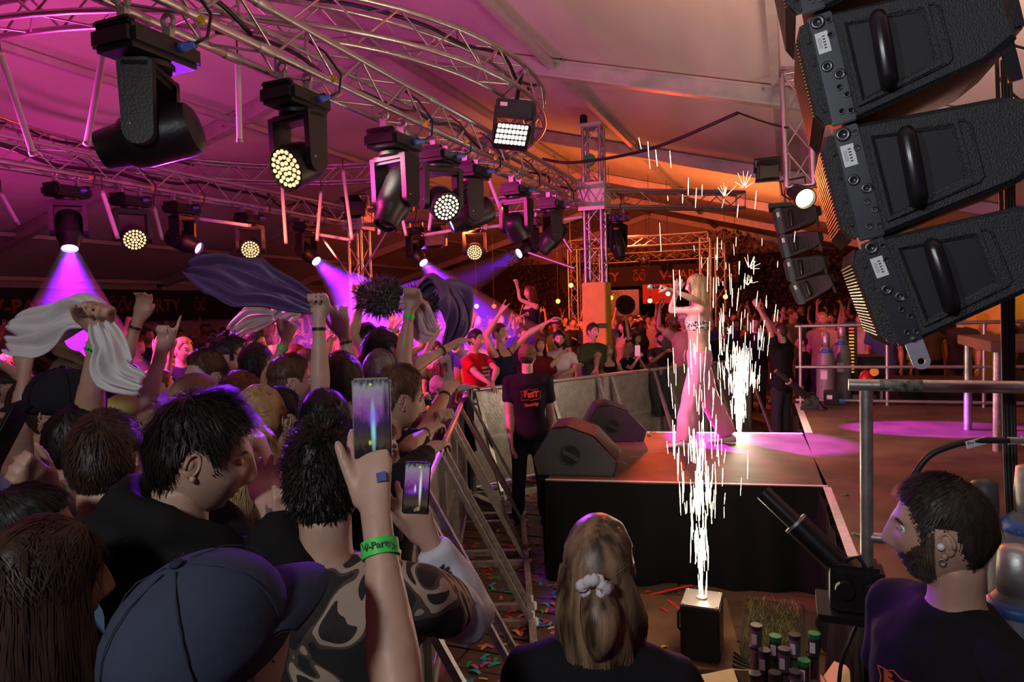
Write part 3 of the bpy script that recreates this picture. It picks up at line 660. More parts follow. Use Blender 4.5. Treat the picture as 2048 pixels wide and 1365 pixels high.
MB().path([(1.7, 0, 0), (1.7, 0, rt - SZ - .02)], .0242, 14).build('post', PIPE, rail, 'auto'); MB().path([(p0.x - ro.x + .11, 0, rt - SZ), (p0.x - ro.x + .26, 0, rt - SZ)], .0246, 14).build('worn_tape', WORN, rail, 'auto')
YF = 9.25; fro = Vector((.1, YF, SZ)); frl = thing('stage_rail', 'thin far stage railing in front of the gas bottles', 'railing', loc=fro)
zt = ony(1592, 653, YF).z - SZ
for nm, za in (('top_pipe', zt), ('middle_pipe', zt * .47), ('bottom_pipe', .04)): stick(nm, (-.02, 0, za), (4.0, 0, za + .03), .021, PIPE, frl, 10)
for x in (.04, 1.0, 1.98, 3.4): stick('post', (x, 0, 0), (x, 0, zt), .021, PIPE, frl, 10)
# ------------------------------------------------------------------ table at the right
tb = thing('stage_table', 'raised wooden table on pipe legs at the right edge of the stage', 'table', loc=(2.4, 7.2, SZ))
tz = ony(1965, 690, 6.9).z - SZ; tx = ony(1963, 690, 6.9).x
MB().box((.55, 0, tz), (2 * (.55 + 2.4 - tx), 1.2, .09), None, .006).build('table_top', mat('table_wood', (.16, .10, .06), .5, noise=.3, nscale=3, stretch=(1, 8, 8)), tb)
for x, y_ in ((tx - 2.4 + .07, -.5), (tx - 2.4 + .07, .5), (1.2, -.5)): MB().path([(x, y_, 0), (x, y_, tz - .04)], .035, 12).build('leg', PIPE, tb, 'auto'); 
mx_ = thing('audio_mixer', 'dark mixing desk lying on the wooden table', 'mixer', loc=(2.75, 7.1, SZ + tz + .046)); MB().box((0, 0, .05), (.5, .4, .09), None, .01).build('body', BLK, mx_)
for i in range(5): MB().lathe([(.014, 0), (.012, .025)], 8, Matrix.Translation((-.18 + .09 * i, -.12, .095))).build('knob', mat('grey_knob', (.3, .3, .3), .4), mx_)

# ------------------------------------------------------------------ stage monitors (wedges)
def wedge(pix, z, yawd, label, sc=1.0):
    M = Matrix.Translation(pix) @ rotz(rad(yawd)) @ Matrix.Scale(sc, 4); t = thing('stage_monitor', label, 'loudspeaker', M, 'wedge stage monitors')
    W = .46; pr = [(-.27, 0), (-.30, .12), (-.17, .33), (-.05, .345), (.13, .28), (.30, .10), (.27, 0)]        # profile in x(depth) z, curved front
    m = MB(); m.loft([[Vector((x * .97, -W / 2, z * .97 + .005)) for x, z in pr], [Vector((x, -W / 2 + .015, z)) for x, z in pr], [Vector((x, W / 2 - .015, z)) for x, z in pr], [Vector((x * .97, W / 2, z * .97 + .005)) for x, z in pr]])
    m.build('body', SPK, t)
    m = MB(); fr_ = [(-.165, .337), (-.05, .352), (.135, .286), (.295, .112)]; m.loft([[Vector((x + e * .006, -W / 2 + .03, z + e * .006)) for x, z in fr_] + [] for e in (0,)] + [[Vector((x + e * .006, W / 2 - .03, z + e * .006)) for x, z in fr_] for e in (0,)], False, False)
    m.build('grille', mat('wedge_grille', (.022, .017, .014), .75, 0, noise=.2, nscale=90, bump=.3, bscale=300), t)
    for s in (-1, 1):
        MB().lathe([(.075, .0), (.075, .006), (.062, .006), (.06, -.002), (.001, -.002)], 22, frame((-.03, s * W / 2, .15), (1, 0, 0), (0, s, 0))).build('handle_cup', mat('cup_black', (.008, .008, .008), .5), t)
        MB().box((-.03, s * (W / 2 + .004), .15), (.125, .006, .028), Matrix.Rotation(.5, 3, 'Y')).build('handle_bar', SPK, t)
    return t
wedge(onz(1150, 944, SZ) + Vector((0.0, .10, .001)), 0, 10, 'black wedge monitor at the front corner of the catwalk', 1.08)
wedge(onz(1222, 882, SZ) + Vector((-.02, .16, .001)), 0, 20, 'black wedge monitor farther back on the catwalk', 1.0)

# ------------------------------------------------------------------ spark machine, cannons, bottles, tube box
sm = Vector((-.47, 3.95, .034)); t = thing('spark_machine', 'black spark fountain machine on a wooden board in front of the stage', 'spark machine', loc=sm)
MB().box((0, 0, .16), (.215, .24, .30), None, .008).build('body', BLKM, t); MB().box((0, 0, .315), (.205, .23, .012)).build('top_plate', mat('brushed_plate', (.34, .32, .29), .35, .7), t)
for s in (-1, 1):
    for q in (-1, 1): link('bolt', unit_tube(6, STEEL), t, Matrix.Translation((s * .09, q * .1, .32)) @ Matrix.Diagonal((.006, .006, .006, 1)))
MB().lathe([(.03, .318), (.03, .33), (.02, .33), (.02, .322), (.001, .322)], 14).build('nozzle', STEEL, t); MB().path([(-.11, 0, .1), (-.135, 0, .13), (-.135, 0, .22), (-.11, 0, .25)], .008, 6).build('handle', BLKM, t)
sm2 = Vector((-.47, 6.9, SZ)); t = thing('spark_machine', 'spark fountain machine behind the catwalk, hidden in bright sparks', 'spark machine', loc=(sm2.x, 7.3, 0))
MB().box((0, 0, .34), (.22, .24, .66), None, .01).build('body', BLKM, t); MB().box((0, 0, .675), (.21, .23, .012)).build('top_plate', MATS['brushed_plate'], t)
bd = MB().box((0, 0, .0), (.62, .95, .022)).build('floor_board', WOODT, None, label='brown plywood board lying under the front spark machine', cat='board'); bd.location = (-.62, 4.22, .022); bd.rotation_euler.z = .18
REDT = mat('red_tape', (.75, .03, .02), .5)
for i, (a, b) in enumerate((((1300, 1190), (1385, 1170)), ((1335, 1200), (1385, 1236)))):
    a, b = onz(*a, .036), onz(*b, .036); d = (b - a).normalized(); s_ = Vector((-d.y, d.x, 0)) * .011
    m = MB(); m.loft([[p - a - Vector((0, 0, .0015)) for p in (a - s_, b - s_, b + s_, a + s_)], [p - a for p in (a - s_, b - s_, b + s_, a + s_)]]); o = m.build('floor_tape', REDT, None, label='strip of red tape on the floor board, %s arm of the corner' % ('upper' if i == 0 else 'lower'), cat='tape'); o.location = a
# grass growing between the boards
m = MB(); G = mat('grass_blades', (.10, .14, .03), .7, color2=(.22, .17, .06), nscale=30)
for k in range(2600):
    x, y_ = rng.uniform(-.27, .05), rng.uniform(3.55, 4.85); h = rng.uniform(.02, .06); a = rng.uniform(0, 6.28); b = rng.uniform(-.03, .03), rng.uniform(-.03, .03)
    dx, dy = .003 * cos(a), .003 * sin(a); m.add([(x - dx, y_ - dy, .0), (x + dx, y_ + dy, .0), (x + b[0] * .5 + dx * .6, y_ + b[1] * .5 + dy * .6, h * .6), (x + b[0], y_ + b[1], h)], [(0, 1, 2), (0, 2, 3)])
m.build('grass', G, None, label='patch of dry grass showing beside the stage skirt', cat='grass', kind='stuff')
struct('ground_soil', MB().box((-.1, 4.2, .004), (.36, 1.3, .016)), mat('soil', (.05, .035, .02), .95, noise=.4, nscale=20))
def cannon(base, tip, label, sc=1):
    base, tip = Vector(base), Vector(tip); d = tip - base; t = thing('confetti_cannon', label, 'cannon', loc=base); L = d.length; u = d / L
    MB().path([u * L * .0, u * L * .64], .052 * sc, 14).build('barrel', BLKM, t, 'auto'); MB().path([u * L * .6, u * L], .036 * sc, 14).build('inner_tube', mat('tube_black', (.02, .02, .022), .3), t, 'auto')
    MB().path([u * L * .62, u * L * .645], .056 * sc, 14).build('rim', STEEL, t, 'auto'); MB().box((0, 0, -.02), (.2 * sc, .16 * sc, .2 * sc), None, .02).build('bracket', BLK, t)
    MB().box((.0, 0, -.12 * sc), (.3 * sc, .26 * sc, .03)).build('base_plate', BLKM, t); MB().path([u * .1, u * .1 + Vector((.08, -.05, .05)), Vector((.12, -.05, -.05)), Vector((.18, .1, -.11))], .01, 6).build('air_hose', RUB, t)
    for q in (-1, 1): MB().lathe([(.035, 0), (.035, .03)], 12, frame((q * .05, -.1 * sc, 0), (1, 0, 0), (0, -1, 0))).build('knob', BLK, t)
    return t
cb = onz(1712, 1165, SZ + .13); cannon((cb.x, cb.y, SZ + .135), at(1526, 985, 3.0), 'black confetti cannon aimed up left on the near stage edge')
cb = onz(1622, 800, SZ + .1); cannon((cb.x, cb.y - .1, SZ + .1), ony(1551, 742, cb.y - .3), 'far black confetti cannon at the back corner of the stage', .8)
fx = onz(1612, 806, SZ); t = thing('power_box', 'small black power box with blue plug by the far cannon', 'box', loc=(fx.x + .28, fx.y - .1, SZ)); MB().box((0, 0, .09), (.16, .16, .17), None, .01).build('body', BLK, t); MB().lathe([(.03, 0), (.03, .06)], 10, frame((.09, -.05, .05), (0, 0, 1), (1, 0, 0))).build('plug', CONN, t); MB().box((-.02, -.082, .1), (.06, .003, .05)).build('sticker', WHT, t)
BOT = mat('grey_bottle', (.22, .21, .22), .42, .1, noise=.08); BOTD = mat('dark_bottle', (.05, .055, .06), .45); BLUE = mat('blue_band', (.04, .12, .35), .4)
def bottle(p, h, r, label, m=BOT, cap=True):
    t = thing('gas_bottle', label, 'gas bottle', loc=p, group='gas bottles')
    MB().lathe([(r * .96, 0), (r, .02), (r, h * .72), (r * .93, h * .78), (r * .72, h * .84), (r * .4, h * .88), (r * .28, h * .885)], 22).build('cylinder', m, t, True)
    MB().lathe([(r * .42, h * .875), (r * .44, h * .93), (r * .4, h * .99), (r * .15, h)], 16).build('valve_cap', STEEL if cap else m, t, True); MB().lathe([(r * .77, h * .834), (r * .57, h * .862)], 18).build('colour_band', BLUE, t, True)
    MB().box((-.25 * r, -r * 1.0, h * .66), (r * .7, .004, h * .07)).build('label', STICK, t)
    return t
g0 = ony(1652, 790, 9.75); bottle((g0.x, 9.75, 0), 1.62, .115, 'light grey gas bottle behind the far stage rail, left one'); g1 = ony(1684, 790, 10.1); bottle((g1.x, 10.1, 0), 1.72, .115, 'light grey gas bottle behind the far stage rail, right one')
g = at(2072, 1100, 2.45); bottle((g.x, g.y, 0), 1.44, .155, 'large grey gas bottle cut by the right edge of the picture', mat('lilac_grey_bottle', (.13, .125, .14), .5))
g = at(1968, 1100, 2.6); bottle((g.x, g.y, 0), 1.35, .11, 'dark gas bottle behind the bearded guard', BOTD, False)
g = at(2035, 1120, 2.15); bottle((g.x, g.y, 0), 1.26, .13, 'blue-grey gas bottle with paper tag behind the guard\'s shoulder', mat('slate_bottle', (.09, .11, .13), .5))
fe = ony(1728, 770, 9.6); t = thing('fire_extinguisher', 'red fire extinguisher behind the far rail', 'extinguisher', loc=(fe.x, 9.3, SZ)); MB().lathe([(.08, 0), (.085, .02), (.085, .34), (.05, .40), (.025, .42)], 16).build('tank', mat('extinguisher_red', (.35, .01, .01), .35), t, True); MB().box((0, 0, .45), (.04, .05, .06)).build('valve', BLKM, t); MB().lathe([(.05, 0), (.05, .03)], 16, frame((.08, -.02, .4), (1, 0, 0), (0, -1, 0))).build('gauge', YEL, t)
# high pressure hose with paper band
hp = [at(1800, 1030, 2.55), at(1812, 985, 2.55), at(1850, 920, 2.52), at(1900, 893, 2.5), at(1955, 882, 2.48), at(2020, 882, 2.46)]
ho = thing('hose', 'thick black hose arching up behind the guard with a white paper band', 'hose', loc=hp[0])
Q = []
for i in range(len(hp) - 1):
    for k in range(8):
        u_ = k / 8; a, b, c, d = hp[max(i - 1, 0)], hp[i], hp[i + 1], hp[min(i + 2, len(hp) - 1)]
        Q.append(.5 * ((2 * b) + (c - a) * u_ + (2 * a - 5 * b + 4 * c - d) * u_ * u_ + (3 * b - a - 3 * c + d) * u_ ** 3) - hp[0])
Q.append(hp[-1] - hp[0]); MB().path(Q, .0115, 12).build('tube', RUB, ho, True)
e = hp[-1] - hp[0]; MB().path([e - Vector((.005, 0, 0)), e + RX * .045], .0135, 12).build('fitting', STEEL, ho, 'auto'); MB().path([e + RX * .045, e + RX * .08], .017, 6).build('nut', mat('pale_zinc2', (.5, .55, .56), .3, .6), ho)
q0, q1 = at(1928, 889, 2.49) - hp[0], at(1966, 881, 2.48) - hp[0]; lm = frame((q0 + q1) / 2 - FX * .0125, q1 - q0, -FX)
lb = MB().box((0, 0, 0), (.072, .027, .0015)).build('label', STICK, ho, M=lm); MB().box((.017, .003, .001), (.028, .014, .0008)).build('label_field', YEL, lb)
link('lettering', text_mesh('Pro', .0165, INK, .0003, bold=.0004), lb, Matrix.Translation((-.019, .003, .0012))); link('lettering', text_mesh('X', .012, INK, .0003), lb, Matrix.Translation((-.0, .006, .0012))); link('lettering', text_mesh('Tec', .0155, mat('print_dark_yellow', (.35, .25, .01), .5), .0003, bold=.0003), lb, Matrix.Translation((.017, .003, .0018)))
MB().box((0, -.009, .001), (.06, .001, .0005)).build('print_line', INK, lb)
# cardboard box of confetti tubes
CARD = mat('cardboard', (.46, .31, .17), .8, noise=.1, bump=.1)
bo = Vector((-.02, 3.40, -.02)); t = thing('cardboard_box', 'open cardboard box holding spare confetti tubes', 'box', Matrix.Translation(bo) @ rotz(.25)); 
for c, d_ in (((0, -.2, .1), (.42, .006, .2)), ((0, .2, .1), (.42, .006, .2)), ((-.21, 0, .1), (.006, .4, .2)), ((.21, 0, .1), (.006, .4, .2)), ((0, 0, .004), (.41, .39, .006))): MB().box(c, d_).build('side', CARD, t)
for c, d_, R_ in (((-.31, 0, .18), (.2, .39, .006), Matrix.Rotation(-.25, 3, 'Y')), ((.27, 0, .25), (.16, .39, .006), Matrix.Rotation(-1.0, 3, 'Y')), ((0, -.28, .17), (.4, .17, .006), Matrix.Rotation(.35, 3, 'X'))): MB().box(c, d_, R_).build('flap', CARD, t)
k = 0
TUB = [mat('tube_grey', (.10, .10, .105), .4), mat('tube_dark', (.03, .03, .033), .35)]
for r_ in range(3):
    for c in range(4 if r_ != 1 else 3):
        p = bo + Vector((-.14 + c * .087 + (.04 if r_ == 1 else 0), -.12 + r_ * .1, 0)); h = .33 + .05 * r_ + .02 * ((c * 7 + r_) % 3)
        tt = thing('confetti_tube', 'grey confetti tube standing in the cardboard box, %s row, %s' % (['front', 'middle', 'back'][r_], ['far left', 'centre left', 'centre right', 'far right'][c]), 'tube', loc=p, group='confetti tubes in the box')
        MB().path([(0, 0, .008), (.004, .004, h)], .028, 14).build('shell', TUB[(c + r_) % 2], tt, 'auto'); MB().path([(.004, .004, h - .015), (.004, .004, h + .006)], .0285, 14).build('end_cap', mat('green_cap', (.02, .2, .06), .4) if (c * r_) % 4 == 2 else TUB[1], tt, 'auto')
        MB().box((-.005, -.0285, h - .055), (.024, .002, .05)).build('label', STICK, tt)
        MB().path([(0, 0, h - .11), (0, 0, h - .10)], .0287, 14).build('band', STICK if False else BLKM, tt, 'auto'); k += 1
for k in range(4): cable('cable', 'black power cable coiled on the grass by the spark machine, %s' % ['first loop', 'second loop', 'third loop', 'fourth loop'][k], [(-.30, 4.0 - .05 * k, .04), (-.2 + .02 * k, 3.88 - .03 * k, .05), (-.1, 3.80 - .02 * k, .05), (-.02 + .03 * k, 3.9, .05), (.05, 3.75 + .04 * k, .05)], .006)
cable('cable', 'black cable hanging down the stage skirt beside the guard', [at(1722, 1235, 2.9), at(1700, 1280, 2.85), at(1682, 1330, 2.85), at(1676, 1400, 2.85)], .008)
# ------------------------------------------------------------------ figure building
TMP = bpy.data.scenes.new('workshop')
def bake(me, mods):
    o = bpy.data.objects.new('tmp', me); TMP.collection.objects.link(o)
    for k, kw in mods:
        md = o.modifiers.new(k, k)
        for a, v in kw.items(): setattr(md, a, v)
    with bpy.context.temp_override(scene=TMP, view_layer=TMP.view_layers[0]):
        dg = bpy.context.evaluated_depsgraph_get(); dg.update()
    r = bpy.data.meshes.new_from_object(o.evaluated_get(dg)); bpy.data.objects.remove(o); bpy.data.meshes.remove(me); return r
def fuse(mb, vox, smooth=4, deci=None):
    me = bpy.data.meshes.new('f'); me.from_pydata(mb.v, [], mb.f)
    mods = [('REMESH', dict(mode='VOXEL', voxel_size=vox)), ('SMOOTH', dict(factor=.5, iterations=smooth))]
    if deci: mods.append(('DECIMATE', dict(ratio=deci)))
    return bake(me, mods)
def arrays(me):
    v = np.empty(len(me.vertices) * 3); me.vertices.foreach_get('co', v); return v.reshape(-1, 3), [tuple(p.vertices) for p in me.polygons]
SKIN = mat('skin', (.6, .4, .3), .48, objcol=True, noise=.10, nscale=25, bump=.05, bscale=120, subs=.0)
LIP = mat('lips', (.42, .17, .14), .45); EYEW = mat('eye_white', (.75, .73, .70), .2); IRIS = mat('iris', (.02, .015, .012), .15); BROWM = mat('brow', (.035, .022, .015), .8); NAIL = mat('nail', (.6, .32, .28), .3)
BODYM = [SKIN, LIP, EYEW, IRIS, BROWM]
CLOTH = mat('cloth', (.5, .5, .5), .85, objcol=True, noise=.15, nscale=9, bump=.35, bscale=14, spec=.15)
HAIR = mat('hair', (.1, .06, .03), .5, objcol=True, noise=.45, nscale=70, stretch=(1, 1, .15), spec=.35)
DENIM = mat('denim', (.05, .07, .12), .9, objcol=True, noise=.3, nscale=60)
SKINS = [(.50, .30, .21), (.56, .35, .25), (.46, .27, .18), (.60, .39, .29)]
HAIRS = {'dark': (.012, .009, .008), 'brown': (.045, .024, .013), 'lbrown': (.11, .06, .03), 'blond': (.42, .27, .12), 'red': (.16, .04, .015), 'grey': (.2, .18, .16), 'ash': (.24, .16, .09)}
def headpt(x, y, z):           # numpy arrays of unit directions -> surface points of the head
    s = np.clip(-z, 0, 1); f = np.clip(y, 0, 1); b = np.clip(-y, 0, 1)
    px = .0765 * x * (1 - .30 * s ** 1.6) * (1 - .06 * f); py = np.where(y > 0, .094, .104) * y; pz = np.where(z > 0, .116, .118) * z
    py = py * np.where(y < 0, 1 - .50 * s ** 1.3, 1 - .06 * s) + .004 * s * f
    front = np.clip((y - .15) / .4, 0, 1)
    g = lambda cx, cz, sx, sz: np.exp(-((px - cx) / sx) ** 2 - ((pz - cz) / sz) ** 2)
    d = np.zeros_like(px)
    prof = np.interp(pz, [-.052, -.046, -.036, -.030, .0, .022, .04], [0, .45, 1, 1, .5, .12, 0]); wid = np.interp(pz, [-.05, -.035, .0, .02], [.013, .0125, .0075, .008])
    d += .025 * prof * np.exp(-(px / wid) ** 2) + .006 * g(.012, -.04, .008, .008) + .006 * g(-.012, -.04, .008, .008)
    d += -.012 * (g(.033, .006, .016, .012) + g(-.033, .006, .016, .012)) + .0045 * (g(.030, .026, .022, .007) + g(-.030, .026, .022, .007))
    d += .0055 * g(0, -.0625, .018, .0042) + .006 * g(0, -.0725, .016, .0042) - .005 * g(0, -.0678, .026, .0022) - .003 * g(0, -.086, .02, .006) + .008 * g(0, -.104, .02, .014)
    d += .004 * (g(.045, -.028, .02, .018) + g(-.045, -.028, .02, .018)) - .003 * g(0, .048, .03, .01)
    return np.stack([px, py + d * front, pz], -1)
def headgrid(nu, nv):
    u = np.arange(nu) / nu * 2 * pi; az = u - .42 * np.sin(u) * 1.0            # denser in front (az 0)
    v = np.linspace(.04, pi - .04, nv); th = v
    A, T = np.meshgrid(az, th); x = np.sin(T) * np.sin(A); y = np.sin(T) * np.cos(A); z = np.cos(T)
    return A, x, y, z
def gridfaces(nu, nv, mask=None):
    f = []
    for i in range(nv - 1):
        for j in range(nu):
            k = (j + 1) % nu
            if mask is None or (mask[i, j] and mask[i, k] and mask[i + 1, j] and mask[i + 1, k]): f.append((i * nu + j, (i + 1) * nu + j, (i + 1) * nu + k, i * nu + k))
    return f
def head_mb(nu=56, nv=48, eyes='open', mouth=0, brows=True):
    m = MB(); A, x, y, z = headgrid(nu, nv); P = headpt(x, y, z)
    if mouth:      # open jaw
        low = (P[..., 2] < -.068) & (P[..., 1] > -.02); P[..., 2] = np.where(low, P[..., 2] - mouth * .02, P[..., 2])
    V = P.reshape(-1, 3); F_ = gridfaces(nu, nv); m.add(V, F_); n = len(m.mi)
    C = V[np.array(F_)].mean(1)
    for i in range(n):
        cx, cy, cz = C[i]
        if cy > .05 and abs(cx) < .024 * (1 - abs(cz + .0675) / .016) and -.078 < cz < -.059: m.mi[i] = 1
        if mouth and cy > .05 and abs(cx) < .02 and -.068 - mouth * .02 < cz < -.066: m.mi[i] = 3
    m.add([V[0] * .98, V[-1]], [])
    m.f.append(tuple(range(nu))); m.mi.append(0); m.f.append(tuple((nv - 1) * nu + j for j in range(nu))); m.mi.append(0)
    for s in (-1, 1):
        c = np.array((s * .032, .0705, .006))
        m.cm = 2 if eyes == 'open' else 0; m.ell(c, (.0135, .0125, .0115 if eyes == 'open' else .0105), None, 10, 8)
        if eyes == 'open':
            m.cm = 3; m.ell(c + np.array((0, .0095, -.0005)), (.0055, .0038, .0058), None, 8, 6)
            m.cm = 0; m.path([c + np.array((s * .016, .004, .002)), c + np.array((s * .008, .0115, .0085)), c + np.array((-s * .006, .0118, .0085)), c + np.array((-s * .015, .006, .001))], .0036, 6)
        else: m.cm = 3; m.path([c + np.array((s * .013, .006, -.004)), c + np.array((s * .004, .0115, -.0055)), c + np.array((-s * .01, .008, -.004))], .0014, 5)
        if brows: m.cm = 4; m.path([c + np.array((s * .022, .002, .017)), c + np.array((s * .010, .0125, .0235)), c + np.array((-s * .012, .0155, .019))], [.0018, .0036, .003], 6, True, .8)
        m.cm = 0                                  # ear: shell, rim, lobe
        e = np.array((s * .0735, -.010, -.006)); R = Matrix.Rotation(s * .35, 3, 'Z') @ Matrix.Rotation(-.15, 3, 'X')
        m.ell(e, (.007, .0165, .025), R, 10, 8); m.ell(e + np.array((s * .004, -.003, .003)), (.006, .009, .014), R, 8, 6)
        rim = [Vector(e) + R @ Vector((s * .0065, .0135 * cos(t) - .002, .0225 * sin(t) + .003)) for t in np.linspace(-1.0, 3.6, 12)]
        m.path(rim, [.0025, .003, .0034, .0034, .0034, .0034, .0034, .0034, .0036, .004, .0045, .0035], 6); m.ell(e + np.array((s * .004, .005, -.024)), (.005, .0065, .007), None, 8, 6)
    m.cm = 0
    return m
def capsule(m, a, b, ra, rb, n=12, fx=1):
    a, b = Vector(a), Vector(b); t = (b - a).normalized(); pts = [a - t * ra * .85, a - t * ra * .5, a, a + (b - a) * .5, b, b + t * rb * .5, b + t * rb * .85]; rs = [ra * .35, ra * .82, ra, (ra + rb) / 2, rb, rb * .82, rb * .35]
    m.path(pts, rs, n)
def hand_mb(curl, spread=.08, thumb=(.62, -.25, .75), tcurl=.35):
    m = MB(); rg = []
    for z, rx, ry, ox in ((-.06, .026, .023, 0), (-.03, .0265, .0225, 0), (0, .0275, .020, 0), (.03, .036, .018, .003), (.065, .042, .016, .001), (.092, .041, .013, 0), (.100, .036, .009, 0)):
        rg.append([Vector((ox + rx * cos(2 * pi * k / 14), ry * sin(2 * pi * k / 14), z)) for k in range(14)])
    m.loft(rg)
    for i, (x, L) in enumerate(((.031, .072), (.0105, .080), (-.0105, .075), (-.031, .060))):
        c = curl[i]; p = Vector((x, 0, .090)); a = 0; sp = spread * (1.5 - i) / 1.5; pts = [p]; 
        for k, fr in enumerate((.46, .30, .24)):
            a += c[k]; p = p + Vector((sin(sp) * cos(a * .8), -sin(a), cos(a) * cos(sp))) * L * fr; pts.append(p)
        m.path([pts[0] - Vector((0, 0, .012))] + pts + [pts[-1] + (pts[-1] - pts[-2]).normalized() * .006], [.0092, .0098, .0088, .0080, .0068, .003], 8)
    d = Vector(thumb).normalized(); p = Vector((.026, -.004, .022)); pts = [p - d * .01, p]; ax = Vector((0, 1, 0)).cross(d).normalized()
    for k, L in enumerate((.044, .034, .026)):
        if k: d = (d + Vector((-.5, -.15, .25)) * tcurl).normalized()
        p = p + d * L; pts.append(p)
    m.path(pts + [p + d * .006], [.015, .0155, .0125, .0108, .0085, .004], 8); return m
CURL = {'fist': ([(1.35, 1.6, 1.0)] * 4, .02, (.45, -.55, .6), 1.1), 'open': ([(.08, .12, .1), (.05, .1, .08), (.08, .12, .1), (.12, .15, .1)], .32, (.8, -.15, .5), .05),
        'relaxed': ([(.30, .45, .3), (.4, .55, .35), (.45, .6, .4), (.5, .6, .4)], .12, (.55, -.35, .75), .3), 'point': ([(.02, .06, .05)] + [(1.3, 1.6, 1.0)] * 3, .03, (.35, -.6, .6), 1.0),
        'grip': ([(.55, .85, .5), (.6, .9, .5), (.65, .9, .55), (.7, .9, .5)], .10, (.5, -.55, .75), .25), 'peace': ([(.05, .08, .05), (.05, .08, .05), (1.3, 1.6, 1.), (1.3, 1.6, 1.)], .2, (.2, -.7, .6), 1.0),
        'horns': ([(.05, .08, .05), (1.3, 1.6, 1.), (1.3, 1.6, 1.), (.05, .08, .05)], .15, (.2, -.7, .6), 1.0), 'hold': ([(.10, .22, .2), (.30, .55, .4), (.45, .8, .4), (.55, .8, .4)], .05, (.14, .34, .93), 0), 'phone': ([(.35, .75, .55), (.45, .8, .5), (.5, .85, .5), (.6, .8, .5)], .28, (.42, -.50, .95), -.25)}
HANDS = {}
def hand_arr(pose, left, hi):
    k = (pose, left, hi)
    if k not in HANDS:
        if (pose, False, hi) not in HANDS: HANDS[(pose, False, hi)] = arrays(fuse(hand_mb(*CURL[pose]),   .0054 if hi else .009, 2))
        V, F_ = HANDS[(pose, False, hi)]
        if left: HANDS[k] = (V * np.array((-1, 1, 1)), [f[::-1] for f in F_])
    return HANDS[k]
TORSO = [(.84, .150, .105, 0), (.92, .172, .122, -.005), (1.0, .160, .115, 0), (1.09, .147, .105, .005), (1.20, .158, .112, .006), (1.31, .178, .120, .004), (1.39, .180, .112, -.004), (1.445, .140, .090, -.010), (1.485, .085, .068, -.012)]
def torso(m, inf=0, fem=0, z0=0, z1=9, flare=0, spine=None):
    rg = []
    for z, rx, ry, oy in TORSO:
        if z < z0 or z > z1: continue
        if fem: rx *= .90 if z > 1.02 else 1.0; ry *= .96; oy += .012 * max(0, 1 - abs(z - 1.29) / .09); ry += .012 * max(0, 1 - abs(z - 1.29) / .09)
        fl = flare * max(0, (1.15 - z) / .3); N = 22
        rg.append([spine(Vector(((rx + inf + fl) * np.sign(cos(t)) * abs(cos(t)) ** .85, oy + (ry + inf + fl) * np.sign(sin(t)) * abs(sin(t)) ** .85, z))) for t in np.linspace(0, 2 * pi, N, False)])
    m.loft(rg)
class Fig: pass
def skel(arms, lean=(0, 0), stance=0, sit=None, hnod=0, hturn=0, hroll=0, fem=0, shrug=0, legs=None, twist=0):
    """arms: dict 'R','L' -> (elbow point, wrist point) local, or None for hanging"""
    f = Fig(); Rl = Matrix.Rotation(-lean[0], 3, 'X') @ Matrix.Rotation(lean[1], 3, 'Y'); piv = Vector((0, 0, .92))
    f.spine = lambda p: piv + Rl @ (Vector(p) - piv) if p[2] > .92 else Vector(p)
    sw = .165 if fem else .185; f.A = {}
    for sd, s in (('R', 1), ('L', -1)):
        up = arms.get(sd); z = 1.415 + shrug
        S0 = f.spine(Vector((s * sw, -.005, z)))
        if up is None: E = S0 + Vector((s * .055, -.01, -.285)); W = E + Vector((s * .01, .07, -.24))
        else:
            e, w_ = Vector(up[0]), Vector(up[1]); dv = (e - S0).normalized()
            if dv.z > .2: S0 = S0 + Vector((-s * .015, 0, .035 * dv.z))
            l1 = min(max((e - S0).length, .22), .345); E = S0 + (e - S0).normalized() * l1; l2 = min(max((w_ - E).length, .20), .31); W = E + (w_ - E).normalized() * l2
        f.A[sd] = (S0, E, W)
    f.neck0 = f.spine(Vector((0, -.012, 1.45))); f.HR = Rl @ Matrix.Rotation(hturn, 3, 'Z') @ Matrix.Rotation(-hnod, 3, 'X') @ Matrix.Rotation(hroll, 3, 'Y')
    nb = f.spine(Vector((0, .004, 1.555))); f.H = nb + f.HR @ Vector((0, .018, .108)); f.neck1 = nb + f.HR @ Vector((0, -.012, .05))
    st = stance
    f.legs = legs or {'R': (Vector((.09, 0, .90)), Vector((.105 + st * .3, .02 + st * .2, .49)), Vector((.11 + st, -.01 - st * .2, .075))), 'L': (Vector((-.09, 0, .90)), Vector((-.105 - st * .3, .02, .49)), Vector((-.11 - st, -.01, .075)))}
    f.fem = fem; return f
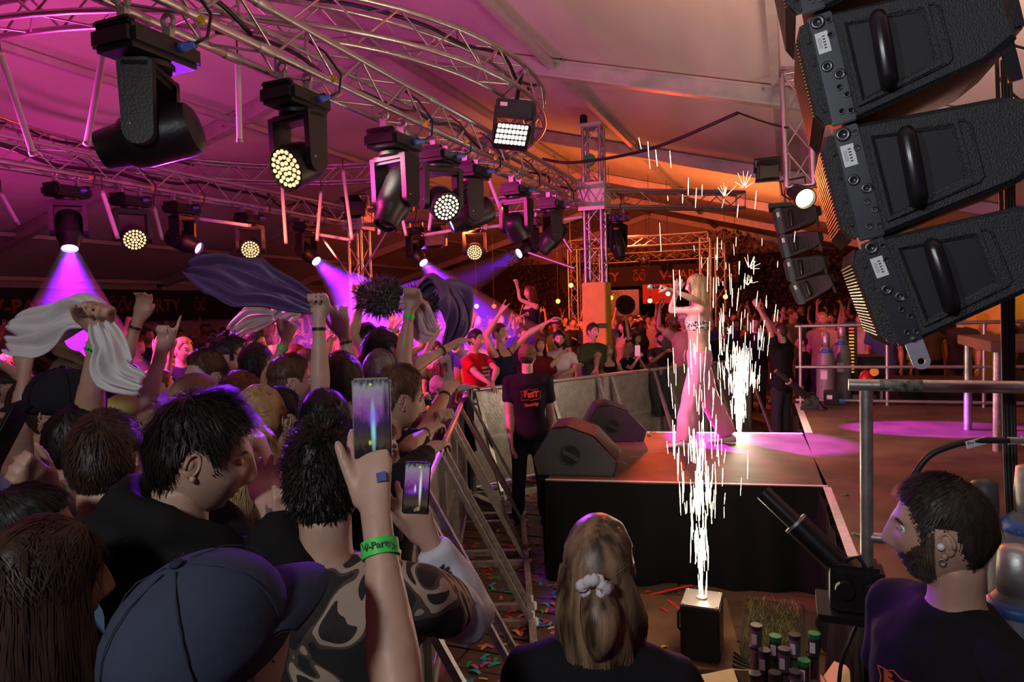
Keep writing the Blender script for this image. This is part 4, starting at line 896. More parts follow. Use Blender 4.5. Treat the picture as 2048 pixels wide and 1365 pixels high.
def body_mesh(f, hands=('relaxed', 'relaxed'), palm=(None, None), hi=True, vox=.014, eyes='open', mouth=0, head_n=None, waist=False, brows=True):
    m = MB(); torso(m, 0, f.fem, spine=f.spine); m.path([f.neck0, (f.neck0 + f.neck1) / 2, f.neck1], [.066, .056 if not f.fem else .05, .058 if not f.fem else .052], 14)
    tk = .86 if f.fem else 1
    for sd in 'RL':
        S0, E, W = f.A[sd]; capsule(m, S0, S0 + (E - S0) * .45, .058 * tk, .050 * tk); m.path([S0 + (E - S0) * .3, S0 + (E - S0) * .7, E, E + (W - E) * .22, E + (W - E) * .6, W, W + (W - E) * .06], [.050 * tk, .046 * tk, .039 * tk, .044 * tk, .034 * tk, .0245, .022], 12)
        capsule(m, E - (E - S0) * .05, E, .039 * tk, .038 * tk)
        h, k, a = f.legs[sd]; capsule(m, h, k, .085, .055); capsule(m, k, a, .055, .038); capsule(m, a + Vector((0, -.02, -.03)), a + Vector((0, .13, -.045)), .04, .035)
    V, F_ = arrays(fuse(m, vox, 3)); out = MB(); out.add(V, F_)
    for sd, hp, pl, left in (('R', hands[0], palm[0], False), ('L', hands[1], palm[1], True)):
        S0, E, W = f.A[sd]; z = (W - E).normalized(); pl = Vector(pl) if pl is not None else Vector((0, 0, -1)) if abs(z.z) < .7 else Vector((-1 if not left else 1, .2, 0)); y = -(pl - z * pl.dot(z)).normalized(); x = y.cross(z)
        R = np.array(Matrix((x, y, z)).transposed()); HV, HF = hand_arr(hp, left, hi); out.add(HV * 1.0 @ R.T + np.array(W + z * .012), HF)
    n = head_n or ((56, 48) if hi else (32, 26)); hm = head_mb(*n, eyes=eyes, mouth=mouth, brows=brows); R = np.array(f.HR); o = len(out.v)
    sc = .95 if f.fem else 1.0
    out.v += [tuple(p) for p in (np.array([tuple(q) for q in hm.v]) * sc @ R.T + np.array(f.H))]; out.f += [tuple(i + o for i in q) for q in hm.f]; out.mi += hm.mi
    return out.mesh('person', BODYM, True)
def wrinkle(me, amp, seed=0, fr=14):
    n = len(me.vertices); v = np.empty(n * 3); me.vertices.foreach_get('co', v); v = v.reshape(-1, 3); no = np.empty(n * 3); me.vertices.foreach_get('normal', no); no = no.reshape(-1, 3); r = np.random.default_rng(seed); d = np.zeros(n)
    for k in range(5):
        w_ = r.normal(size=3) * fr * (1 + .5 * k); w_[2] *= .7; d += np.sin(v @ w_ + r.uniform(0, 6) + 1.5 * np.sin(v @ (w_[[1, 2, 0]] * .6))) / (1 + .4 * k)
    v += no * (d * amp / 2)[:, None]; me.vertices.foreach_set('co', v.ravel()); me.update()
def top_mesh(f, kind='tee', vox=.014, m_=None, amp=.004, seed=0, hem=.80):
    m = MB(); inf = {'tee': .014, 'tank': .012, 'long': .016, 'hoodie': .026, 'crop': .008}[kind]; tk = .88 if f.fem else 1
    if kind == 'crop': torso(m, inf, f.fem, 1.19, 1.34, 0, f.spine)
    else:
        torso(m, inf, f.fem, 0, 1.40 if kind == 'tank' else 1.50, .012, f.spine)
        if kind == 'tank':
            for s in (-1, 1): m.path([f.spine(Vector((s * .11, .09, 1.36))), f.spine(Vector((s * .105, .03, 1.475))), f.spine(Vector((s * .11, -.09, 1.38)))], .026, 8)
        else:
            m.path([f.spine(Vector((0, -.010, 1.40))), f.spine(Vector((0, -.012, 1.465))), f.spine(Vector((0, -.012, 1.505)))], [.135, .098, .074 if kind != 'hoodie' else .086], 18)
            for s_ in (-1, 1): m.path([f.spine(Vector((s_ * .04, -.012, 1.462))), f.spine(Vector((s_ * .10, -.012, 1.445))), f.A['R' if s_ > 0 else 'L'][0]], [.062, .062, .07 * tk], 12)
            for sd in 'RL':
                S0, E, W = f.A[sd]; d = E - S0
                if kind == 'tee': m.path([S0 - d * .18, S0, S0 + d * .3, S0 + d * .62], [.05, .074 * tk, .07 * tk, .072 * tk], 14)
                else:
                    m.path([S0 - d * .18, S0, S0 + d * .5, E + d * .02], [.05, .078 * tk, .066 * tk, .060 * tk], 14); m.path([E - d * .06, E, E + (W - E) * .5, E + (W - E) * .93], [.052 * tk, .060 * tk, .054 * tk, .044], 14); capsule(m, E, E + d * .01, .06 * tk, .058 * tk)
        if kind == 'hoodie':
            q = f.spine(Vector((0, -.115, 1.48))); R = Matrix.Rotation(.5, 3, 'X'); m.ell(q, (.15, .085, .10), R); m.path([f.spine(Vector((s_, y_, z_))) for s_, y_, z_ in ((-.03, .12, 1.42), (-.085, .08, 1.49), (-.118, -.01, 1.55), (-.075, -.10, 1.585), (.075, -.10, 1.585), (.118, -.01, 1.55), (.085, .08, 1.49), (.03, .12, 1.42))], .042, 10)
    me = fuse(m, vox, 3); wrinkle(me, amp, seed); me.name = 'shirt'; me.materials.clear(); me.materials.append(m_ or CLOTH); me.polygons.foreach_set('use_smooth', [True] * len(me.polygons)); return me
def bottom_mesh(f, vox=.016, m_=None, wide=0, amp=.004, zt=.98):
    m = MB(); torso(m, .012, f.fem, 0, zt + .03, 0, f.spine)
    for sd in 'RL':
        h, k, a = f.legs[sd]; m.path([h + Vector((0, 0, .03)), h, h + (k - h) * .5, k, k + (a - k) * .5, a + Vector((0, 0, .0))], [.095, .102 + wide * .2, .088 + wide * .6, .072 + wide, .068 + wide * 1.2, .062 + wide * 1.1], 16)
    me = fuse(m, vox, 3); wrinkle(me, amp, 3, 11); me.name = 'trousers'; me.materials.clear(); me.materials.append(m_ or DENIM); me.polygons.foreach_set('use_smooth', [True] * len(me.polygons)); return me
def shoe_mb(f):
    r = []
    for sd in 'RL':
        h, k, a = f.legs[sd]; m = MB(); rg = []
        for y_, w_, hh in ((-.085, .030, .06), (-.06, .041, .085), (0, .041, .085), (.05, .046, .068), (.11, .050, .05), (.16, .046, .042), (.19, .028, .03)):
            rg.append([a + Vector((w_ * cos(t), y_, -a.z + .004 + hh * .5 + hh * .5 * sin(t))) for t in np.linspace(0, 2 * pi, 14, False)])
        m.loft(rg); r.append(m)
    return r
# ------------------------------------------------------------------ hair
HL = ([0, .45, .75, 1.05, 1.22, 1.36, 1.5, 1.75, 1.95, 2.4, pi], [.064, .066, .060, .030, -.012, .018, .030, .030, -.025, -.07, -.082])
def ribbons(m, C, Wd):          # C (n,k,3) centre lines, Wd (n,k,3) half widths
    n, k = C.shape[:2]; V = np.stack([C - Wd, C + Wd], 2).reshape(-1, 3); b = (np.arange(n) * 2 * k)[:, None]; q = np.arange(k - 1) * 2
    F_ = np.stack([b + q, b + q + 1, b + q + 3, b + q + 2], -1).reshape(-1, 4); m.add(V.tolist(), F_.tolist())
def nrml(a): return a / (np.linalg.norm(a, axis=-1, keepdims=True) + 1e-9)
def hugging(m, D0, D1, off0, off1, w_, K=4, bend=None):     # strands lying on the skull from direction D0 to D1
    t = np.linspace(0, 1, K)[None, :, None]; D = nrml(D0[:, None] * (1 - t) + D1[:, None] * t); P = headpt(D[..., 0], D[..., 1], D[..., 2]); nn = nrml(P)
    C = P + nn * (off0[:, None, None] * (1 - t) + off1[:, None, None] * t)
    tg = np.gradient(C, axis=1); Wd = nrml(np.cross(tg, nn)) * w_ * (1 - .75 * t ** 2); ribbons(m, C, Wd)
def hair_mesh(style='short', thick=.016, side=.010, n=1500, length=.03, mess=.35, seed=0, hi=True, fem=0, sideL=.34, m_=None, top_only=0, capped=0, fringe=0, tie=True):
    r = np.random.default_rng(seed); nu, nv = (92, 60) if hi else (36, 22); A, x, y, z = headgrid(nu, nv); P = headpt(x, y, z); az = np.abs((A + pi) % (2 * pi) - pi)
    n = int(n * (.78 if hi else .28))
    line = np.interp(az, *HL)
    if style == 'long': line = np.interp(az, [0, .3, .7, 1.1, 1.5, pi], [.060 - fringe, .052 - fringe, .035, -.02, -.06, -.10])
    over = P[..., 2] - line; mask = over > -.004; nrm = nrml(np.stack([x / .0765, y / .1, z / .117], -1))
    if capped: mask &= P[..., 2] < .05; thick = side = .007
    th = (side + (thick - side) * np.clip((P[..., 2] - .02) / .06, 0, 1)) * np.clip(over / .022 + .12, .12, 1)
    nz = np.sin(x * 9 + seed) * np.sin(y * 8 + 2 * seed) * np.sin(z * 7 + seed); th = th * (1 + .25 * nz)
    if top_only: th = np.where(P[..., 2] < .030, .0025, th)
    V = P + nrm * (th * .85)[..., None]; m = MB(); m.add(V.reshape(-1, 3).tolist(), gridfaces(nu, nv, mask))
    if mask[0].all(): m.f.append(tuple(range(nu))); m.mi.append(0)
    w0 = .0015 if hi else .0031
    idx = np.argwhere(mask & ((P[..., 2] > .028) | (top_only == 0))); sel = idx[r.integers(0, len(idx), n)]; D0 = np.stack([x, y, z], -1)[sel[:, 0], sel[:, 1]]; th0 = th[sel[:, 0], sel[:, 1]]; D0 = nrml(D0 + r.normal(size=D0.shape) * .03)
    if style in ('short', 'long'):
        c = nrml(np.array((.12, -.40, .90))) if style == 'short' else nrml(np.stack([0 * D0[:, 0] + .1, D0[:, 1] * .9, 0 * D0[:, 0] + .7], -1)); fl = D0 - c; fl -= D0 * (fl * D0).sum(-1, keepdims=True); fl = nrml(fl)
        L_ = (length if style == 'short' else .09) * r.uniform(.5, 1.3, len(D0)) * np.where(D0[:, 2] > .3, 1, .6)
        D1 = nrml(D0 + (fl * (1 - .3 * mess) + r.normal(size=D0.shape) * mess * .55) * (L_ / .1)[:, None])
        P1 = headpt(D1[:, 0], D1[:, 1], D1[:, 2]); a1 = np.abs(np.arctan2(D1[:, 0], D1[:, 1])); low = (P1[:, 2] < np.interp(a1, *HL) - .004 - fringe) & (style == 'short'); D1[low] = nrml(D0 + (D1 - D0) * .18)[low]
        hugging(m, D0, D1, th0 * .8, th0 * (1.0 + mess * r.uniform(0, .9, len(D0))) + .002, w0)
    if style == 'long':                                # curtain of hair over sides and back with strands
        a0 = .95
        def curtain(t, q, rr):
            a = a0 + (2 * pi - 2 * a0) * t; rad_ = rr + .030 * np.minimum(1, q * 2.2) - .012 * q * q; sh = .005 * np.sin(a * 11 + seed * 3 + q * 3) * q; bk = .5 - .5 * np.cos(a)
            return np.stack([(rad_ + sh) * np.sin(a) * .93, (rad_ + sh + .022) * np.cos(a) * (1.0 - .15 * q) - .008 - .02 * q * bk, .085 - (sideL + .085) * q + .012 * np.sin(a * 13 + seed) + .02 * q * np.sin(a * 5 + seed)], -1)
        rows = [curtain(np.linspace(0, 1, 40), q, .078) for q in np.linspace(0, 1, 12)]
        m.loft([row.tolist() for row in rows], False, False); m.loft([(row * np.array((.82, .82, 1))).tolist() for row in rows[::-1]], False, False)
        k = int(n * 1.4); t = r.random((k, 1)); q0 = r.uniform(0, .55, (k, 1)); q1 = np.minimum(1.10, q0 + r.uniform(.3, .7, (k, 1))); off = r.uniform(.0, .010, (k, 1)); dt = r.normal(size=(k, 1)) * .012; s_ = np.linspace(0, 1, 7)[None]
        q = q0 + (q1 - q0) * s_; tt = np.clip(t + dt * s_ + .004 * np.sin(s_ * 7 + t * 90), 0, 1); C = curtain(tt, q, .079 + off); C2 = curtain(tt + .002, q, .079 + off); ribbons(m, C, nrml(C2 - C) * (w0 * 1.2) * (1 - .8 * s_ ** 3)[..., None])
    if style in ('pony', 'half'):                      # gathered tail
        root = np.array((0, -.113, .03 if style == 'pony' else .012)); tn = np.linspace(0, 1, 9)
        base = np.stack([.012 * np.sin(tn * 3), root[1] - .035 * np.sin(tn * 2.4), root[2] - sideL * tn], -1); wr = np.array([.012, .022, .028, .030, .029, .026, .022, .015, .004]) * (1.25 if style == 'half' else 1)
        m.path([Vector(p) for p in base], list(wr * .85), 12)
        k = int(n * .8); a = r.uniform(0, 2 * pi, (k, 1)); s_ = np.linspace(0, 1.05, 8)[None] * r.uniform(.75, 1.05, (k, 1)); rr = r.uniform(.7, 1.15, (k, 1)); C = np.stack([np.interp(s_, tn, base[:, i]) for i in range(3)], -1); wv = np.interp(s_, tn, wr) * rr + .002
        C = C + np.stack([np.cos(a) * wv, np.sin(a) * wv, 0 * wv], -1); ribbons(m, C, np.stack([-np.sin(a), np.cos(a), 0 * a], -1) * w0 * 1.3 * np.ones((1, 8, 1)))
        k = n * 2; lo = r.uniform(.1, pi, k); a = lo * r.choice((-1, 1), k); zz = np.interp(lo, *HL) + .05 * r.random(k) ** 2
        if style == 'half': zz = np.maximum(zz, .0)
        zd = np.clip(zz / .117, -.8, .9); D0 = np.stack([np.sin(a) * np.sqrt(1 - zd ** 2), np.cos(a) * np.sqrt(1 - zd ** 2), zd], -1); D1 = nrml(np.tile(root, (k, 1)) + r.normal(size=(k, 3)) * .006); mid = nrml(D0 + D1 + np.array((0, 0, .25)) * (D0[:, 1:2] > -.3)); o0 = np.full(k, .004); o1 = np.full(k, .011) + r.uniform(0, .004, k)
        hugging(m, D0, mid, o0, o1, w0 * 1.3, 6); hugging(m, mid, D1, o1, o1 + .004, w0 * 1.3, 6)
        if style == 'half':                            # loose lower hair
            k = n * 2; a = pi + r.uniform(-1.35, 1.35, (k, 1)); s_ = np.linspace(0, 1, 8)[None]; q = s_ * r.uniform(.55, 1.05, (k, 1)); rr = .080 + .032 * np.minimum(1, q * 2) - .02 * q * q + r.uniform(-.014, .004, (k, 1)); wob = .010 * np.sin(q * 6 + a * 9)
            C = np.stack([(rr + wob) * np.sin(a) * 1.0, (rr + .018) * np.cos(a) - .01, .02 - .23 * q + 0 * rr], -1); ribbons(m, C, np.stack([np.cos(a), -np.sin(a), 0 * a], -1) * w0 * 1.6 * (1 - .7 * s_[..., None] ** 3))
            tt = np.linspace(pi - 1.3, pi + 1.3, 24); rows = [[((.076 + .028 * min(1, q * 2) - .02 * q * q) * sin(b), (.094 + .028 * min(1, q * 2) - .02 * q * q) * cos(b) - .008, .02 - .21 * q) for b in tt] for q in np.linspace(0, 1, 9)]; m.loft(rows, False, False)
    if fem: m.v = [tuple(np.array(p) * .955) for p in m.v]
    return m.mesh('hair', m_ or HAIR, True)
def beard_mesh(th=.006, n=500, seed=1):
    nu, nv = 96, 80; A, x, y, z = headgrid(nu, nv); P = headpt(x, y, z); az = np.abs((A + pi) % (2 * pi) - pi); line = .005 * np.sin(az * 40) * np.sin(z * 50) + np.interp(az, [0, .25, .5, .9, 1.2, 1.45, 1.6], [-.05, -.052, -.045, -.035, .0, .03, -.2])
    mask = (P[..., 2] < line) & (az < 1.5) & (P[..., 2] > -.119) & ~((az < .28) & (P[..., 2] > -.08) & (P[..., 2] < -.056)); nn = P / np.linalg.norm(P, axis=-1, keepdims=True); V = P + nn * th * .35; m = MB(); m.add(V.reshape(-1, 3), gridfaces(nu, nv, mask)); r = np.random.default_rng(seed); idx = np.argwhere(mask)
    for i, j in idx[r.integers(0, len(idx), n)]:
        p = P[i, j]; d = nn[i, j] * .5 + np.array((0, .1, -1)) + r.normal(size=3) * .3; d = d / np.linalg.norm(d) * th * 1.6; w_ = np.cross(d, nn[i, j]); w_ = w_ / (np.linalg.norm(w_) + 1e-9) * .0009; p = p + nn[i, j] * .001; m.add([p - w_, p + w_, p + d], [(0, 1, 2)])
    return m.mesh('beard', HAIR, True)
def cap_mb(kind='cap', brim=1):
    parts = {}; m = MB(); rg = []
    for t, k in ((-.03, 1.12), (.0, 1.13), (.25, 1.13), (.5, 1.115), (.7, 1.09), (.85, 1.06), (.95, 1.04), (1, 1.03)):
        zz = .028 + (.128 - .028) * t if t > 0 else .028 + t; rr = sqrt(max(0, 1 - (max(t, 0)) ** 2.3)) if t > 0 else 1
        rg.append([Vector((.0795 * k * max(rr, .02) * sin(a), (.098 if cos(a) > 0 else .105) * k * max(rr, .02) * cos(a) - .002, zz + .004)) for a in np.linspace(0, 2 * pi, 28, False)])
    m.loft(rg); parts['crown'] = m
    if kind == 'cap':
        b = MB(); up, lo = [], []
        NB = 15; rows = []
        for q in np.linspace(0, 1, 5):
            rows.append([Vector((.088 * sin(a) * (1 + .05 * q), .102 * cos(a) + q * .075 * cos(a * .9) ** 1.0, .030 + .012 * cos(a * 1.4) * (1 - q) - .016 * q * q + .008 * cos(a * 2) * 0)) for a in np.linspace(-1.25, 1.25, NB)])
        b.loft(rows, False, False); b.loft([[p - Vector((0, 0, .004)) for p in row] for row in rows[::-1]], False, False); b.loft([rows[-1], [p - Vector((0, 0, .004)) for p in rows[-1]]], False, False); parts['brim'] = b
        parts['button'] = MB().ell((0, -.002, .134), (.009, .009, .005), None, 10, 6)
        sm_ = MB()
        for a in (0, pi / 3, -pi / 3):
            sm_.path([Vector((.0915 * sqrt(max(0, 1 - max(t, 0) ** 2.3)) * sin(a) * .995, .113 * sqrt(max(0, 1 - t ** 2.3)) * cos(a) * np.sign(1) - .002, .033 + .1 * t)) for t in np.linspace(0, .99, 9)], .0010, 5)
            sm_.path([Vector((-.0915 * sqrt(max(0, 1 - max(t, 0) ** 2.3)) * sin(a) * .995, -.119 * sqrt(max(0, 1 - t ** 2.3)) * cos(a) - .002, .033 + .1 * t)) for t in np.linspace(0, .99, 9)], .0010, 5)
        parts['seam'] = sm_
    elif kind == 'beanie':
        parts['fold'] = MB().path([Vector((.088 * sin(a), .108 * cos(a) - .002, .034)) for a in np.linspace(0, 2 * pi, 29)], .012, 8, False)
    elif kind == 'hat':
        b = MB(); rows = [[Vector(((.082 + q * .075) * sin(a), (.10 + q * .07) * cos(a), .03 + .018 * q * sin(a) ** 2)) for a in np.linspace(0, 2 * pi, 28, False)] for q in (0, .5, 1)]; b.loft(rows, False); b.loft([[p + Vector((0, 0, .004)) for p in r_] for r_ in rows[::-1]], False); parts['brim'] = b
    return parts
# ------------------------------------------------------------------ placing people
YAWC = atan2(-FX.x, FX.y)
def heading(deg): return YAWC + rad(180 + deg)   # 0 faces the camera, 90 faces picture right, 180 faces away, -90 picture left
TOCAM = lambda v: v
def put(label, head, face, arms=None, hands=('relaxed', 'relaxed'), palm=(None, None), lean=(0, 0), nod=0, turn=0, roll=0, fem=0, skin=0, hair=('short', {}), hcol='brown', top=('tee', (.02, .02, .022), None), pants=(.02, .022, .03), hi=True, eyes='open', mouth=0, beard=None, cap=None, scale=None, base=None, vox=None, group=None, legs=None, extra=None, cat='person', amp=.004, pwide=0, shoes=None, pmat=None, stance=0, bcol=None):
    P = at(*head); face = face - math.degrees(math.atan((head[0] - CX) / FPX))
    f0 = skel({}, lean, stance, None, nod, turn, roll, fem, legs=legs); zb = base or 0
    s = scale or (P.z - zb) / f0.H.z; Rz = Matrix.Rotation(heading(face), 4, 'Z'); root = P - (Rz @ (f0.H * s)); root.z = P.z - f0.H.z * s
    M = Matrix.Translation(root) @ Rz @ Matrix.Scale(s, 4); Mi = M.inverted(); A = {}
    for sd in 'RL':
        sp = (arms or {}).get(sd)
        if sp is None: A[sd] = None
        else: A[sd] = tuple((Mi @ q) if isinstance(q, Vector) else (Mi @ at(*q) if len(q) == 3 and q[0] > 5 else Vector(q) + Vector(((.185 if sd == 'R' else -.185), 0, 1.41))) for q in sp)
    f = skel(A, lean, stance, None, nod, turn, roll, fem, legs=legs); R3 = M.to_3x3().inverted()
    pl = tuple(None if q is None else (R3 @ Vector(q)) for q in palm); vx = .0165 if hi else .023
    root_o = link('person', body_mesh(f, hands, pl, hi, vx, eyes, mouth), None, M, label, cat, group, None, SKINS[skin] if isinstance(skin, int) else skin)
    f.M = M; f.obj = root_o; f.s = s
    if top: link({'hoodie': 'hoodie', 'long': 'jacket'}.get(top[0], 'shirt'), top_mesh(f, top[0], vx, top[2] if len(top) > 2 else None, amp, hash(label) % 50 if False else len(label)), root_o, None, color=top[1])
    if pants: link('trousers', bottom_mesh(f, vx + .008, pmat, pwide), root_o, None, color=pants)
    for q in shoe_mb(f): q.build('shoe', CLOTH, root_o, True, color=shoes or (.02, .02, .02))
    Hm = Matrix.Translation(f.H) @ f.HR.to_4x4(); f.Hm = Hm
    if hair: link('hair', hair_mesh(hair[0], hi=hi, fem=fem, seed=len(label), **hair[1]), root_o, Hm, color=HAIRS[hcol] if isinstance(hcol, str) else hcol)
    if beard: link('beard', beard_mesh(*beard), root_o, Hm, color=bcol or (HAIRS[hcol] if isinstance(hcol, str) else hcol))
    if cap:
        kind, ccol, crot = cap; cp_ = cap_mb(kind); co = cp_['crown'].build('cap' if kind == 'cap' else kind, CLOTH, root_o, True, M=Hm @ rotz(crot), color=ccol)
        for k, q in cp_.items():
            if k != 'crown': q.build(k, CLOTH, co, True, color=tuple(c * (.55 if k in ('brim', 'button') else .8) for c in ccol))
    return f
WB = mat('green_wristband', (.06, .75, .10), .5, emit=None)
def wristband(f, sd, label='green paper wristband', m=WB, t=.92, w_=.018, txt=None, name='wristband'):
    S0, E, W = f.A[sd]; c = E + (W - E) * t; d = (W - E).normalized(); r0 = .0278 if t > .85 else .0310
    mb = MB(); mb.path([c - d * w_ / 2, c + d * w_ / 2], r0, 20); o = mb.build(name, m, f.obj, 'auto'); o['label'] = label; return o, c, d, r0
# ------------------------------------------------------------------ people who can be told apart
BK = (.012, .012, .014)
def camo():
    m = mat('camouflage', (.03, .026, .02), .85, bump=.3, bscale=14); nt = m.node_tree; b = nt.nodes['Principled BSDF']; N = nt.nodes.new; L = nt.links.new; tc = N('ShaderNodeTexCoord'); n = N('ShaderNodeTexNoise'); n.inputs['Scale'].default_value = 8; n.inputs['Detail'].default_value = 1; n.inputs['Distortion'].default_value = 1.2
    r = N('ShaderNodeValToRGB'); r.color_ramp.interpolation = 'CONSTANT'; e = r.color_ramp.elements; e[0].color = (.016, .015, .014, 1); e[1].position = .47; e[1].color = (.075, .055, .038, 1); q = e.new(.53); q.color = (.40, .31, .23, 1); q = e.new(.62); q.color = (.02, .018, .016, 1)
    L(tc.outputs['Object'], n.inputs[0]); L(n.outputs[0], r.inputs[0]); L(r.outputs[0], b.inputs['Base Color']); return m
def plaid():
    m = mat('plaid', (.7, .66, .68), .85); nt = m.node_tree; b = nt.nodes['Principled BSDF']; N = nt.nodes.new; L = nt.links.new; tc = N('ShaderNodeTexCoord'); last = None
    for ax in (0, 2):
        w_ = N('ShaderNodeTexWave'); w_.bands_direction = 'X' if ax == 0 else 'Z'; w_.inputs['Scale'].default_value = 9; L(tc.outputs['Object'], w_.inputs[0]); mr = N('ShaderNodeMapRange'); mr.inputs[1].default_value = .80; mr.inputs[2].default_value = .86; L(w_.outputs['Fac'], mr.inputs[0]); mx = N('ShaderNodeMix'); mx.data_type = 'RGBA'; mx.inputs[7].default_value = (.35, .22, .30, 1)
        if last: L(last, mx.inputs[6])
        else: mx.inputs[6].default_value = (.72, .68, .70, 1)
        L(mr.outputs[0], mx.inputs[0]); last = mx.outputs[2]
    L(last, b.inputs['Base Color']); return m
def leopard():
    m = mat('leopard', (.6, .55, .5), .6); nt = m.node_tree; b = nt.nodes['Principled BSDF']; N = nt.nodes.new; L = nt.links.new; tc = N('ShaderNodeTexCoord'); v = N('ShaderNodeTexVoronoi'); v.inputs['Scale'].default_value = 42; L(tc.outputs['Object'], v.inputs[0]); r = N('ShaderNodeValToRGB'); r.color_ramp.interpolation = 'CONSTANT'; e = r.color_ramp.elements; e[0].color = (.25, .2, .18, 1); e[1].position = .25; e[1].color = (.02, .02, .02, 1); q = e.new(.48); q.color = (.72, .68, .64, 1); L(v.outputs['Distance'], r.inputs[0]); L(r.outputs[0], b.inputs['Base Color']); return m
HERO = []
def P_(label, head, face, **k):
    f = put(label, head, face, **k); HERO.append((f.M.translation.x, f.M.translation.y)); return f
sh = lambda **k: ('short', k)
lg = lambda **k: ('long', k)
# --- foreground audience
capman = P_('man in a slate-blue baseball cap seen from behind, raising a phone, bottom left', (425, 1312, .83), 122, arms={'R': ((800, 1420, .98), (752, 1030, 1.12))}, hands=('hold', 'relaxed'), palm=(FX + RX * .15, None), nod=-.28, hair=sh(capped=1, n=500), cap=('cap', (.045, .056, .09), 0), top=('tee', BK), skin=1)
P_('woman with long brown hair in the lower left corner, turned to the right', (88, 1175, 1.15), 98, fem=1, hair=lg(sideL=.40, n=2600), hcol='brown', top=('tee', (.10, .09, .085)), hands=('relaxed', 'relaxed'), arms={'L': ((.03, .16, -.2), (.05, .30, -.02))}, skin=2)
P_('woman with dark pulled-back hair above the brown-haired woman at left', (62, 1075, 1.5), 78, fem=1, hair=sh(n=1500, thick=.02, side=.016, mess=.1), hcol='dark', top=('tee', BK), skin=2)
hood = P_('young man in a black hoodie with dark short hair, looking down in profile', (405, 915, 1.5), 84, nod=.22, hair=sh(n=4500, thick=.028, side=.016, length=.035, mess=.4, fringe=.012), hcol='dark', top=('hoodie', (.012, .012, .013)), eyes='closed', skin=1, arms={'R': ((455, 1200, 1.35), (560, 1075, 1.5)), 'L': ((530, 1150, 1.75), (575, 1065, 1.6))}, hands=('grip', 'grip'), palm=(UX, UX))
P_('man in a light blue T-shirt with cropped brown hair, seen from behind', (214, 925, 1.75), 152, hair=sh(n=2600, thick=.018, side=.008, mess=.35), hcol='brown', top=('tee', (.13, .20, .28)), skin=1)
P_('man with receding dark hair and black shirt behind the blue T-shirt', (166, 888, 2.1), 112, hair=sh(n=1800, thick=.014, side=.010), hcol='dark', top=('tee', BK), hi=True, skin=0)
P_('woman with straight ash blonde hair seen from behind', (318, 885, 2.2), 155, fem=1, hair=lg(sideL=.30, n=2400), hcol='ash', top=('tee', BK), skin=1)
P_('woman with a blonde ponytail and checked shirt, back to the camera', (520, 845, 2.25), 158, fem=1, hair=('pony', dict(n=1600, sideL=.26, side=.014, thick=.016)), hcol='blond', top=('tee', (.7, .68, .7), plaid()), skin=1)
den = P_('woman in a pale denim jacket holding a hand to her mouth', (497, 925, 2.0), 68, fem=1, hair=lg(sideL=.22, n=1200), hcol='blond', top=('long', (.26, .34, .46), DENIM), arms={'R': ((580, 1085, 1.85), (548, 965, 1.85))}, hands=('relaxed', 'relaxed'), palm=(-RX, None), skin=1)
camom = P_('man in a camouflage jacket with white sleeves filming with a phone', (655, 962, 1.5), 166, hair=sh(n=5200, thick=.026, side=.015, length=.018, mess=.6), hcol='dark', top=('tee', BK, camo()), arms={'R': ((942, 1235, 1.68), (862, 1090, 1.63))}, hands=('hold', 'relaxed'), palm=(FX, None), skin=1)
P_('woman with very long dark hair behind the big raised phone', (650, 850, 2.35), 172, fem=1, hair=lg(sideL=.42, n=1800), hcol='dark', top=('tee', (.03, .02, .03)), skin=1)
h12 = P_('man with dark brown hair raising a relaxed hand, behind the big phone', (683, 770, 2.95), 172, hair=sh(n=2200, thick=.022, side=.014), hcol='brown', top=('tee', BK), arms={'R': ((712, 765, 3.15), (693, 690, 3.15))}, hands=('relaxed', 'relaxed'), palm=(FX, None), hi=True)
h13 = P_('young man with brown hair leaning on the barrier, fist forward', (797, 800, 2.7), 108, hair=sh(n=2400, thick=.024, side=.012, length=.035), hcol='lbrown', top=('tee', BK), arms={'R': ((868, 838, 2.95), (893, 786, 3.15))}, hands=('fist', 'relaxed'), lean=(.15, 0), skin=1)
h14 = P_('man with violet-lit grey hair reaching an arm far out to the right', (762, 752, 3.35), 150, hair=sh(n=1400, thick=.012, side=.007), hcol='grey', top=('tee', BK), arms={'R': ((805, 745, 3.45), (893, 697, 3.6))}, hands=('relaxed', 'relaxed'), hi=False)
b1 = P_('person resting folded forearms on the barrier behind the fist', (770, 865, 2.75), 80, hair=sh(), top=('tee', BK), arms={'R': ((812, 900, 2.55), (852, 865, 2.75)), 'L': ((825, 850, 3.1), (855, 838, 3.0))}, hands=('relaxed', 'fist'), lean=(.2, 0), hi=True)
b2 = P_('person with hand drooping over the barrier next to the second phone', (742, 905, 2.35), 80, hair=sh(), top=('long', BK), arms={'R': ((800, 960, 2.2), (858, 905, 2.45))}, hands=('relaxed', 'relaxed'), lean=(.2, 0), hi=True)
blackcap = P_('man in a black cap whirling a white shirt over his head', (128, 822, 2.2), 62, hair=sh(capped=1, n=300), cap=('cap', (.014, .014, .018), pi), top=('tee', BK), arms={'L': ((172, 810, 2.0), (196, 682, 2.05))}, hands=('relaxed', 'fist'), palm=(None, -FX), skin=2)
P_('pink-lit bare arms raised at the left edge of the crowd', (72, 812, 3.0), 80, hair=sh(n=500), top=('tank', (.2, .18, .3)), arms={'R': ((42, 850, 2.75), (48, 752, 2.75)), 'L': ((100, 790, 3.2), (20, 740, 3.1))}, hands=('grip', 'fist'), hi=False)
ls = P_('person in a white blouse holding up a phone at the left edge', (-110, 930, 1.75), 85, fem=1, hair=lg(n=600), top=('long', (.62, .58, .56)), arms={'L': ((-20, 1035, 1.62), (22, 922, 1.62))}, hands=('relaxed', 'grip'), palm=(None, FX - RX), hi=False)
